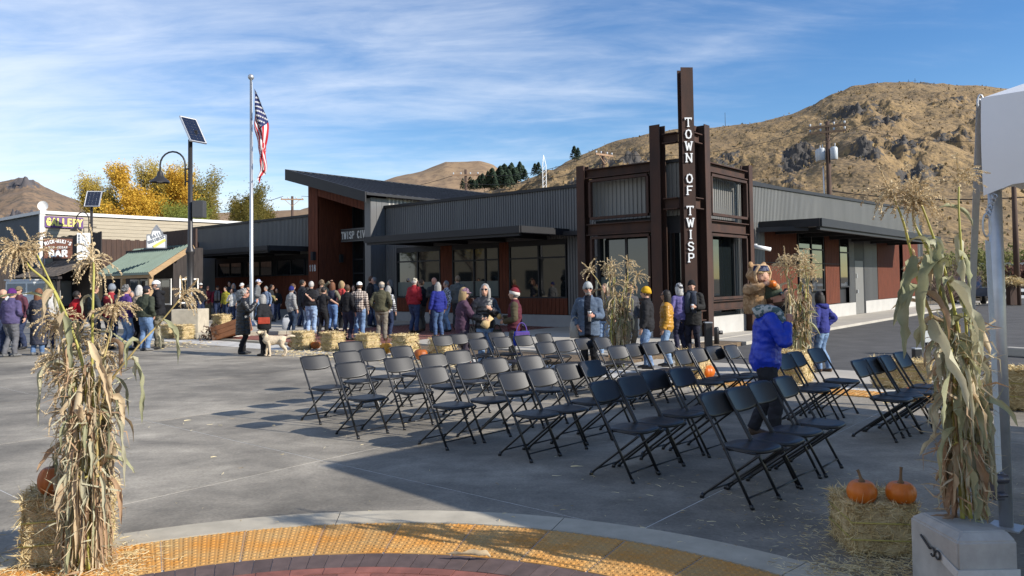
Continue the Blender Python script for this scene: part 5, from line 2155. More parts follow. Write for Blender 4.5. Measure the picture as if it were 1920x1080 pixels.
NB1 = bale_parts(.41, .42, .315, 8000, .0042, 11, .03, .10)
NB2 = bale_parts(.48, .42, .43, 8500, .0045, 12, .03, .11)
FBP = [bale_parts(.47, .43, .47, 2300, .011, 20 + i, .05, .14) for i in range(3)]
FBL = bale_parts(.85, .45, .44, 2800, .011, 31, .06, .17)
b1p = at(1643, 1050) * 1
bale('short straw bale under two pumpkins beside the concrete block', (b1p.x + .095, b1p.y + .23, 0.014), radians(-4), NB1)
b2p = at(120, 1068)
bale('straw bale propped behind the big corn shock with one pumpkin on top', (b2p.x - .10, b2p.y + .24, 0.014), radians(20), NB2)
HB = 'hay bales along the edge of the plaza'
for i, (px, py, lab, rz, sc) in enumerate((
        (563, 655, 'shaggy hay bale beside the white dog', -.55, 1), (620, 658, 'hay bale between the round pumpkin and the man in plaid', -.68, 1),
        (686, 661, 'hay bale in front of the man in khaki trousers', -.68, .98), (757, 667, 'hay bale beside the yellow leaf-shaped gourd', -.62, 1.05),
        (829, 674, 'hay bale standing behind the tall row of folding chairs', -.62, 1.0), (1306, 712, 'hay bale with an orange pumpkin against its front', -.72, 1.0),
        (1497, 718, 'hay bale at the foot of the corn shock behind the blue jacket', -.72, 1.08), (1918, 768, 'hay bale cut by the frame edge beyond the tent pole', -.6, 1.1),
        (312, 634, 'hay bale behind the camouflage trousers', -.5, .95), (341, 636, 'hay bale leaning on the concrete lamp block', -.62, .98),
        (411, 615, 'hay bale stood on the ledge by the tilted crate', -.5, 1.0))):
    z = 0.02 if px not in (411,) else .25
    p = at(px, py, z)
    bale(lab, (p.x, p.y + .25, z), rz, FBP[i % 3], sc, HB)
p = at(1703, 728, .02)
bale('long hay bale behind the last four chairs', (p.x, p.y + .2, .02), -.5, FBL, .95, HB)

m_pump = mat('pumpkin_skin', (.62, .17, .012), .42, col2=(.48, .105, .008), vs=6, bump=.1, bs=40, spec=.45)
m_pump2 = mat('dark_pumpkin_skin', (.42, .12, .02), .5, col2=(.30, .075, .012), vs=6, spec=.4)
m_pump3 = mat('yellow_gourd_skin', (.55, .27, .02), .5, col2=(.42, .18, .015), vs=6, spec=.4)
m_stem = mat('pumpkin_stem', (.20, .115, .05), .85, col2=(.10, .06, .03), vs=20)
m_stemg = mat('pale_stem', (.45, .36, .16), .85)


def pumpkin(label, p, r, h, seed, m=m_pump, stemh=.09, lean=.3, ms=m_stem, grp='pumpkins round the plaza'):
    rg = random.Random(seed)
    t = thing('pumpkin', label, 'pumpkin', p, rg.uniform(0, 6), grp)
    b = MB()
    nu, nv, lob = 60, 18, 10
    for i in range(nv + 1):
        th = pi * i / nv
        for j in range(nu):
            ph = 2 * pi * j / nu
            rb = 1 - .055 * abs(sin(ph * lob / 2 + .3 * sin(ph))) ** .55 * 0 - .05 * (1 - abs(sin(ph * lob / 2))) ** 3 * sin(th)
            dm = 1 - .22 * math.exp(-(th / .35) ** 2)
            z = cos(th) * h / 2 * dm
            rr = (sin(th) ** .82) * r * rb * (1 + .02 * sin(ph * 2 + seed))
            b.v.append(Vector((rr * cos(ph), rr * sin(ph), h / 2 * .97 + z)))
    for i in range(nv):
        for j in range(nu):
            b.f.append([i * nu + j, (i + 1) * nu + j, (i + 1) * nu + (j + 1) % nu, i * nu + (j + 1) % nu]); b.m.append(0); b.s.append(True)
    b.build('rind', m, t)
    b = MB()
    z0 = h * .80
    q = [(0, 0, z0, .032), (0, 0, z0 + .025, .018), (lean * stemh * .4, 0, z0 + stemh * .6, .013), (lean * stemh, 0, z0 + stemh, .013), (lean * stemh * 1.3, 0, z0 + stemh * 1.12, .016)]
    q = crom(q, .012)
    b.tube([x[:3] for x in q], [(x[3] * r / .095) * (.72 if i_ > 2 else 1) for i_, x in enumerate(q)], 7)
    b.build('stem', ms, t)
    return t


bz = .014 + .305
for px, py, lab, sh, ln, rr, hh in ((1613, 948, 'small orange pumpkin with a short stem on the straw bale', .075, .3, .098, .158), (1687, 949, 'small orange pumpkin with a long upright stem on the straw bale', .10, -.15, .096, .152)):
    p = at(px, py, bz)
    pumpkin(lab, (p.x + .035, p.y + .05, bz), rr * .97, hh, int(px), m_pump, sh, ln)
p = at(84, 922, .47)
pumpkin('tall orange pumpkin tucked behind the corn shock', (p.x + .04, p.y + .02, .442), .088, .20, 3, m_pump2, .04)
for px, py, r, h, m, lab in ((411, 637, .12, .19, m_pump, 'bright orange pumpkin by the concrete ledge'), (592, 654, .14, .22, m_pump2, 'dark orange pumpkin between two hay bales'),
                             (547, 651, .12, .2, m_pump2, 'pumpkin half hidden behind the shaggy hay bale'), (724, 662, .17, .28, m_pump3, 'yellow gourd standing beside a hay bale'),
                             (789, 674, .17, .26, m_pump2, 'rust coloured pumpkin beside the fourth hay bale'), (875, 686, .10, .13, m_pump, 'small orange pumpkin behind the purple jacket'),
                             (1322, 709, .18, .26, m_pump, 'orange pumpkin with a curled pale stem by the bale'), (1708, 750, .13, .19, m_pump, 'pumpkin glimpsed under the last row of chairs'), (1917, 762, .12, .18, m_pump, 'pumpkin at the frame edge by a bale')):
    p = at(px, py, .015)
    pumpkin(lab, (p.x, p.y, .01), r, h, int(px), m, .09 if r < .17 else .2, .5, m_stemg if px == 1322 else m_stem)

# tilted crate and the low ledge beside the lamp
m_crate = mat('orange_cedar', (.42, .17, .07), .7, var=.2, vs=4, stretch=(1, 6, 6))
p = at(431, 632, .12)
ct = thing('wooden_crate', 'tilted orange cedar crate with dry leaves spilling out', 'crate', (p.x, p.y + .3, .14), radians(-20))
ct.rotation_euler = (0, radians(-16), radians(-20))
for k in range(3):
    MB().bbox(-.62, .62, -.26, -.235, .02 + k * .15, .16 + k * .15, .006).build('plank', m_crate, ct)
    MB().bbox(-.62, .62, .235, .26, .02 + k * .15, .16 + k * .15, .006).build('plank', m_crate, ct)
MB().bbox(-.62, .62, -.23, .23, .0, .02, .004).build('bottom', m_crate, ct)
for s in (-.6, .6):
    MB().bbox(s - .02, s + .02, -.232, .232, .022, .46, .006).build('end_board', m_oldwood, ct)
b = MB()
rg = random.Random(4)
for k in range(260):
    c = Vector((-.62 + rg.gauss(0, .16), rg.gauss(0, .2), .25 + rg.gauss(0, .14)))
    straw(b, c, Vector((rg.gauss(0, 1), rg.gauss(0, 1), rg.gauss(0, 1))), .16, .05, .1, rg, 0)
b.build('dry_leaves', mat('dead_leaf', (.075, .045, .03), .9), ct, None, 'stuff')
b = MB()
for k in range(5):
    b.bbox(-.0 + k * .74, .73 + k * .74, 0, .5, -.05, .20, .015)
lp = at(330, 640)
o = b.build('concrete_ledge', m_band, None, None, 'structure')
o.location = (lp.x + .3, lp.y + .9, 0)
o.rotation_euler = (0, 0, radians(12))

# loose straw and husk litter
rg = random.Random(77)
b = MB()


def litter(px, py, n, sx_, sy_, w, l0, l1, mats=(0, 1, 1, 2)):
    for k in range(n):
        x, y = px + rg.gauss(0, sx_), py + rg.gauss(0, sy_)
        if y < 640:
            continue
        p = at(x, min(y, 1140), .02)
        a = rg.uniform(0, 6.28)
        straw(b, p + Vector((0, 0, rg.uniform(0, .008))), Vector((cos(a), sin(a), rg.gauss(0, .08))), rg.uniform(l0, l1), w, .1, rg, rg.choice(mats))


litter(1570, 1010, 420, 50, 38, .003, .02, .08)
litter(1640, 1065, 800, 75, 12, .0038, .03, .11)
litter(1500, 960, 260, 90, 40, .003, .015, .06)
litter(1300, 900, 110, 230, 60, .004, .02, .08)
litter(700, 850, 60, 260, 60, .004, .02, .09)
litter(225, 1050, 420, 40, 18, .004, .03, .12)
litter(60, 1060, 260, 50, 20, .004, .03, .12)
litter(1850, 960, 120, 60, 60, .003, .02, .07)
for px, py in ((563, 655), (620, 660), (686, 663), (757, 670), (829, 678), (1306, 715), (1500, 722), (1703, 740), (320, 640)):
    litter(px + 8, py + 5, 260, 34, 4.0, .012, .05, .16)
b.build('straw_litter', m_st, None, None, 'stuff')
b = MB()
for px, py, L in ((1070, 872, .16), (1140, 862, .2), (1035, 889, .12), (930, 1043, .0), (395, 855, .08), (345, 787, .12), (410, 795, .1), (690, 955, .1), (1200, 985, .06)):
    if L:
        p = at(px, py, .02)
        straw(b, p - Vector((0, 0, .012)), Vector((1, rg.uniform(-.6, .6), .02)), L * .8, .011, .05, rg, 1)
b.build('husk_scraps', m_st, None, None, 'stuff')
# ================================================================ CORN SHOCKS
m_leaf = [mat('dry_leaf_green', (.27, .28, .15), .75, col2=(.36, .35, .21), vs=5, stretch=(1, 1, 3), bump=.3, bs=50, trans=.25, bdist=.004, rnd=.2),
          mat('dry_leaf_grey', (.40, .39, .26), .75, col2=(.50, .46, .32), vs=5, bump=.3, bs=50, trans=.25, bdist=.004, rnd=.2),
          mat('dry_leaf_tan', (.58, .47, .30), .8, col2=(.44, .33, .20), vs=6, bump=.3, bs=50, trans=.25, bdist=.004, rnd=.2),
          mat('dry_leaf_brown', (.42, .28, .165), .8, col2=(.30, .19, .11), vs=6, bump=.3, bs=50, trans=.2, bdist=.004, rnd=.2)]
m_stk = [mat('stalk_green', (.33, .33, .06), .6, col2=(.42, .36, .10), vs=3), mat('stalk_tan', (.42, .32, .13), .7, col2=(.34, .27, .10), vs=4)]
m_tas = mat('tassel_straw', (.70, .57, .36), .85, col2=(.54, .41, .23), vs=9, trans=.15)


def corn_leaf(base, az, el, L, w, droop, rg, twist=0.0, n=11):
    """a ribbon leaf with a keeled section and wavy margins"""
    b = MB()
    p = Vector(base)
    e = el
    a = az
    tw = rg.uniform(-1.0, 1.0)
    kf = rg.uniform(.35, 1.1)
    ds = L / n
    ph = rg.uniform(0, 6.28)
    ra = [rg.uniform(.55, 1.15) for _ in range(2 * n + 2)]
    for i in range(n + 1):
        t = i / n
        d = Vector((cos(a) * cos(e), sin(a) * cos(e), sin(e)))
        side = Vector((-sin(a), cos(a), 0))
        up = side.cross(d) * -1
        up = d.cross(side)
        R = Matrix.Rotation(tw, 3, d)
        s, u = R @ side, R @ up
        ww = w * min(1, (t * 5 + .35)) * (1 - t ** 2.4) ** .8 / 2 + .001
        rip = .35 * ww * sin(ph + t * 17)
        rip2 = .35 * ww * sin(ph + 1.3 + t * 15)
        keel = ww * kf
        b.v += [p - s * ww * ra[i] + u * (keel + rip), p - s * ww * .5 + u * keel * .45, p, p + s * ww * .5 + u * keel * .45, p + s * ww * ra[n + i] + u * (keel + rip2)]
        p = p + d * ds
        e -= droop * ds / L * (1.25 if t < .6 else .75) * 2.2 / 2
        e = max(e, -1.5)
        a += rg.gauss(0, .15)
        tw += twist / n + rg.gauss(0, .18)
        if p.z < .02:
            p.z = .02 + .004 * rg.random()
            e = max(e, .0)
    for i in range(n):
        for j in range(4):
            q = i * 5 + j
            b.f.append([q, q + 1, q + 6, q + 5]); b.m.append(0); b.s.append(True)
    return b


def tassel(base, d, L, rg, nb=16, dense=1.0, w=1.0):
    b = MB()
    d = Vector(d).normalized()

    def spike(p0, dd, LL, droop, r, dens):
        p, e = Vector(p0), dd.copy()
        k = max(4, int(LL / .03))
        pts = [p.copy()]
        for i in range(k):
            e = (e + Vector((0, 0, -droop / k)) + Vector((rg.gauss(0, .05), rg.gauss(0, .05), rg.gauss(0, .04)))).normalized()
            p = p + e * LL / k
            pts.append(p.copy())
        b.tube(pts, [r * (1 - .6 * i / k) for i in range(k + 1)], 4, cap=False)
        m = int(LL / .0065 * dens)
        for q in range(m):
            t = rg.uniform(.08, 1) * k
            i = min(k - 1, int(t))
            c = pts[i].lerp(pts[i + 1], t - i)
            ax = (pts[i + 1] - pts[i]).normalized()
            o = ax.orthogonal().normalized()
            o = Matrix.Rotation(rg.uniform(0, 6.28), 3, ax) @ o
            s = .0088 * rg.uniform(.7, 1.3) * w
            v = (ax * .9 + o * .75).normalized()
            si = v.cross(o).normalized() * s * .45
            b.add([c, c + v * s * .7 + si, c + v * s * 1.6, c + v * s * .7 - si], [(0, 1, 2, 3)])
    spike(base, d, L * 1.0, .1, .004 * w, 2.6 * dense)
    for k in range(nb):
        s = rg.uniform(.02, .45) * L
        a = rg.uniform(0, 6.28)
        o = d.orthogonal().normalized()
        o = Matrix.Rotation(a, 3, d) @ o
        dd = (d * rg.uniform(.35, .9) + o * rg.uniform(.5, 1.0)).normalized()
        spike(Vector(base) + d * s, dd, L * rg.uniform(.55, 1.0), rg.uniform(.8, 2.6), .0022 * w, 1.3 * dense)
    return b


def shock(label, base, stalks, nleaf, seed, zmin, zmax, rad, tie_z, lw=.055, ll=(.4, .75), dense=1.0, extra=40, tw=1.0, husks=14, leafn=11, shreds=420, pal=(3, 4, 5, 2)):
    """stalks: list of (path of (x, y, z) local, tassel length, branches, stalk radius, stalk material)"""
    rg = random.Random(seed)
    t = thing('corn_shock', label, 'corn shock', base)
    for path, tl, nb, r, sm in stalks:
        q = crom([tuple(p) + (r * (1 - .55 * i / (len(path) - 1)),) for i, p in enumerate(path)], .045)
        k = len(q)
        rr = [x[3] * (1.18 if i % 5 == 0 else 1) for i, x in enumerate(q)]
        MB().tube([x[:3] for x in q], rr, 7).build('stalk', m_stk[sm], t)
        top = Vector(q[-1][:3])
        d = top - Vector(q[-2][:3])
        if tl:
            tassel(top, d, tl, rg, nb, dense, tw).build('tassel', m_tas, t)
        L = sum((Vector(q[i + 1][:3]) - Vector(q[i][:3])).length for i in range(k - 1))
        m = max(2, int(L / .17))
        side = rg.uniform(0, 6.28)
        for j in range(m):
            s = .18 + .78 * (j + rg.uniform(-.3, .3)) / m
            i = min(k - 2, max(0, int(s * (k - 1))))
            p = Vector(q[i][:3])
            if p.z < zmin:
                continue
            side += pi + rg.gauss(0, .5)
            w = lw * rg.uniform(.7, 1.35)
            mi = rg.choices((0, 1, 2, 3), pal)[0]
            corn_leaf(p, side, rg.uniform(-1.2, .95), rg.uniform(*ll) * rg.uniform(.6, 1), w, rg.uniform(1.2, 4.4), rg, rg.uniform(-2.2, 2.2), leafn).build('leaf', m_leaf[mi], t)
    for j in range(extra):
        a = rg.uniform(0, 6.28)
        z = rg.uniform(zmin, zmax)
        rr = rad * rg.uniform(.5, 1.05)
        p = Vector((rr * cos(a), rr * sin(a) * .8, z))
        mi = rg.choices((0, 1, 2, 3), pal)[0]
        corn_leaf(p, a + rg.gauss(0, .5), rg.uniform(-1.45, -.2), rg.uniform(*ll) * .85, lw * rg.uniform(.55, 1.2), rg.uniform(.6, 2.4), rg, rg.uniform(-2, 2), leafn).build('leaf', m_leaf[mi], t)
    for j in range(nleaf):
        a = rg.uniform(0, 6.28)
        p = Vector((rad * .95 * cos(a), rad * .8 * sin(a), tie_z + rg.uniform(-.18, .12)))
        mi = rg.choices((0, 1, 2, 3), (2, 3, 5, 5))[0]
        corn_leaf(p, a + rg.gauss(0, .3), rg.uniform(-1.56, -1.38), rg.uniform(.6, 1.05) * max(.25, tie_z), lw * rg.uniform(.6, 1.2), rg.uniform(.0, .3), rg, rg.uniform(-1.5, 1.5), leafn).build('leaf', m_leaf[mi], t)
    for j in range(husks):
        # ears in papery husks
        a = rg.uniform(0, 6.28)
        z = rg.uniform(tie_z - .1, zmax)
        p = Vector((rad * .9 * cos(a), rad * .75 * sin(a), z))
        d = Vector((cos(a) * .4, sin(a) * .4, rg.choice((-1, .6)))).normalized()
        q = [p, p + d * .05, p + d * .11, p + d * .17, p + d * .2]
        MB().tube([x + Vector((rg.gauss(0, .006), rg.gauss(0, .006), 0)) for x in q], [(.008, .006), (.020 * tw ** .3, .012), (.023 * tw ** .3, .012), (.013, .007), (.003, .002)], 8).build('husk', m_leaf[rg.choice((1, 2, 2))], t)
    # torn strips and shreds that fray off the leaves
    fr = MB()
    for j in range(shreds):
        a = rg.uniform(0, 6.28)
        z = rg.uniform(.05, zmax)
        rr = rad * rg.uniform(.7, 1.25) * (1 if z < tie_z else 1.15)
        straw(fr, Vector((rr * cos(a), rr * sin(a) * .85, z)), Vector((cos(a) * rg.uniform(-.2, .9), sin(a) * rg.uniform(-.2, .9), rg.uniform(-1.6, .5))), rg.uniform(.07, .2) * tw ** .4, rg.uniform(.003, .012) * tw ** .6, .16, rg, rg.choice((0, 0, 1, 2)))
    fr.build('torn_strips', [m_leaf[2], m_leaf[1], m_leaf[3]], t, None, 'stuff')
    tb = MB()
    n = 28
    pts = [Vector((rad * 1.0 * cos(2 * pi * i / n), rad * .82 * sin(2 * pi * i / n), tie_z + .012 * sin(i * 1.9))) for i in range(n + 1)]
    tb.tube(pts, .007, 5, cap=False)
    tb.build('twine_tie', m_twine, t)
    return t


def pathpx(base, D, pts, dys):
    out = []
    for (x, y), dy in zip(pts, dys):
        p = atd(x, y, D + dy)
        out.append((p.x - base[0], p.y - base[1], max(.0, p.z - base[2])))
    return out


# --- the big shock at the paved arc
bp_ = at(160, 1066, .014)
base = (bp_.x, bp_.y, .014)
D = bp_.y
S1 = []
rg = random.Random(3)
for pts, tl, nb, r, sm in (
        ([(150, 1068), (156, 850), (140, 720), (108, 560), (55, 500), (40, 478)], .24, 42, .0125, 0),
        ([(165, 1068), (166, 840), (158, 700), (128, 600), (95, 530), (70, 478)], .20, 30, .011, 0),
        ([(176, 1068), (177, 850), (173, 700), (174, 580), (176, 510), (175, 492)], .25, 40, .0115, 0),
        ([(185, 1066), (186, 860), (196, 740), (250, 660), (300, 605), (338, 560)], .17, 20, .009, 1),
        ([(150, 1066), (152, 900), (143, 790), (128, 700), (118, 650), (112, 612)], .20, 44, .011, 1),
        ([(170, 1066), (172, 900), (165, 800), (160, 720), (152, 668), (150, 640)], .22, 48, .011, 1),
        ([(186, 1066), (184, 900), (182, 800), (190, 700), (203, 640), (212, 590)], .18, 34, .010, 1),
        ([(140, 1066), (142, 900), (135, 820), (120, 760), (110, 720), (104, 690)], .18, 36, .010, 1),
        ([(160, 1066), (160, 900), (170, 830), (182, 760), (188, 690), (190, 668)], .20, 40, .010, 1),
        ([(158, 1066), (150, 920), (140, 860), (140, 790), (134, 740), (130, 715)], .20, 44, .010, 1)):
    dys = [rg.uniform(-.06, .06)] + [rg.uniform(-.04, .04) for _ in range(len(pts) - 2)] + [rg.uniform(-.1, .1)]
    S1.append((pathpx(base, D, pts, dys), tl, nb, r, sm))
big = shock('tall dry corn shock with long tassels tied against a straw bale', base, S1, 64, 5, .55, 1.32, .115, .60, lw=.036, ll=(.20, .42), dense=1.35, extra=92, husks=5, shreds=760)
rg = random.Random(8)
for (px, py, dy), a, el, L, w, dr, tw, mi in (
        ((128, 690, 0), 3.3, .7, .52, .042, 4.6, .9, 1), ((95, 560, .03), 3.2, .3, .42, .05, .5, 1.2, 0), ((172, 600, -.04), .15, .35, .26, .04, 2.7, .5, 1),
        ((305, 600, 0), -.2, -.6, .32, .045, 1.2, .6, 0), ((245, 665, 0), .1, -1.0, .45, .05, .7, .8, 0), ((205, 745, -.05), .3, .1, .26, .045, 3.4, 1, 2), ((190, 860, -.05), .05, .1, .24, .05, 1.0, 1, 0),
        ((165, 640, -.05), -.2, -1.0, .5, .045, .4, .9, 2), ((120, 590, -.03), -.6, -.9, .4, .045, .8, .7, 0), ((215, 770, -.03), -.3, -1.2, .5, .04, .4, 1.5, 1)):
    p = atd(px, py, D + dy)
    corn_leaf((p.x - base[0], p.y - base[1], p.z - base[2]), a, el, L, w, dr, rg, tw, 14).build('leaf', m_leaf[mi], big)

# --- the shock on the concrete block by the tent pole
BZ = .45
bq = at(1812, 972, BZ)
base = (bq.x, bq.y, BZ)
D = bq.y
S2 = []
rg = random.Random(13)
for pts, tl, nb, r, sm in (
        ([(1805, 972), (1790, 800), (1765, 650), (1720, 520), (1695, 420), (1676, 372)], .19, 22, .0115, 0),
        ([(1820, 972), (1800, 800), (1780, 640), (1752, 500), (1715, 420), (1712, 392)], .22, 44, .0115, 0),
        ([(1838, 974), (1815, 800), (1800, 640), (1775, 520), (1745, 430), (1724, 375)], .19, 26, .0115, 0),
        ([(1850, 974), (1830, 820), (1815, 660), (1806, 520), (1798, 400), (1798, 350)], .20, 20, .010, 0),
        ([(1812, 974), (1800, 860), (1785, 740), (1760, 640), (1735, 560), (1722, 500)], .12, 14, .010, 1),
        ([(1842, 974), (1830, 880), (1815, 780), (1790, 690), (1775, 610), (1770, 560)], 0, 0, .010, 1),
        ([(1830, 974), (1822, 880), (1812, 800), (1812, 720), (1820, 640), (1826, 590)], 0, 0, .010, 1)):
    dys = [rg.uniform(-.05, .05)] + [rg.uniform(-.04, .04) for _ in range(len(pts) - 2)] + [rg.uniform(-.08, .08)]
    S2.append((pathpx(base, D, pts, dys), tl, nb, r, sm))
rshock = shock('corn shock on the concrete block leaning away from the tent pole', base, S2, 30, 21, .35, 1.1, .085, .42, lw=.050, ll=(.24, .44), dense=1.3, extra=70, husks=5, pal=(6, 6, 2, 1))
for (px, py, dy), a, el, L, w, dr, tw, mi in (
        ((1715, 480, 0), -2.9, -1.0, .42, .075, .3, .5, 0), ((1775, 500, -.02), -2.6, .6, .66, .085, 4.2, .4, 0), ((1800, 480, 0), .25, .7, .28, .07, 4.4, .2, 0),
        ((1792, 640, -.05), -.3, -.8, .42, .07, .9, .5, 0), ((1745, 600, -.03), -1.6, -.6, .55, .085, .7, .4, 1), ((1730, 540, 0), -2.7, .2, .5, .08, 3.2, .2, 0), ((1770, 520, -.03), -.8, -.9, .5, .09, .5, .5, 1),
        ((1790, 660, -.05), -2.2, -.8, .45, .07, .6, .8, 0), ((1760, 390, 0), .2, .2, .36, .03, .8, .3, 0), ((1805, 700, -.06), .2, -1.2, .42, .06, .3, .9, 0), ((1800, 850, -.06), -1.2, -1.2, .4, .08, .3, .6, 0)):
    p = atd(px, py, D + dy)
    corn_leaf((p.x - base[0], p.y - base[1], p.z - base[2]), a, el, L, w, dr, rg, tw, 14).build('leaf', m_leaf[mi], rshock)


# --- two shocks at the far edge of the chairs
def far_shock(label, px, py, z, sp, seed):
    bq = at(px, py, z)
    base = (bq.x, bq.y, z)
    rg = random.Random(seed)
    st = []
    for pts in sp:
        dys = [rg.uniform(-.12, .12) for _ in pts]
        pp = pathpx(base, bq.y, pts, dys)
        st.append((pp, .30, 16, .018, rg.choice((0, 1, 1))))
    zt = max(p[2] for s in st for p in s[0])
    return shock(label, base, st, 20, seed, .4, zt * .72, .145, zt * .36, lw=.055, ll=(.25, .5), dense=.40, extra=60, tw=2.2, husks=12, leafn=8)


far_shock('corn shock with spreading tassels between the denim shirt and the yellow beanie', 1160, 688, .02,
          [[(1150, 697), (1150, 600), (1142, 520), (1140, 500)], [(1160, 697), (1158, 600), (1150, 530), (1148, 505)], [(1165, 697), (1170, 600), (1176, 540), (1177, 500)], [(1160, 697), (1150, 610), (1128, 540), (1110, 512)],
           [(1165, 697), (1175, 600), (1185, 540), (1192, 522)], [(1158, 697), (1160, 620), (1166, 560), (1170, 540)], [(1152, 697), (1146, 620), (1150, 560), (1153, 520)], [(1168, 697), (1172, 640), (1168, 590), (1160, 560)]], 41)
far_shock('corn shock rising behind the man in the blue jacket', 1500, 706, .02,
          [[(1490, 706), (1484, 600), (1476, 520), (1473, 494)], [(1500, 706), (1500, 600), (1502, 520), (1500, 490)], [(1508, 706), (1508, 600), (1512, 530), (1510, 496)], [(1495, 706), (1490, 610), (1486, 540), (1480, 510)],
           [(1510, 706), (1515, 600), (1515, 540), (1512, 510)], [(1500, 706), (1498, 620), (1496, 560), (1504, 515)], [(1488, 706), (1486, 620), (1484, 560), (1470, 505)], [(1504, 706), (1506, 620), (1510, 560), (1518, 520)]], 42)
# a fallen husk leaf across the dark pavers
p = at(905, 1050, .02)
b = corn_leaf((0, 0, .0), radians(205), .12, .30, .05, .2, random.Random(2), .6)
o = b.build('fallen_husk', m_leaf[2])
o.location = (p.x + .05, p.y + .02, .026)
tag(o, 'pale dried husk lying across the dark pavers', 'corn husk')
# ================================================================ PEOPLE
SKIN, TOP, SLV, PNT, SHOE, INN = range(6)
m_skin = [mat('skin_fair', (.50, .29, .20), .55, var=.08, vs=9, spec=.35), mat('skin_ruddy', (.46, .23, .16), .55, var=.1, vs=9, spec=.35), mat('skin_tan', (.38, .21, .135), .55, var=.08, vs=9, spec=.35)]
m_hair = {k: mat('hair_' + k, c, .6, var=.3, vs=14, stretch=(1, 1, .35), bump=.5, bs=40, spec=.35, bdist=.01) for k, c in
          dict(grey=(.17, .165, .16), white=(.44, .42, .39), brown=(.075, .04, .022), dark=(.018, .014, .012), blond=(.30, .21, .105), auburn=(.16, .065, .03), silver=(.27, .26, .245), sand=(.19, .13, .08)).items()}
m_shade = mat('dark_lens', (.012, .011, .012), .12, spec=.8)
m_shoe = {k: mat('shoe_' + k, c, .6) for k, c in dict(black=(.015, .015, .016), brown=(.075, .045, .028), grey=(.16, .16, .16), white=(.6, .6, .58)).items()}
m_eye = mat('eye_dark', (.02, .015, .012), .2)
m_lip = mat('lips', (.36, .13, .10), .5)

POSE = {  # elbow and wrist of the right side: x outward, y forward, z up
    'down': ((.245, -.03, 1.12), (.255, .06, .87)), 'pocket': ((.30, -.09, 1.13), (.205, .08, .93)), 'front': ((.265, -.02, 1.13), (.085, .22, 1.06)),
    'chest': ((.25, .05, 1.15), (.06, .235, 1.26)), 'face': ((.22, .15, 1.16), (.07, .20, 1.43)), 'hip': ((.37, -.11, 1.16), (.205, .03, .99)),
    'back': ((.25, -.13, 1.14), (.07, -.165, .97)), 'head': ((.36, .05, 1.60), (.13, .02, 1.77)), 'phone': ((.22, .16, 1.17), (.05, .32, 1.38)),
    'fold': ((.235, .06, 1.13), (-.08, .20, 1.18)), 'out': ((.40, .02, 1.26), (.60, .10, 1.13)), 'outback': ((.36, -.16, 1.28), (.54, -.20, 1.44)), 'cup': ((.24, .02, 1.12), (.13, .27, 1.13)),
}
from mathutils.bvhtree import BVHTree
PQ = []   # queued bodies


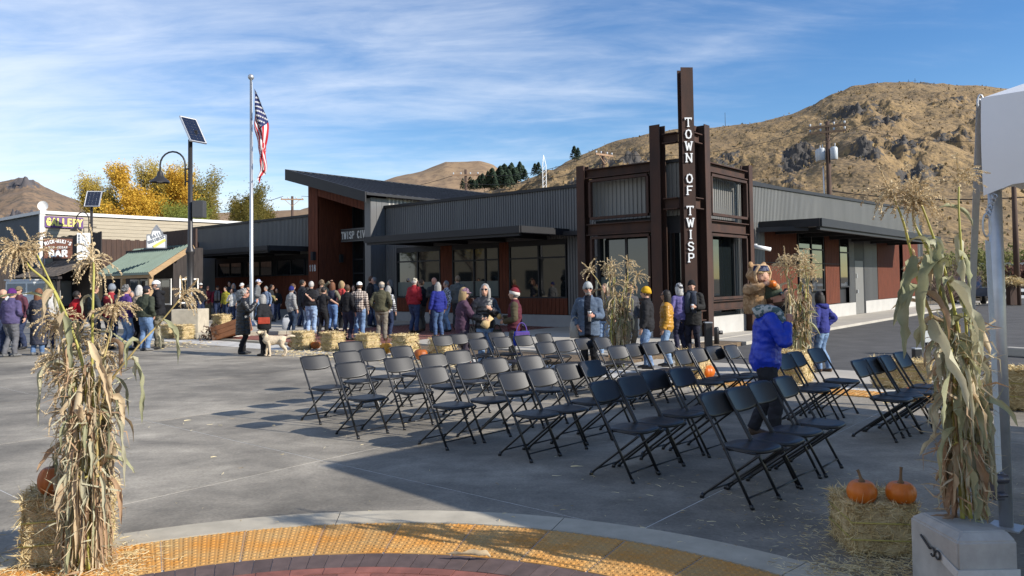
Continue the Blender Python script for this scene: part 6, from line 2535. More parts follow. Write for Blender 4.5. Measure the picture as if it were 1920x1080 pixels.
def person(name_label, px, fy, top, az, H=None, z=0.0, rp='down', lp='down', sex='m', build=1.0, jac=.02, hem=.86, slv=None, topc=(.1, .1, .1), slvc=None, pant=(.03, .04, .08), pk='plain', pc2=None,
           tk='plain', tc2=None, inn=None, skin=0, shoe='black', hair=None, hairk='brown', hat=None, glasses=False, puffer=0.0, vox=.016, head_yaw=0, head_pitch=0, step=0.0, lean=0.0, legw=0.0, beard=None,
           hood=False, scarf=None, extra=None, face=False, group='people gathered on the plaza', shortslv=False, pos=None, pscale=1.0):
    p = at(px, fy, z) if pos is None else Vector(pos)
    r0 = random.Random(int(px * 7 + top))
    if step == 0:
        step = r0.uniform(-.07, .07)
    if lean == 0:
        lean = r0.uniform(-.03, .07)
    if head_yaw == 0:
        head_yaw = r0.uniform(-24, 24)
    if head_pitch == 0:
        head_pitch = r0.uniform(-9, 6)
    hz = (atd(px, top, p.y).z - z)
    hat_h = .035 if hat else .015
    s = (hz / (1.755 + hat_h)) if H is None else H / 1.755
    t = thing('person', name_label, 'person', (p.x, p.y, z), -radians(az), group, s)
    fem = sex == 'f'
    B = MB()
    j = jac
    sh = (.152 if fem else .174) * build ** .5
    lean_v = lambda zz: lean * max(0, zz - .95)
    # trunk
    hip = .158 * build if not fem else .162 * build
    rings = [(.80, hip * .86 + j * .3, .105 * build + j * .3), (.90, hip + j, .118 * build + j), (.98, hip + j, .12 * build + j), (1.10, (.142 if fem else .150) * build + j, .108 * build + j),
             (1.20, (.148 if fem else .163) * build + j, .112 * build + j), (1.30, (.160 if fem else .178) * build + j, .118 * build + j * .9), (1.385, (.163 if fem else .186) * build ** .6 + j * .7, .105 + j * .7),
             (1.44, .135 + j * .5, .085 + j * .5), (1.485, .078 + j * .3, .066 + j * .2), (1.52, .056, .056)]
    if hem < .80:
        low = [(hem + .0, hip * 1.02 + j * 1.25, .118 * build + j * 1.3), ((hem + .85) / 2, hip * 1.03 + j * 1.1, .122 * build + j * 1.1)]
        rings = low + [r for r in rings if r[0] > .86]
        split = hem
    else:
        split = hem
    q = crom([(0, lean_v(r[0]) - .005, r[0], r[1], r[2]) for r in rings], .022)
    # hem ledge: trousers below, jacket above
    up = [r for r in q if r[2] >= split]
    dn = [r for r in q if r[2] < split]
    if hem >= .80 and dn:
        dn = [(a, b_, c, d - j * .75, e - j * .75) for a, b_, c, d, e in dn]
        dn.append((0, up[0][1], split - .001, dn[-1][3], dn[-1][4]))
        B.tube([r[:3] for r in dn], [(r[3], r[4]) for r in dn], 20, PNT, ref=(1, 0, 0))
        up = [(0, up[0][1], split, up[0][3], up[0][4])] + up
    if puffer:
        up = [(a, b_, c, d + puffer * (abs(sin(pi * c / .075)) - .5), e + puffer * (abs(sin(pi * c / .075)) - .5)) for a, b_, c, d, e in up]
    neck = [r for r in up if r[2] > 1.487]
    B.tube([r[:3] for r in up], [(r[3], r[4]) for r in up], 22, TOP, ref=(1, 0, 0))
    # legs
    wdt = .088 + legw
    for sd in (1, -1):
        stp = step * sd
        hipj = (sd * .085, -.005, .93)
        kn = (sd * (wdt + .005), .03 + stp * .55 + (.06 if stp < 0 else 0), .50)
        an = (sd * (wdt + .012), -.035 + stp, .085 + (.05 if stp < -.1 else 0))
        tr = .012 + (.006 if not fem else .0)
        lq = crom([(*hipj, .098 * build ** .5 + tr * .5), (sd * .09, .012, .78, .088 * build ** .5 + tr), (*kn, .060 + tr), ((kn[0] + an[0]) / 2, (kn[1] + an[1]) / 2 - .018, .30, .056 + tr), (an[0], an[1], an[2] + .0, .045 + tr * 1.2)], .03)
        B.tube([r[:3] for r in lq], [r[3] for r in lq], 12, PNT, ref=(1, 0, 0))
        fz = an[2] - .085
        ft = crom([(an[0], an[1] - .055, .045 + fz, .034, .036), (an[0], an[1] - .02, .055 + fz, .042, .05), (an[0], an[1] + .05, .048 + fz, .044, .044), (an[0] + sd * .008, an[1] + .14, .034 + fz, .048, .032), (an[0] + sd * .01, an[1] + .205, .028 + fz, .030, .022)], .025)
        B.tube([r[:3] for r in ft], [(r[3], r[4]) for r in ft], 10, SHOE, ref=(1, 0, 0))
        B.tube([(an[0], an[1], an[2] + .02), (an[0], an[1] + .0, .035 + fz)], .042, 8, SHOE)
    # arms
    hands = {}
    for sd, ps in ((1, rp), (-1, lp)):
        E, Wp = POSE[ps] if isinstance(ps, str) else ps
        S0 = Vector((sd * sh, lean_v(1.41) - .005, 1.388))
        el = Vector((sd * E[0], E[1] + lean_v(E[2]) * .8, E[2]))
        wr = Vector((sd * Wp[0], Wp[1] + lean_v(Wp[2]) * .8, Wp[2]))
        a0 = .050 + j * .75
        aq = crom([(sd * (sh - .06), S0.y, 1.395, a0 * .9), (*S0, a0 * 1.08), (*S0.lerp(el, .5), a0), (*el, a0 * .90), (*el.lerp(wr, .5), a0 * .82 + .002), (*el.lerp(wr, .93), .036 + j * .7)], .024)
        if shortslv:
            aq = crom([(sd * (sh - .05), S0.y, 1.40, .055), (*S0, .06), (*S0.lerp(el, .5), .050), (*el, .038), (*el.lerp(wr, .5), .036), (*wr, .025)], .024)
        if puffer:
            aq = [(*r[:3], r[3] + puffer * .8 * (abs(sin(pi * i * .024 / .07)) - .5)) for i, r in enumerate(aq)]
        if shortslv:
            k = int(len(aq) * .45)
            B.tube([r[:3] for r in aq[:k]], [r[3] + .012 for r in aq[:k]], 12, SLV)
            B.tube([r[:3] for r in aq[k - 1:]], [r[3] for r in aq[k - 1:]], 12, SKIN)
        else:
            B.tube([r[:3] for r in aq], [r[3] for r in aq], 12, SLV)
        # hand: palm, four unequal fingers, thumb from the palm's side
        fd = (wr - el).normalized()
        inward = Vector((-sd, 0, 0))
        if ps in ('front', 'chest', 'fold', 'cup', 'face', 'phone'):
            inward = Vector((-sd * .35, -1, .15))
        pn = (inward - fd * inward.dot(fd)).normalized()       # palm faces this way
        sdv = fd.cross(pn).normalized() * (1)
        if sdv.z < 0 and abs(fd.z) < .8 or (abs(fd.z) >= .8 and sdv.y < 0):
            sdv = -sdv                                            # thumb side
        B.tube([wr - fd * .035, wr + fd * .0, wr + fd * .045, wr + fd * .085], [(.024, .024), (.027, .02), (.038, .017), (.036, .013)], 10, SKIN, ref=sdv)
        curl = .55 if ps in ('down', 'pocket', 'out', 'outback') else 1.0
        for i, (off, ln) in enumerate(((.027, .070), (.009, .078), (-.010, .072), (-.027, .056))):
            r0 = wr + fd * .08 + sdv * off
            d1 = (fd * cos(curl * .5) + pn * sin(curl * .5))
            d2 = (fd * cos(curl * 1.3) + pn * sin(curl * 1.3))
            d3 = (fd * cos(curl * 1.9) + pn * sin(curl * 1.9))
            B.tube([r0 - fd * .015, r0 + d1 * ln * .45, r0 + d1 * ln * .45 + d2 * ln * .33, r0 + d1 * ln * .45 + d2 * ln * .33 + d3 * ln * .25], [.0095, .009, .008, .0065], 7, SKIN)
        th = wr + fd * .02 + sdv * .025
        B.tube([th, th + (fd * .5 + sdv * .7 + pn * .3).normalized() * .035, th + (fd * .5 + sdv * .7 + pn * .3).normalized() * .035 + (fd * .85 + sdv * .2 + pn * .4).normalized() * .032], [.012, .011, .008], 7, SKIN)
        hands[sd] = wr + fd * .08 + pn * .03
    # head
    hc = Vector((0, .018 + lean_v(1.6), 1.632))
    HM = Matrix.Translation(hc) @ Matrix.Rotation(-radians(head_yaw), 4, 'Z') @ Matrix.Rotation(radians(-head_pitch), 4, 'X') @ Matrix.Scale(pscale, 4)
    k0 = len(B.v)
    B.ball((0, 0, .012), (.075, .096, .106), 18, 14, SKIN)
    B.ball((0, .022, -.055), (.056, .066, .062), 14, 10, SKIN)             # jaw
    B.ball((0, .064, -.088), (.024, .022, .02), 8, 6, SKIN)                # chin
    B.tube([(0, .088, .012), (0, .103, -.012), (0, .112, -.033), (0, .096, -.042)], [.009, .011, .015, .010], 8, SKIN)
    B.tube([(-.045, .076, .03), (0, .09, .034), (.045, .076, .03)], [.010, .011, .010], 6, SKIN)   # brow
    B.tube([(-.022, .082, -.066), (0, .090, -.064), (.022, .082, -.066)], [.006, .009, .006], 6, SKIN)  # mouth
    for sd in (1, -1):
        B.ball((sd * .076, -.004, -.008), (.012, .022, .034), 8, 6, SKIN)
    for i in range(k0, len(B.v)):
        B.v[i] = HM @ B.v[i]
    B.tube([(0, lean_v(1.42) - .012, 1.42), (0, lean_v(1.5) - .002, 1.50), hc + Vector((0, -.015, -.06))], [.062, .055, .052], 12, SKIN)
    B.tube([(0, lean_v(1.43) - .01, 1.44), (0, lean_v(1.5) - .006, 1.515)], [.085 + j * .3, .064 + j * .35], 14, TOP)
    mats = [m_skin[skin], cloth(topc, tk, tc2), cloth(slvc or topc, tk if slvc is None else 'plain', tc2), cloth(pant, pk, pc2), m_shoe[shoe], cloth(inn or topc)]
    PQ.append((t, B, mats, vox, inn is not None, hc))
    rg = random.Random(int(px * 13 + fy))

    def hp(name, b, m, label=None):
        b.v = [HM @ p_ for p_ in b.v]
        return b.build(name, m, t, label)
    # hair
    if hair:
        b = MB()
        keep = (lambda d: d.z > -.085) if hair != 'long' else (lambda d: d.z > -.10)
        if not (hat and hair == 'short'):
            b.ball((0, -.018, .022), (.087, .100, .113), 22, 16, 0, None, keep, .07 if hair != 'curly' else .16, rg)
        else:
            b.ball((0, -.022, .0), (.084, .094, .095), 20, 14, 0, None, lambda d: -.095 < d.z < .05 and d.y < .03, .07, rg)
        if hair == 'curly':
            for k in range(60):
                a, e = rg.uniform(0, 6.28), rg.uniform(-.5, 1.5)
                d = Vector((cos(a) * cos(e), sin(a) * cos(e), sin(e)))
                if d.y > .45 and d.z < .55:
                    continue
                b.ball(Vector((d.x * .09, d.y * .102 - .016, d.z * .115 + .018)), rg.uniform(.018, .032), 6, 4, 0, None, None, .2, rg)
        if hair in ('long', 'bob', 'pony'):
            L = {'long': .34, 'bob': .13, 'pony': .26}[hair]
            wd = .082 if hair != 'pony' else .03
            for k in range(16 if hair != 'pony' else 6):
                a = (-.5 + k / 15) * pi * 1.35 if hair != 'pony' else rg.uniform(-.2, .2)
                x, y = sin(a) * wd, -.02 - cos(a) * wd * .95
                b.tube(crom([(x, y, .04, .02), (x * 1.06, y * 1.04 - .01, -.05, .024), (x * 1.0, y - .02, -.05 - L * .5, .022), (x * .9 + rg.gauss(0, .01), y - .03 + rg.gauss(0, .01), -.06 - L * rg.uniform(.85, 1.1), .006)], .05) and [r[:3] for r in crom([(x, y, .04, .02), (x * 1.06, y * 1.04 - .01, -.05, .024), (x, y - .02, -.05 - L * .5, .022), (x * .9, y - .03, -.06 - L, .006)], .05)],
                       [r[3] for r in crom([(x, y, .04, .02), (x * 1.06, y * 1.04 - .01, -.05, .024), (x, y - .02, -.05 - L * .5, .022), (x * .9, y - .03, -.06 - L, .006)], .05)], 6)
        hp('hair', b, m_hair[hairk])
    if beard:
        b = MB()
        b.ball((0, .030, -.068), (.060, .066, .052), 14, 10, 0, None, lambda d: d.z < .012, .08, rg)
        b.tube([(-.03, .092, -.055), (0, .102, -.05), (.03, .092, -.055)], [.006, .009, .006], 6)
        hp('beard', b, m_hair[beard])
    if hat:
        kind, c1, c2 = hat
        b = MB()
        m1 = cloth(c1, 'print' if kind.endswith('print') else 'plain', c2 if kind.endswith('print') else None)
        if kind.startswith('beanie'):
            b.ball((0, -.014, .032), (.091, .107, .112), 24, 14, 0, None, lambda d: d.z > -.03, .03, rg)
            b.build if False else None
            h = hp('hat', b, m1)
            bb = MB()
            n = 24
            for i in range(n):
                a0, a1 = 2 * pi * i / n, 2 * pi * (i + 1) / n
                vs = []
                for a in (a0, a1):
                    for rr, zz in ((1.0, -.034), (1.065, -.03), (1.065, .022), (1.0, .03)):
                        vs.append(Vector((.090 * rr * cos(a), .106 * rr * sin(a) - .014, .022 + zz - .014 * sin(a) * -1)))
                bb.add(vs, [(0, 4, 5, 1), (1, 5, 6, 2), (2, 6, 7, 3)], 0, True)
            bb.v = [HM @ p_ for p_ in bb.v]
            bb.build('hat_band', cloth(c2 if not kind.endswith('print') else c1), h)
        else:
            b.ball((0, -.008, .036), (.088, .106, .092), 22, 14, 0, None, lambda d: d.z > -.012, .02, rg)
            h = hp('hat', b, m1)
            bb = MB()
            n = 12
            vs, fs = [], []
            for i in range(n + 1):
                a = pi * (.12 + .76 * i / n)
                for rr, zz in ((.98, .030), (1.0 + .74 * sin(a) ** .6, .018 - .012 * sin(a))):
                    vs.append(Vector((.086 * cos(a) * min(rr, 1.12), .104 * sin(a) * rr - .008, zz)))
            for i in range(n):
                fs.append((2 * i, 2 * i + 1, 2 * i + 3, 2 * i + 2))
            bb.add(vs, fs, 0, True)
            bb.add([p_ + Vector((0, 0, -.006)) for p_ in vs], [f_[::-1] for f_ in fs], 0, True)
            bb.v = [HM @ p_ for p_ in bb.v]
            bb.build('brim', cloth(c2 or c1), h)
    if glasses:
        b = MB()
        for sd in (1, -1):
            b.ball((sd * .034, .087, .012), (.029, .012, .021), 10, 6)
            b.tube([(sd * .062, .078, .016), (sd * .079, .0, .012)], .005, 4)
        b.tube([(-.01, .098, .018), (.01, .098, .018)], .005, 4)
        hp('glasses', b, m_shade)
    elif face:
        b = MB()
        for sd in (1, -1):
            b.ball((sd * .032, .084, .012), (.013, .008, .007), 8, 6)
        hp('eyes', b, m_eye)
        b = MB()
        for sd in (1, -1):
            b.tube([(sd * .018, .098, .034), (sd * .034, .096, .040), (sd * .052, .084, .034)], .005, 4)
        hp('eyebrows', b, m_hair[hairk])
    if face or glasses:
        b = MB()
        b.tube([(-.024, .083, -.066), (0, .094, -.063), (.024, .083, -.066)], [.004, .0065, .004], 6)
        hp('lips', b, m_lip)
    if hood:
        b = MB()
        y0 = lean_v(1.45)
        for k in range(13):
            a = pi * k / 12
        b.tube(crom([(-.11, .02 + y0, 1.46, .03, .03), (-.12, -.07 + y0, 1.45, .045, .05), (0, -.135 + y0, 1.43, .055, .075), (.12, -.07 + y0, 1.45, .045, .05), (.11, .02 + y0, 1.46, .03, .03)], .03) and
               [r[:3] for r in crom([(-.11, .02 + y0, 1.46, .03), (-.12, -.07 + y0, 1.45, .045), (0, -.135 + y0, 1.43, .06), (.12, -.07 + y0, 1.45, .045), (.11, .02 + y0, 1.46, .03)], .03)],
               [r[3] for r in crom([(-.11, .02 + y0, 1.46, .03), (-.12, -.07 + y0, 1.45, .045), (0, -.135 + y0, 1.43, .06), (.12, -.07 + y0, 1.45, .045), (.11, .02 + y0, 1.46, .03)], .03)], 10)
        b.build('hood', cloth(topc, tk, tc2), t)
    if scarf:
        b = MB()
        n = 20
        pts = [(.088 * cos(2 * pi * i / n), .082 * sin(2 * pi * i / n) - .0, 1.475 + .014 * sin(2 * pi * i / n + 2)) for i in range(n + 1)]
        b.tube(pts, [.034 + .006 * sin(i * 2.3) for i in range(n + 1)], 9, cap=False)
        for sd in (1, -1):
            b.tube([(sd * .05, .085, 1.47), (sd * .075, .15, 1.36), (sd * .08, .165, 1.15), (sd * .075, .165, .98)], [(.05, .025), (.06, .02), (.06, .016), (.055, .012)], 10, ref=(1, 0, 0))
        b.build('scarf', cloth(*scarf) if isinstance(scarf, tuple) and isinstance(scarf[0], tuple) else cloth(scarf), t)
    t['_h'] = s
    return t, s, hands


def hand_world(res, sd=1):
    t, s, hands = res
    q = hands[sd] * s
    return Vector(t.location) + Matrix.Rotation(t.rotation_euler.z, 3, 'Z') @ q


def loc_world(res, v):
    t, s, _ = res
    return Vector(t.location) + Matrix.Rotation(t.rotation_euler.z, 3, 'Z') @ (Vector(v) * s)


def flush_people():
    tmp = []
    for t, B, mats, vox, inn, hc in PQ:
        me = B.mesh('tmp', mats)
        o = obj('tmp_body', me)
        md = o.modifiers.new('r', 'REMESH')
        md.mode = 'VOXEL'
        md.voxel_size = vox
        md.use_smooth_shade = True
        sm = o.modifiers.new('s', 'SMOOTH')
        sm.factor = .5
        sm.iterations = 3 if vox > .012 else 4
        tmp.append(o)
    dg = bpy.context.evaluated_depsgraph_get()
    dg.update()
    for (t, B, mats, vox, inn, hc), o in zip(PQ, tmp):
        me = bpy.data.meshes.new_from_object(o.evaluated_get(dg))
        me.name = 'body'
        kd = BVHTree.FromPolygons(B.v, B.f)
        # folds and creases in the clothes
        sd0 = Vector((t.location.x * 3.1, t.location.y, 0))
        amp = .011 if vox < .012 else .013
        labs = []
        for pl in me.polygons:
            i = kd.find_nearest(pl.center)[2]
            m = B.m[i] if i is not None else TOP
            if inn and m == TOP and pl.center.y > .05 and abs(pl.center.x) < .062:
                m = INN
            labs.append(m)
        vl = me.vertices
        nrm = [v.normal.copy() for v in vl]
        for v, nn_ in zip(vl, nrm):
            q = v.co
            i = kd.find_nearest(q)[2]
            mm_ = B.m[i] if i is not None else 0
            if mm_ in (TOP, SLV, PNT, INN):
                f_ = noise.noise(Vector((q.x * 7, q.y * 7, q.z * 15)) + sd0) + .6 * noise.noise(Vector((q.x * 17, q.y * 17, q.z * 26)) + sd0)
                v.co = q + nn_ * amp * f_
        me.materials.clear()
        for m in mats:
            me.materials.append(m)
        for pl, m in zip(me.polygons, labs):
            pl.material_index = m
            pl.use_smooth = True
        obj('body', me, t)
    for o in tmp:
        me = o.data
        bpy.data.objects.remove(o)
        bpy.data.meshes.remove(me)
    PQ.clear()


JEAN, JEAN2, NAVY, BLK, CHAR = (.10, .165, .29), (.20, .29, .43), (.02, .03, .065), (.013, .013, .015), (.045, .046, .05)
LEFTG = 'crowd standing before the old shop fronts'
WALLG = 'crowd lined up along the shaded left wing'
ENTG = 'crowd waiting before the entrance'
WING = 'people along the long window front'
CORG = 'people chatting by the steel sign tower'
# ---- crowd before the old shops
person('person in a purple fleece and grey trousers seen from behind', 20, 669, 539, 10, rp='front', lp='down', build=1.2, topc=(.085, .07, .15), pant=(.12, .12, .13), shoe='grey', hat=('beanie', (.09, .02, .13), (.09, .02, .13)), tk='plain', jac=.03, hair='short', hairk='grey', group=LEFTG)
person('person with a bald head at the edge beside the purple fleece', 1, 664, 541, 60, topc=BLK, group=LEFTG, rp='front')
person('person in an ankle length dark coat with long brown hair', 72, 666, 540, 5, sex='f', hem=.28, jac=.035, topc=(.03, .036, .055), hair='long', hairk='auburn', shoe='grey', tk='print', tc2=(.05, .05, .065), pant=JEAN, group=LEFTG)
person('person in a brown cap standing beyond the purple beanie', 38, 655, 534, 200, topc=(.10, .035, .05), hat=('cap', (.16, .13, .08), None), hair='short', group=LEFTG)
person('person in a white cap by the step van window', 92, 652, 542, 150, topc=(.45, .44, .42), hat=('cap', (.6, .6, .58), None), hair='short', hairk='grey', group=LEFTG, build=1.1)
person('person in a bright red jacket behind the corn tassels', 143, 655, 545, 20, topc=(.45, .02, .025), hair='short', hairk='dark', sex='f', group=LEFTG)
person('person in a dark jacket holding something blue behind the corn', 176, 656, 533, 40, topc=(.035, .04, .04), rp='chest', hair='short', hairk='brown', pant=CHAR, group=LEFTG)
person('person in a grey knit hat and red vest over dark sleeves', 207, 655, 530, 15, topc=(.32, .035, .04), slvc=(.025, .025, .035), hat=('beanie', (.20, .22, .25), (.20, .22, .25)), hair='short', hairk='grey', jac=.035, pant=NAVY, group=LEFTG)
person('person in a violet fleece and faded jeans turned to the group', 237, 657, 534, 40, topc=(.075, .035, .17), pant=JEAN2, pk='denim', pc2=JEAN, hair='curly', hairk='grey', jac=.03, build=1.1, rp='front', lp='front', group=LEFTG)
person('person in a red shirt mostly hidden between two jackets', 247, 650, 545, 170, topc=(.40, .02, .03), hair='short', hairk='grey', group=LEFTG)
person('person with white hair and a beige jacket', 259, 652, 534, 25, sex='f', topc=(.42, .34, .24), hair='bob', hairk='white', pant=BLK, group=LEFTG)
person('person in a dark green jacket and navy cap with hands in pockets', 273, 658, 533, 20, topc=(.045, .052, .036), pant=JEAN, pk='denim', pc2=(.16, .24, .38), hat=('cap', (.016, .018, .03), None), hair='short', hairk='dark', jac=.035, build=1.18, rp='pocket', lp='pocket', shoe='grey', vox=.014, hem=.92, group=LEFTG)
person('person in a white cap, black hoodie and camouflage trousers', 297, 655, 523, 245, topc=BLK, pant=(.16, .14, .10), pk='camo', pc2=(.05, .05, .035), hat=('cap', (.75, .74, .72), (.02, .02, .02)), hair='short', hairk='grey', jac=.03, build=1.15, rp='front', lp='front', beard='grey', hood=True, vox=.014, group=LEFTG)
# ---- shaded crowd by the left wing
for args in (('person in a dark cap at the dark end of the shaded line', 376, 602, 529, 140, dict(topc=BLK, hat=('cap', (.5, .5, .48), BLK))),
             ('person in a maroon jacket and khaki trousers in the shade', 390, 600, 535, 170, dict(topc=(.16, .03, .04), pant=(.13, .115, .08), rp='front', lp='front', hat=('cap', (.06, .03, .03), None))),
             ('person in a black jacket with a checked scarf in the shade', 408, 600, 534, 165, dict(topc=BLK, slvc=(.22, .02, .04), scarf=((.25, .24, .24), 'plaid', (.05, .05, .05)), hat=('cap', BLK, None))),
             ('person in a yellow-green jacket in the shade', 424, 602, 537, 200, dict(topc=(.26, .23, .03), hair='short', hairk='dark')),
             ('tall person in black behind the shaded line', 430, 598, 527, 180, dict(topc=(.03, .03, .04), hair='short', hairk='dark')),
             ('person with a pale hood up in the shaded line', 438, 600, 531, 185, dict(sex='f', topc=(.06, .065, .08), hair='bob', hairk='silver')),
             ('person in a white top and sunglasses behind the long black coat', 436, 606, 541, 190, dict(sex='f', topc=(.55, .54, .52), glasses=True, hair='short', hairk='brown', rp='chest')),
             ('person in a white cap and grey jacket beyond the long black coat', 455, 606, 529, 185, dict(topc=(.20, .21, .22), hat=('cap', (.55, .55, .53), None))),
             ('person in a dark hat near the flagpole base', 466, 604, 533, 200, dict(topc=BLK, hat=('beanie', BLK, BLK)))):
    lab, px, fy, top, az, kw = args
    kw.setdefault('pant', NAVY)
    person(lab, px, fy, top, az, z=.1, group=WALLG, vox=.018, **kw)
person('person in a blue and white cap and grey sweater beside the flagpole', 482, 606, 522, 80, z=.1, topc=(.13, .135, .14), pant=JEAN2, pk='denim', pc2=JEAN, hat=('capprint', (.05, .09, .35), (.7, .7, .7)), hair='short', hairk='brown', rp='front', lp='front', group=WALLG)
person('person in sunglasses and a black jacket holding an olive coat', 508, 603, 533, 85, z=.1, topc=(.022, .022, .024), glasses=True, hair='short', hairk='dark', rp='front', lp='front', step=.10, hood=True, group=WALLG, skin=2)
person('person in a light blue shirt just behind the grey haired dog walker', 500, 605, 536, 200, z=.1, topc=(.12, .16, .24), hair='short', hairk='grey', group=WALLG)
person('person in a dark coat at the wing wall by the flagpole', 520, 600, 540, 190, z=.1, topc=BLK, hair='short', hairk='dark', group=WALLG)
LC = person('person in a long quilted black coat with grey curls raising a phone', 456, 664, 541, 72, sex='f', hem=.52, jac=.045, build=1.12, topc=(.012, .012, .014), pant=BLK, hair='curly', hairk='silver', glasses=True, rp='phone', lp='phone', puffer=.010, hood=True, vox=.012, skin=1, group='two people with the dog', tk='nylon')
LD = person('person with grey hair in a black jacket walking the dog', 496, 667, 551, 290, sex='f', hem=.80, jac=.035, build=1.02, topc=(.016, .016, .018), pant=BLK, hair='bob', hairk='silver', rp='down', lp='front', vox=.012, lean=.10, group='two people with the dog')
# ---- crowd before the entrance
person('person in a blue knit hat and grey fleece carrying a white bag', 547, 625, 535, 40, z=.07, topc=(.30, .30, .29), pant=(.025, .04, .07), hat=('beanie', (.02, .025, .14), (.02, .025, .14)), jac=.035, hem=.80, build=1.05, tk='print', tc2=(.22, .22, .22), sex='f', hair='short', hairk='grey', group=ENTG)
person('person just behind the blue knit hat with glasses on the brow', 550, 613, 531, 60, z=.07, topc=(.05, .05, .06), hair='short', hairk='brown', group=ENTG)
person('tall person with dark hair in a black puffer jacket', 567, 614, 524, 55, z=.07, topc=(.022, .024, .03), puffer=.008, jac=.04, hem=.78, hair='short', hairk='dark', pant=NAVY, skin=2, group=ENTG)
person('person in light stonewashed jeans partly behind a black vest', 576, 622, 538, 30, z=.07, topc=BLK, pant=(.22, .28, .38), group=ENTG, hair='short', hairk='dark')
person('person with white hair, black vest and pale blue jeans', 584, 627, 527, 10, z=.07, topc=(.016, .016, .018), slvc=(.03, .03, .035), pant=(.30, .40, .56), pk='denim', pc2=(.20, .29, .44), hair='short', hairk='white', jac=.035, build=1.15, hem=.96, shoe='grey', vox=.014, puffer=.006, group=ENTG)
person('person with a mop of sandy hair in the entrance crowd', 603, 615, 525, 20, z=.07, topc=(.12, .09, .07), hair='curly', hairk='sand', group=ENTG)
person('boy in a black T-shirt with both arms flung out', 606, 630, 538, 25, z=.07, topc=(.018, .018, .02), shortslv=True, pant=(.016, .016, .018), rp='out', lp='outback', hair='short', hairk='dark', legw=.03, step=.06, build=.95, vox=.013, group=ENTG)
person('person with long auburn hair shading her brow with a hand', 624, 620, 528, 20, z=.07, sex='f', topc=(.03, .03, .05), slvc=(.20, .18, .12), pant=(.11, .19, .36), hair='long', hairk='auburn', lp='head', rp='hip', hem=.98, group=ENTG)
person('person with blond hair in a coral red jacket', 640, 617, 526, 45, z=.07, sex='f', topc=(.42, .055, .05), pant=BLK, hair='bob', hairk='blond', hem=.84, rp='front', group=ENTG)
person('slim person in a black jacket and dark jeans beside the plaid shirt', 652, 638, 533, 25, z=.07, sex='f', topc=(.014, .014, .016), pant=(.02, .022, .04), hair='pony', hairk='brown', hem=.90, build=.95, group=ENTG)
person('person in a white cap and brown checked shirt', 674, 637, 526, 5, z=.07, topc=(.50, .43, .37), tk='plaid', tc2=(.055, .035, .032), pant=JEAN, pk='denim', pc2=(.16, .24, .38), hat=('cap', (.78, .78, .76), None), hair='short', hairk='brown', jac=.022, hem=.84, vox=.013, head_yaw=0, group=ENTG)
person('person whose face shows between two backs in the crowd', 664, 612, 534, 190, z=.07, topc=BLK, hair='short', hairk='brown', group=ENTG)
person('tall person in a dark coat in the shade of the doorway', 695, 613, 517, 60, z=.07, topc=(.015, .015, .018), hair='short', hairk='brown', pant=NAVY, group=ENTG)
person('person in a slate blue jacket in the shade by the post', 704, 613, 519, 230, z=.07, topc=(.05, .065, .085), pant=(.07, .11, .17), hair='short', hairk='grey', group=ENTG)
person('person in an olive jacket, tan cap and khaki trousers', 716, 639, 526, 8, z=.07, topc=(.075, .07, .042), pant=(.17, .15, .12), hat=('cap', (.42, .34, .26), None), hair='short', hairk='grey', jac=.032, build=1.12, rp='pocket', lp='pocket', hem=.87, vox=.013, shoe='brown', group=ENTG)
person('person in a black and white checked shirt behind the olive jacket', 728, 634, 535, 20, z=.07, topc=(.60, .60, .60), tk='plaid', tc2=(.02, .02, .02), pant=NAVY, hair='bob', hairk='silver', sex='f', group=ENTG)
person('person in dark clothes against the ribbed wall corner', 732, 611, 524, 250, z=.07, topc=(.02, .022, .03), pant=(.03, .035, .05), hair='bob', hairk='grey', sex='f', group=ENTG)
# ---- along the windows
person('person in a red jacket and veteran cap with white hair', 777, 624, 519, 35, z=.07, topc=(.30, .022, .03), pant=(.04, .06, .12), hat=('capprint', (.015, .015, .015), (.5, .45, .35)), hair='short', hairk='white', jac=.04, build=1.2, hem=.92, rp='front', lp='down', vox=.014, shoe='brown', group=WING)
person('person in a black jacket and khaki trousers facing the red jacket', 791, 621, 524, 300, z=.07, topc=(.016, .016, .018), pant=(.10, .095, .08), hair='short', hairk='brown', shoe='brown', group=WING)
person('person in a royal blue fleece with long grey hair', 822, 632, 528, 330, z=.07, sex='f', topc=(.018, .024, .17), pant=(.05, .085, .17), hair='long', hairk='silver', jac=.03, hem=.80, build=1.08, vox=.013, group=WING)
person('person with a bald head talking beside the blue fleece', 815, 624, 519, 150, z=.07, topc=(.03, .03, .03), rp='chest', skin=1, group=WING)
person('person in a white patterned shirt behind the blue fleece', 837, 622, 526, 240, z=.07, topc=(.50, .52, .56), tk='print', tc2=(.08, .08, .1), pant=(.25, .36, .52), hair='short', hairk='grey', group=WING)
person('person in a grey jacket looking in through the window', 859, 618, 516, 0, z=.07, topc=(.10, .105, .10), pant=CHAR, hair='short', hairk='sand', jac=.035, group=WING)
W3 = person('person in a plum jacket and patterned sun visor with a hand to the chin', 868, 698, 536, 70, sex='f', topc=(.075, .04, .065), pant=(.07, .055, .07), hat=('capprint', (.10, .045, .08), (.22, .14, .18)), hair='bob', hairk='blond', rp='face', lp='fold', glasses=True, jac=.035, hem=.80, vox=.011, group='three people talking behind the chairs')
W4 = person('person with pale hair and sunglasses in a shiny black puffer jacket', 911, 698, 531, 165, sex='f', topc=(.016, .016, .02), tk='nylon', pant=JEAN2, pk='denim', pc2=JEAN, hair='long', hairk='silver', rp='front', lp='chest', glasses=True, puffer=.012, jac=.04, hem=.88, vox=.011, head_yaw=25, group='three people talking behind the chairs')
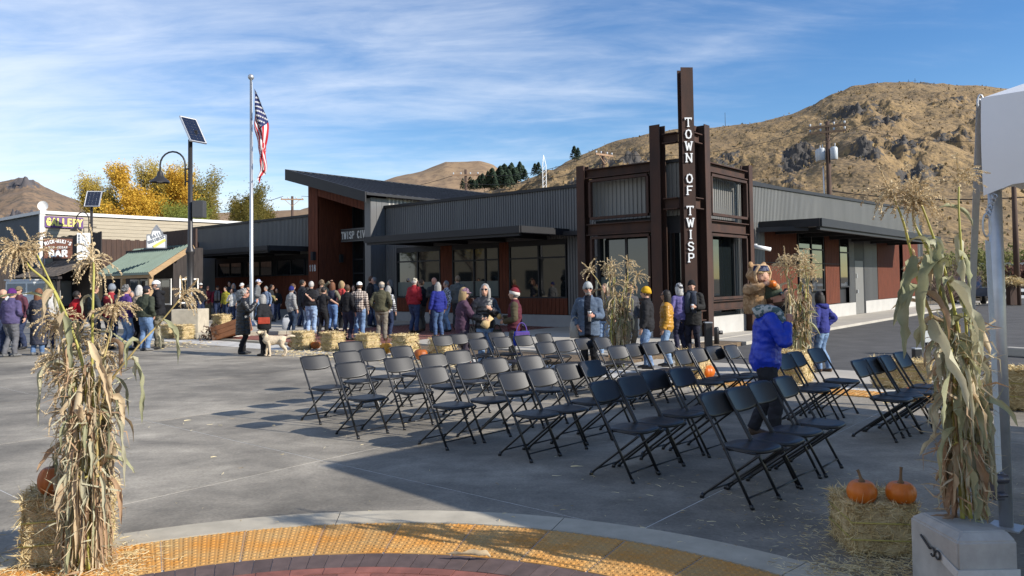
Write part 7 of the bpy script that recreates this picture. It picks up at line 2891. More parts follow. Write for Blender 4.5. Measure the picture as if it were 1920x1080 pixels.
W5 = person('person in a maroon quilted vest and striped knit hat', 966, 699, 537, 275, sex='f', topc=(.085, .02, .03), slvc=(.075, .06, .035), pant=(.11, .10, .08), hat=('beanie', (.16, .02, .03), (.62, .58, .52)), hair='short', hairk='grey', rp='cup', lp='front', puffer=.010, jac=.032, hem=.84, vox=.011, group='three people talking behind the chairs')
# ---- by the steel tower
M6 = person('person with a white beard and pale knit hat in a denim overshirt', 1106, 703, 526, 195, topc=(.085, .115, .165), inn=(.012, .014, .022), pant=BLK, hat=('beanie', (.34, .35, .34), (.34, .35, .34)), hair='short', hairk='white', beard='white', rp='pocket', lp='cup', jac=.032, build=1.1, hem=.76, glasses=True, vox=.011, skin=1, head_yaw=-18, group=CORG)
person('person in a tan top half hidden by the spreading corn shock', 1136, 668, 531, 200, sex='f', topc=(.05, .045, .05), pant=JEAN2, hair='long', hairk='sand', rp='cup', group=CORG, vox=.013)
person('person in a grey coat behind the corn shock', 1183, 662, 532, 160, topc=(.06, .06, .065), pant=(.14, .12, .09), hair='short', hairk='brown', group=CORG)
W7 = person('person in a mustard knit hat and black fleece jacket', 1214, 692, 535, 290, sex='f', topc=(.020, .020, .022), pant=(.07, .115, .22), pk='denim', pc2=JEAN2, hat=('beanie', (.52, .30, .02), (.52, .30, .02)), hair='pony', hairk='brown', rp='down', lp='down', jac=.035, hem=.80, glasses=True, vox=.011, build=1.05, group=CORG)
W8 = person('person in a mustard puffer jacket with long black hair', 1251, 688, 543, 285, sex='f', topc=(.40, .20, .02), tk='nylon', pant=(.20, .29, .42), hair='long', hairk='dark', rp='down', lp='down', puffer=.013, jac=.04, hem=.80, glasses=True, vox=.011, skin=2, group=CORG)
person('person in a purple jacket with white hair and a patterned hat', 1276, 664, 529, 340, sex='f', topc=(.13, .11, .26), pant=(.03, .03, .055), hat=('beanieprint', (.03, .03, .035), (.5, .5, .5)), hair='bob', hairk='white', group=CORG, vox=.013)
M9 = person('person in a black knit hat and grey scarf holding a can', 1300, 664, 523, 205, topc=(.022, .021, .020), pant=(.018, .018, .03), hat=('beanie', (.012, .012, .013), (.012, .012, .013)), hair='short', hairk='dark', rp='down', lp='cup', jac=.04, hem=.70, scarf=(.045, .052, .07), face=True, vox=.011, build=1.08, head_pitch=-6, group=CORG)
person('person in a dark puffer jacket behind the second corn shock', 1519, 700, 541, 310, topc=(.03, .035, .06), puffer=.01, jac=.04, pant=NAVY, hair='short', hairk='dark', group='pair beyond the chairs', vox=.013)
W10 = person('person with dark hair in a blue hooded jacket, hand on hip', 1543, 698, 545, 320, sex='f', topc=(.03, .035, .17), pant=(.09, .15, .27), pk='denim', pc2=JEAN2, hair='bob', hairk='dark', rp='hip', lp='down', jac=.035, hood=True, hem=.86, vox=.011, shoe='brown', group='pair beyond the chairs')
person('person in black beside the man in the blue jacket, behind the corn', 1478, 672, 540, 200, topc=BLK, pant=BLK, hair='short', hairk='dark', group='pair beyond the chairs', vox=.013)

# ---- the man with the child
MAN = person('person in a bright blue jacket and green knit hat carrying a child on shoulders', 1440, 830, 529, 106, topc=(.010, .040, .46), tk='nylon', pant=(.028, .028, .034), hat=('beanie', (.055, .072, .05), (.055, .072, .05)), hair='short', hairk='brown', beard='brown', glasses=True,
             rp=((.27, .17, 1.13), (.14, .20, 1.35)), lp=((.27, .17, 1.13), (.14, .21, 1.34)), jac=.035, hem=.80, vox=.0085, step=.12, lean=.12, skin=1, shoe='brown', head_pitch=-10, group='man and child', build=1.16, pscale=1.08)
ms = MAN[1]

# toddler: sits behind the head with the legs over the shoulders
CB_ = MB()
CS = ms
cR = Matrix.Rotation(MAN[0].rotation_euler.z, 4, 'Z')
seat = Vector((0, -.085, 1.455)) * ms
child = thing('person', 'small child in a tan fleece bear hood riding on shoulders, holding a tiny pumpkin', 'person', Vector(MAN[0].location) + (cR.to_3x3() @ seat), MAN[0].rotation_euler.z - radians(52), 'man and child', 1.1)
FUR, CPANT, CSH = 1, 3, 4
tq = crom([(0, -.01, -.02, .115, .10), (0, -.015, .06, .13, .115), (0, -.01, .16, .125, .11), (0, 0, .235, .115, .098), (0, .005, .285, .07, .065)], .015)
CB_.tube([r[:3] for r in tq], [(r[3], r[4]) for r in tq], 20, FUR, ref=(1, 0, 0))
hcx = Vector((.0, .025, .375))
CB_.ball(hcx, (.104, .108, .110), 20, 14, FUR)
CB_.ball(hcx + Vector((0, .042, -.012)), (.080, .085, .083), 18, 12, 0)
CB_.ball(hcx + Vector((0, .118, -.028)), (.012, .014, .012), 8, 6, 0)
CB_.ball(hcx + Vector((.035, .088, -.04)), (.03, .03, .026), 8, 6, 0)
CB_.ball(hcx + Vector((-.035, .088, -.04)), (.03, .03, .026), 8, 6, 0)
for s in (1, -1):
    CB_.ball(hcx + Vector((s * .082, -.005, .10)), (.032, .02, .032), 10, 8, FUR)
    aq = crom([(s * .10, .0, .245, .05), (s * .155, .06, .22, .048), (s * .115, .15, .245, .042), (s * .06, .185, .27, .036)], .015)
    CB_.tube([r[:3] for r in aq], [r[3] for r in aq], 12, FUR)
    hb = Vector((s * .052, .205, .285))
    CB_.ball(hb, (.022, .026, .022), 8, 6, 0)
    for q in range(4):
        CB_.tube([hb + Vector((s * -.002, .012, .014 - q * .010)), hb + Vector((-s * .012, .032, .018 - q * .011)), hb + Vector((-s * .028, .036, .016 - q * .010))], [.0075, .007, .006], 6, 0)
    CB_.tube([hb + Vector((0, .0, .016)), hb + Vector((-s * .018, .014, .032))], [.008, .006], 6, 0)
    Rr = Matrix.Rotation(radians(52), 3, 'Z')
    lg = [Rr @ Vector(v) for v in ((s * .07, .0, .0), (s * .135, .09, .025), (s * .135, .19, .0), (s * .13, .225, -.10), (s * .12, .235, -.16))]
    lq = crom([(*lg[0], .070), (*lg[1], .058), (*lg[2], .050), (*lg[3], .042), (*lg[4], .040)], .015)
    CB_.tube([r[:3] for r in lq], [r[3] for r in lq], 12, CPANT)
    f0 = lg[4]
    CB_.tube([f0 + Vector((0, 0, -.0)), f0 + Rr @ Vector((0, .0, -.045)), f0 + Rr @ Vector((0, .05, -.058)), f0 + Rr @ Vector((0, .10, -.055))], [.04, .042, .036, .022], 10, CSH)
PQ.append((child, CB_, [m_skin[0], cloth((.42, .27, .15), 'print', (.30, .18, .09)), cloth((.42, .27, .15)), cloth((.45, .48, .47), 'print', (.10, .16, .17)), cloth((.22, .15, .11), 'print', (.30, .24, .18)), cloth((.4, .3, .2))], .0075, False, hcx))
b = MB()
n = 22
for i in range(n):
    a0, a1 = pi * (.0 + 1.0 * i / n), pi * (.0 + 1.0 * (i + 1) / n)
    vs = []
    for a in (a0, a1):
        for zz, k in ((.042, 1.03), (.095, .88)):
            vs.append(hcx + Vector((.084 * k * cos(a), .035 + .092 * k * sin(a), zz - .006)))
    b.add(vs, [(0, 2, 3, 1)], 0, True)
b.build('headband', cloth((.012, .016, .05), 'print', (.10, .11, .16)), child)
b = MB()
for s in (1, -1):
    b.ball(hcx + Vector((s * .03, .113, -.006)), (.010, .007, .008), 8, 6)
b.build('eyes', m_eye, child)
b = MB()
b.tube([hcx + Vector((-.018, .113, -.056)), hcx + Vector((0, .119, -.058)), hcx + Vector((.018, .113, -.056))], [.003, .006, .003], 6)
b.build('lips', m_lip, child)
b = MB()
rg = random.Random(3)
for k in range(30):
    x = rg.uniform(-.07, .07)
    b.tube([hcx + Vector((x, .108, .03)), hcx + Vector((x * 1.1, .122 - abs(x) * .25, .004))], [.008, .003], 5)
b.build('hair', m_hair['blond'], child)
b = MB()
for i in range(26):
    a0, a1 = 2 * pi * i / 26, 2 * pi * (i + 1) / 26
pts = [hcx + Vector((.090 * cos(2 * pi * i / 26), .075 + .012 * sin(2 * pi * i / 26), .098 * sin(2 * pi * i / 26) - .004)) for i in range(27)]
b.tube(pts, [.016 + .003 * sin(i * 2.2) for i in range(27)], 8, cap=False)
b.build('hood_trim', cloth((.46, .32, .19)), child)
flush_people()
cw = Matrix.Translation(child.location) @ Matrix.Rotation(child.rotation_euler.z, 4, 'Z') @ Matrix.Scale(1.1, 4)
tp = cw @ Vector((0, .232, .245))
pumpkin('tiny orange pumpkin held in the child\'s hands', tp, .048, .085, 5, m_pump, .03, .2)

# ---- things carried
m_steel = mat('steel_tumbler', (.55, .52, .50), .3, metal=.8)
h = hand_world(M6, -1)
tb = thing('travel_mug', 'steel travel mug with a black lid held by the bearded person', 'travel mug', h + Vector((0, 0, -.11)))
MB().tube([(0, 0, 0), (0, 0, .17), (0, 0, .2)], [.030, .037, .037], 14).build('cup', m_steel, tb)
MB().tube([(0, 0, .2), (0, 0, .225)], [.039, .034], 14).build('lid', m_lamp, tb)
h = hand_world(M9, -1)
cn = thing('drink_can', 'pale aluminium drink can in the scarf wearer\'s hand', 'drink can', h + Vector((0, 0, -.06)))
MB().tube([(0, 0, 0), (0, 0, .006), (0, 0, .112), (0, 0, .122)], [.026, .033, .033, .027], 14).build('can', m_can, cn)
h = hand_world(W5, 1)
bg_ = thing('bread_roll', 'golden bread roll in the hands of the person in the maroon vest', 'bread roll', h + Vector((0, 0, .0)))
MB().ball((0, 0, .03), (.05, .05, .06), 12, 8).build('crust', mat('bread_crust', (.55, .34, .12), .7, var=.2, vs=20), bg_)
h = hand_world(W4, 1)
pb_ = thing('paper_bag', 'crumpled brown paper bag held by the person in the black puffer', 'paper bag', h + Vector((0, 0, -.02)), 0)
pb_.rotation_euler = (0, radians(35), .3)
b = MB()
b.tube(crom([(0, 0, -.14, .085, .04), (0, 0, -.05, .09, .05), (.01, 0, .03, .04, .03), (.02, 0, .12, .06, .02)], .03) and [(0, 0, -.14), (0, 0, -.05), (.01, 0, .03), (.02, 0, .12)], [(.085, .04), (.09, .05), (.04, .03), (.06, .02)], 10)
b.build('paper', mat('kraft_paper', (.52, .37, .18), .8, var=.25, vs=12, bump=.6, bs=30), pb_)


def bag(name, label, cat, p, w, d, hgt, m, rz=0, strap=None, m2=None):
    t = thing(name, label, cat, p, rz)
    b = MB()
    b.tube([(0, 0, 0), (0, 0, .02), (0, 0, hgt * .6), (0, 0, hgt)], [(w * .4, d * .4), (w * .5, d * .5), (w * .5, d * .45), (w * .42, d * .18)], 14, ref=(1, 0, 0))
    b.build('body', m, t)
    if m2:
        MB().bbox(-w * .42, w * .42, -d * .56, -d * .40, hgt * .45, hgt * 1.0, .012).build('flap', m2, t)
    if strap:
        n = 12
        q = [Vector((cos(pi * i / n) * w * .3, 0, hgt * .95 + sin(pi * i / n) * strap)) for i in range(n + 1)]
        MB().tube(q, .012, 5, cap=False).build('strap', m2 or m, t)
    return t


wpl = loc_world(LD, (-.20, -.12, .78))
bag('shoulder_bag', 'black shoulder bag with a rust red flap on the dog walker\'s hip', 'bag', wpl + Vector((.06, -.12, .0)), .34, .16, .30, cloth((.014, .014, .015)), radians(12), None, cloth((.36, .055, .03)))
wpl = loc_world(W5, (-.22, -.12, .58))
bag('tote_bag', 'bright blue tote bag hanging from the maroon vest wearer\'s arm', 'bag', wpl + Vector((.04, -.06, 0)), .34, .14, .28, cloth((.015, .05, .42)), .2, .18, cloth((.10, .06, .25)))
wpl = loc_world(W3, (-.12, .10, .52))
bag('woven_bag', 'dark woven shoulder bag with pale fringe by the plum jacket', 'bag', wpl + Vector((.05, -.16, 0)), .40, .18, .42, cloth((.05, .035, .035), 'print', (.30, .22, .16)), .1, .3)
p = at(538, 622, .07)
bag('carrier_bag', 'white plastic carrier bag by the blue knit hat', 'bag', (p.x, p.y, .15), .34, .12, .44, mat('white_plastic', (.55, .56, .58), .4, trans=.3), .2, .12)
p = loc_world(M6, (.26, .05, .70))
bag('clear_bag', 'pale plastic bag hanging beside the denim overshirt', 'bag', p, .22, .12, .32, mat('pale_plastic', (.42, .40, .36), .4, trans=.3), .2, .1)
p = loc_world(W4, (-.16, .14, .66))
bag('belt_bag', 'small black pouch on the hip of the shiny puffer jacket', 'bag', p + Vector((.05, -.08, 0)), .2, .14, .2, cloth((.03, .028, .02)), 0, .1)
h = (hand_world(LC, 1) + hand_world(LC, -1)) / 2
ph = thing('phone', 'dark phone held up by the person in the long coat', 'phone', h, LC[0].rotation_euler.z)
MB().bbox(-.036, .036, -.006, .006, -.05, .1, .004).build('case', m_shade, ph)
wpl = loc_world(LC, (0, 0, 0))
oc = at(510, 603, .1)
ol = thing('olive_coat', 'olive coat draped over the arm of the person in sunglasses', 'coat', (oc.x - .05, oc.y - .25, .75), .3)
MB().tube([(-.05, 0, .0), (-.02, 0, .3), (.05, 0, .56), (.2, .02, .5), (.26, .02, .30)], [(.10, .06), (.13, .08), (.13, .1), (.12, .08), (.10, .05)], 12, ref=(0, 1, 0)).build('cloth', cloth((.20, .17, .08)), ol)

# ---- the dog
m_fur = mat('cream_fur', (.66, .55, .40), .9, col2=(.55, .43, .29), vs=14, bump=1, bs=60, bdist=.02)
dp = at(516, 668)
DS = .62 / .62
dog = thing('dog', 'fluffy cream dog on a leash looking back at the camera', 'dog', (dp.x, dp.y, 0), radians(90 + 8))   # local +y = forward, towards the left
b = MB()
# trunk: deep chest at the front, tucked belly
q = crom([(0, -.26, .42, .07, .075), (0, -.18, .425, .098, .10), (0, -.02, .41, .10, .112), (0, .12, .405, .108, .130), (0, .21, .43, .09, .115), (0, .26, .47, .065, .08)], .03)
b.tube([r[:3] for r in q], [(r[3], r[4]) for r in q], 16, 0, ref=(1, 0, 0))
q = crom([(0, .20, .46, .085), (0, .265, .55, .07), (-.02, .30, .62, .065)], .03)
b.tube([r[:3] for r in q], [r[3] for r in q], 14, 0)
hd = Vector((-.045, .325, .655))
fwd = Vector((-.80, .50, -.06)).normalized()
b.ball(hd, (.085, .085, .078), 16, 12, 0)
b.tube([hd + fwd * .04 + Vector((0, 0, -.02)), hd + fwd * .11 + Vector((0, 0, -.03)), hd + fwd * .155 + Vector((0, 0, -.033))], [.052, .042, .03], 12, 0)
for s in (1, -1):
    # front leg: elbow, wrist, paw
    st = .05 * s
    q = crom([(s * .075, .17, .40, .06), (s * .07, .165 + st * .6, .27, .036), (s * .07, .175 + st, .15, .030), (s * .07, .165 + st * 1.2, .05, .028)], .025)
    b.tube([r[:3] for r in q], [r[3] for r in q], 10, 0)
    b.ball((s * .07, .19 + st * 1.2, .028), (.034, .046, .028), 10, 6, 0)
    # hind leg: knee forward, hock back
    q = crom([(s * .07, -.19, .42, .085), (s * .078, -.155 + st * .5, .29, .056), (s * .072, -.25 + st * .5, .17, .034), (s * .07, -.235 + st * .5, .05, .027)], .025)
    b.tube([r[:3] for r in q], [r[3] for r in q], 10, 0)
    b.ball((s * .07, -.21 + st * .5, .028), (.032, .046, .028), 10, 6, 0)
q = crom([(0, -.26, .46, .032), (0, -.34, .50, .036), (.01, -.42, .505, .034), (.02, -.50, .49, .016)], .025)
b.tube([r[:3] for r in q], [r[3] for r in q], 10, 0)
sd_ = Vector((-fwd.y, fwd.x, 0)).normalized()
for s in (1, -1):
    e0 = hd + sd_ * s * .075 + Vector((0, 0, .035)) - fwd * .015
    b.tube([e0, e0 + sd_ * s * .028 + Vector((0, 0, -.05)), e0 + sd_ * s * .022 + Vector((0, 0, -.13)), e0 + sd_ * s * .01 + Vector((0, 0, -.155))], [(.022, .03), (.022, .045), (.02, .045), (.01, .02)], 10, 0, ref=fwd)
PQ.append((dog, b, [m_fur] * 6, .011, False, hd))
flush_people()
b = MB()
b.ball(hd + fwd * .165 + Vector((0, 0, -.022)), (.018, .018, .014), 8, 6)
for s in (1, -1):
    b.ball(hd + fwd * .070 + sd_ * s * .036 + Vector((0, 0, .022)), (.012, .012, .012), 8, 6)
b.build('nose_and_eyes', m_eye, dog)
b = MB()
rg = random.Random(12)
n = 18
cc = Vector((-.012, .275, .57))
ax = Vector((-.1, .45, .9)).normalized()
o1 = ax.orthogonal().normalized()
o2 = ax.cross(o1)
b.tube([cc + o1 * .078 * cos(2 * pi * i / n) + o2 * .078 * sin(2 * pi * i / n) for i in range(n + 1)], .011, 6, cap=False)
b.build('collar', m_dark, dog)
# hand to collar
hw_ = hand_world(LD, 1)
dw = Matrix.Translation(dog.location) @ Matrix.Rotation(dog.rotation_euler.z, 4, 'Z')
c_ = dw @ (cc + Vector((0, -.03, .08)))
low = hw_.lerp(c_, .7)
low.z = .16
o = MB().tube([r for r in [tuple(Vector(x[:3])) for x in crom([(*hw_, 0), (*(hw_.lerp(c_, .25) - Vector((0, 0, .25))), 0), (*low, 0), (*c_, 0)], .06)]], .008, 5).build('leash', m_dark)
tag(o, 'dark leash looping from the dog walker\'s hand to the cream dog', 'leash')
# ================================================================ WHITE EVENT TENT OVER THE SEATS' RIGHT END
m_canvas = mat('white_vinyl', (.78, .78, .78), .45, var=.03, vs=2, bump=.25, bs=2.2, bdist=.03)
m_tpole = mat('tent_aluminium', (.46, .47, .48), .42, metal=.65, var=.12, vs=9)
m_web = mat('white_webbing', (.48, .48, .46), .7, var=.08, vs=30)
TP = at(1887, 989)
TC = Vector((3.36, 5.47, 0))
TROT = radians(-46.5)
tent = thing('event_tent', 'white marquee tent with straight valance on aluminium poles', 'tent', (TC.x, TC.y, 0), TROT)
LX_, LY_, EZ = 7.6, 6.3, 3.06
RZ = 4.5
b = MB()
# roof: two slopes with hips, local x = towards the camera side, y = away to the right
n = 12
ridge = [(LX_ - LY_ / 2, LY_ / 2, RZ), (LY_ / 2, LY_ / 2, RZ)]
b.add([(0, 0, EZ), (LX_, 0, EZ), (LX_, LY_, EZ), (0, LY_, EZ), ridge[0], ridge[1]], [(0, 1, 4, 5), (1, 2, 4), (2, 3, 5, 4), (3, 0, 5)])
b.build('roof', m_canvas, tent)


def valance(p, q, name='valance'):
    p, q = Vector(p), Vector(q)
    L = (q - p).length
    k = max(4, int(L / .18))
    t = (q - p).normalized()
    nrm = Vector((t.y, -t.x, 0))
    b = MB()
    rows = 6
    for i in range(k + 1):
        s = i / k
        per = (L * s) % 3.1 / 3.1
        bot = 2.36 + .16 * sin(pi * per) ** .7
        for j in range(rows + 1):
            u_ = j / rows
            z = EZ + .015 * sin(i * 1.7) * u_ - (EZ - bot) * u_
            o_ = nrm * (.012 + .03 * sin(pi * u_) * sin(i * .9 + 1) + .02 * u_)
            b.v.append(p.lerp(q, s) + o_ + Vector((0, 0, z)))
    for i in range(k):
        for j in range(rows):
            a = i * (rows + 1) + j
            b.f.append([a, a + rows + 1, a + rows + 2, a + 1]); b.m.append(0); b.s.append(True)
    b.build(name, m_canvas, tent)


valance((0, 0, 0), (LX_, 0, 0))
valance((LX_, LY_, 0), (0, LY_, 0))
valance((0, LY_, 0), (0, 0, 0))
valance((LX_, 0, 0), (LX_, LY_, 0))
inv = Matrix.Rotation(-TROT, 3, 'Z')
P0 = inv @ (Vector((TP.x, TP.y, 0)) - TC)
for x, y in ((P0.x, P0.y), (P0.x, LY_ - .15), (LX_ - .15, P0.y), (LX_ - .15, LY_ - .15)):
    pl = MB()
    pl.tube([(x, y, 0.0), (x, y, EZ - .04)], .045, 16)
    pl.box(x - .1, x + .1, y - .1, y + .1, -.002, .012)
    pl.build('pole', m_tpole, tent)
b = MB()
for z in (EZ - .06,):
    b.tube([(0.05, .08, z), (LX_ - .05, .08, z)], .03, 8)
    b.tube([(.08, 0.05, z), (.08, LY_ - .05, z)], .03, 8)
    b.tube([(0.05, LY_ - .08, z), (LX_ - .05, LY_ - .08, z)], .03, 8)
    b.tube([(LX_ - .08, 0.05, z), (LX_ - .08, LY_ - .05, z)], .03, 8)
b.build('rail', m_tpole, tent)


def ribbon(pts, w, name, m, parent=None, th=.004, side=None):
    b = MB()
    pts = [Vector(p) for p in pts]
    for a, c in zip(pts[:-1], pts[1:]):
        b.bar(a, c, w, th, up=side or (0, -1, 0))
    return b.build(name, m, parent)


# webbing strap, carabiner and ratchet holding the corner to the concrete block
s0, s1 = atd(1852, 452, 5.25), atd(1876, 905, 4.62)
st = thing('ratchet_strap', 'white webbing strap with ratchet tying the tent corner to the block', 'strap', s1)
sl = lambda p: Vector(p) - s1
ribbon([sl(s0), sl(s0.lerp(s1, .5)), sl(s1 + Vector((0, .01, .05)))], .046, 'webbing', m_web, st, side=(.3, -1, 0))
cb0 = atd(1850, 425, 5.26)
b = MB()
n = 16
q = [sl(cb0) + Vector((.026 * cos(2 * pi * i / n), 0, .085 * sin(2 * pi * i / n) * (1.05 if sin(2 * pi * i / n) > 0 else .8))) for i in range(n + 1)]
b.tube(q, .007, 6, cap=False)
for k in range(5):
    c = sl(atd(1852 + k * 3, 402 - k * 8, 5.28))
    b.tube([c + Vector((.017 * cos(2 * pi * i / 8), .012 * sin(i * 1.57 + k), .024 * sin(2 * pi * i / 8))) for i in range(9)], .005, 5, cap=False)
b.build('carabiner', m_galv, st)
b = MB()
c = sl(atd(1868, 905, 4.66))
b.bbox(c.x - .035, c.x + .035, c.y - .03, c.y + .03, c.z - .1, c.z + .07, .01)
b.tube([c + Vector((-.045, -.03, .03)), c + Vector((.045, -.03, .03))], .028, 10)
b.tube([c + Vector((-.03, -.05, -.06)), c + Vector((.03, -.05, -.06))], .014, 8)
b.build('ratchet', mat('ratchet_metal', (.10, .10, .12), .4, metal=.5), st)
# second guy strap running from the tent corner down and away
g0, g1 = atd(1838, 185, 5.62), atd(1813, 800, 6.6)
g1.z = max(g1.z, 0.02)
gs_ = thing('guy_strap', 'pale guy strap slanting down from the tent corner behind the corn', 'strap', g1)
ribbon([g0 - g1, (g0 - g1) * .5 + Vector((0, 0, -.01)), Vector((0, 0, 0))], .055, 'webbing', m_web, gs_)
b = MB()
q = g0 - g1
b.tube([q + Vector((.022 * cos(2 * pi * i / 12), 0, .06 * sin(2 * pi * i / 12) - .03)) for i in range(13)], .007, 6, cap=False)
b.build('hook', m_galv, gs_)
MB().bbox(-.12, .12, -.12, .12, -.02, .10, .02).build('anchor_plate', m_galv, gs_)

# concrete block with chamfered top and its strap
m_block = mat('cast_concrete_block', (.36, .35, .325), .85, var=.2, vs=5, bump=.4, bs=55, detail=9, bdist=.004)
c0, c1, c2 = at(1795, 1003, BZ), at(1722, 956, BZ), at(1907, 1001, BZ)
blk = thing('concrete_block', 'chamfered concrete ballast block under the right corn shock', 'concrete block', (c0.x, c0.y, 0.012))
ex = Vector((c2.x - c0.x, c2.y - c0.y, 0))
ey = Vector((c1.x - c0.x, c1.y - c0.y, 0))
Wd = ex.length
exn = ex.normalized()
eyn = Vector((-exn.y, exn.x, 0))
Dp = .45
M = Matrix(((exn.x, eyn.x, 0, 0), (exn.y, eyn.y, 0, 0), (0, 0, 1, 0), (0, 0, 0, 1)))
lean_ = .10
bm = bmesh.new()
vs = []
pr = [(0, 0), (Wd, 0), (Wd, Dp), (lean_ * .3 - .04, Dp)]
bot = [bm.verts.new(M @ Vector((x, y, 0))) for x, y in pr]
mid = [bm.verts.new(M @ Vector((x, y, BZ - .052))) for x, y in pr]
ins = .05
pt = [(ins, ins), (Wd - ins * .4, ins), (Wd - ins * .4, Dp - ins), (ins - .02, Dp - ins)]
top = [bm.verts.new(M @ Vector((x, y, BZ - .012))) for x, y in pt]
bm.faces.new(bot[::-1])
bm.faces.new(top)
for k in range(4):
    bm.faces.new((bot[k], bot[(k + 1) % 4], mid[(k + 1) % 4], mid[k]))
    bm.faces.new((mid[k], mid[(k + 1) % 4], top[(k + 1) % 4], top[k]))
bmesh.ops.recalc_face_normals(bm, faces=bm.faces)
bmesh.ops.bevel(bm, geom=list(bm.edges), offset=.008, segments=2, affect='EDGES')
me = bpy.data.meshes.new('block')
bm.to_mesh(me)
bm.free()
me.materials.append(m_block)
obj('body', me, blk)
sp_ = thing('block_strap', 'white strap and black hook wrapped round the concrete block', 'strap', (c0.x, c0.y, 0.012))
b = MB()
for q0, q1 in (((-.008, -.006), (Wd + .006, -.006)), ((-.008, -.006), (-.008, Dp * .42))):
    a_, d_ = M @ Vector((*q0, .235)), M @ Vector((*q1, .235 + (.05 if q1[0] < 0 else 0)))
    t_ = (d_ - a_).normalized()
    b.bar(a_, d_, .006, .045)
b.build('webbing', m_web, sp_)
b = MB()
hk = M @ Vector((-.02, Dp * .45, .29))
for k in range(2):
    c = hk + (M @ Vector((-.0, -.045 + k * .05, -.01))) * 1
    b.tube([c + Vector((0, .022 * cos(.5 + 5 * i / 12), .022 * sin(.5 + 5 * i / 12))) for i in range(13)], .006, 6)
b.tube([hk + (M @ Vector((0, .03, .0))), hk + (M @ Vector((0, .12, .045)))], .007, 6)
b.build('hook', m_lamp, sp_)

# ================================================================ STREET FURNITURE ON THE SIDE STREET
p = at(1548, 612, .06)
rk_ = thing('bike_hoop', 'black square steel bike hoop on the lit street pavement', 'bike rack', p, radians(40))
MB().tube(crom([(-.25, 0, 0, 0), (-.25, 0, .66, 0), (-.2, 0, .72, 0), (.2, 0, .72, 0), (.25, 0, .66, 0), (.25, 0, 0, 0)], .06) and [(-.25, 0, 0), (-.25, 0, .68), (-.2, 0, .74), (.2, 0, .74), (.25, 0, .68), (.25, 0, 0)], .03, 8).build('hoop', m_lamp, rk_)
for px, yb, yt, w, lab in ((1329, 668, 606, .16, 'dark square post beside the person with the scarf'), (1720, 690, 655, .14, 'short dark timber post behind the bales at the street side')):
    q = at(px, yb, .0)
    h = atd(px, yt, q.y).z
    t = thing('post', lab, 'post', q)
    MB().bbox(-w / 2, w / 2, -w / 2, w / 2, 0, h, .01).build('shaft', m_lamp, t)
    MB().bbox(-w / 2 - .01, w / 2 + .01, -w / 2 - .01, w / 2 + .01, h + .001, h + .03, .008).build('cap', m_galv, t)
q = at(1344, 648)
t = thing('standpipe', 'small black standpipe beside the dark square post', 'standpipe', q)
MB().tube([(0, 0, 0), (0, 0, .45), (0, 0, .5)], [.07, .07, .05], 10).build('pipe', m_lamp, t)
MB().tube([(-.02, 0, .35), (.16, 0, .35)], .055, 10).build('valve', m_lamp, t)
q = at(1738, 662)
t = thing('meter_box', 'small grey utility box on a post by the street', 'utility box', q, .4)
MB().bbox(-.12, .12, -.06, .06, .25, .62, .01).build('box', m_galv, t)
MB().tube([(0, 0, 0), (0, 0, .25)], .03, 6).build('leg', m_lamp, t)
q = at(1905, 668, -.03)
t = thing('wheel_stop', 'pale concrete wheel stop on the asphalt beyond the tent', 'wheel stop', q, radians(-60))
MB().bbox(-.2, 1.0, -.12, .12, 0, .2, .03).build('block', m_walk, t)
# pale low building, fence, parked car, post with straw hat far down the street
q = atd(1800, 520, 66)
t = thing('pale_shed', 'low pale shed beyond the bare bush at the far end of the street', 'shed', (q.x + 1.5, 66, 0), ROTB)
b = MB(); b.box(-4, 5, 0, 6, 0, 2.6); b.build('wall', m_walk, t)
b = MB(); b.box(-4.2, 5.2, -.2, 6.2, 2.601, 2.8); b.build('roof', m_whitetrim, t)
q = atd(1905, 560, 47)
fc = thing('white_fence', 'white rail fence at the far right of the street', 'fence', (q.x - 1, 47, 0), radians(-8))
for k in range(6):
    MB().box(k * 1.6 - .07, k * 1.6 + .07, -.07, .07, 0, 1.45).build('post', m_white, fc)
for k in range(5):
    for z in (.45, .85, 1.25):
        MB().box(k * 1.6 + .072, k * 1.6 + 1.528, -.03, .03, z - .09, z + .09).build('rail', m_white, fc)
q = at(1897, 572)
t = thing('timber_post', 'brown timber post with a straw topped planter by the fence', 'post', (q.x, q.y, 0))
h = atd(1897, 532, q.y).z
MB().bbox(-.2, .2, -.2, .2, 0, h, .02).build('shaft', m_oldwood, t)
b = MB()
rg = random.Random(6)
for k in range(500):
    a = rg.uniform(0, 6.28)
    r = rg.uniform(0, .7)
    straw(b, Vector((r * cos(a), r * sin(a), h + rg.uniform(0, .5) * (1 - r))), Vector((cos(a), sin(a), rg.uniform(-.6, .2))), .5, .03, .1, rg, rg.choice((0, 1, 2)))
b.build('straw', m_st, t, None, 'stuff')
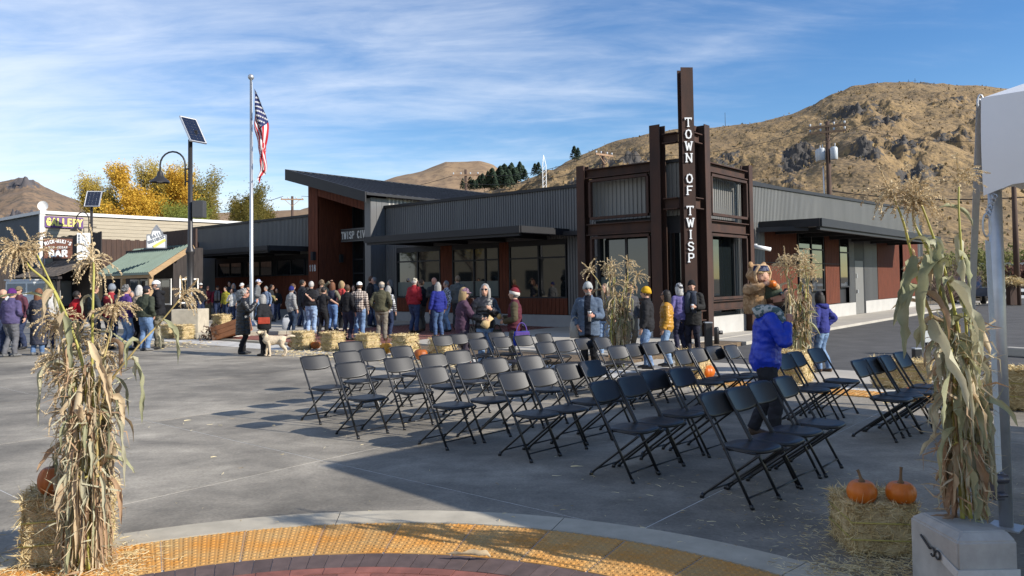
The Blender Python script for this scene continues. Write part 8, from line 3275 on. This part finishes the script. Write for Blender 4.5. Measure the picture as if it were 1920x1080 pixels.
# parked pickup glimpsed through the corn
q = atd(1806, 560, 50)
cr = thing('parked_pickup', 'dark blue pickup glimpsed between the corn leaves far down the street', 'pickup truck', (q.x, 50, 0), radians(70))
m_car = mat('car_paint', (.03, .045, .09), .3, coat=.5)
b = MB()
prof = [(-2.5, .5), (-2.5, 1.02), (-.9, 1.05), (-.6, 1.75), (.75, 1.75), (1.25, 1.1), (2.4, 1.0), (2.5, .5)]
k = len(prof)
b.add([(x, -.9, z) for x, z in prof] + [(x, .9, z) for x, z in prof], [tuple(range(k))[::-1], tuple(range(k, 2 * k))] + [(i, (i + 1) % k, (i + 1) % k + k, i + k) for i in range(k)])
b.build('body', m_car, cr)
b = MB()
for y in (-.905, .905):
    b.add([(-.7, y, 1.12), (-.52, y, 1.66), (.68, y, 1.66), (1.08, y, 1.12)], [(0, 1, 2, 3)])
b.add([(1.27, -.75, 1.13), (1.27, .75, 1.13), (.80, .75, 1.72), (.80, -.75, 1.72)], [(0, 1, 2, 3)])
b.build('windows', m_glass, cr)
for x in (-1.55, 1.55):
    for y in (-.82, .82):
        w = MB().tube([(x, y - .12, .38), (x, y + .12, .38)], .38, 16).build('wheel', mat('tyre', (.018, .018, .018), .9), cr)
        MB().tube([(x, y - .13, .38), (x, y + .13, .38)], .2, 12).build('rim', m_galv, w)

# ================================================================ ACROSS THE PLAZA, BEHIND THE PHOTOGRAPHER (seen mirrored in the windows)
bh = thing('beige_building', 'plain beige building across the plaza mirrored in the windows', 'building', uv(70, -17), ROTB)
b = MB(); b.box(0, 26, -8, 0, -.1, 6.2); b.build('wall', mat('beige_render', (.46, .41, .30), .9, var=.08, vs=1), bh)
b = MB(); b.box(-.3, 26.3, -8.3, .3, 6.21, 6.5); b.build('coping', m_dark, bh)
for k in range(5):
    b = MB(); b.box(2.5 + k * 5, 4.6 + k * 5, .005, .05, 1.0, 3.0); b.build('window', m_dark, bh)
for i, (u_, v_, H_, lm__) in enumerate(((60, -9, 9.5, ygreen), (51, -8, 9.0, amber))):
    q = uv(u_, v_)
    tree('street_tree', ['yellow-green street tree mirrored in the window beside the entrance', 'amber street tree mirrored in the middle window'][i], (q.x, q.y, -.02), H_, .75, 2.4, lm__, 5200, 300 + i, leaf=.12, openness=.1)
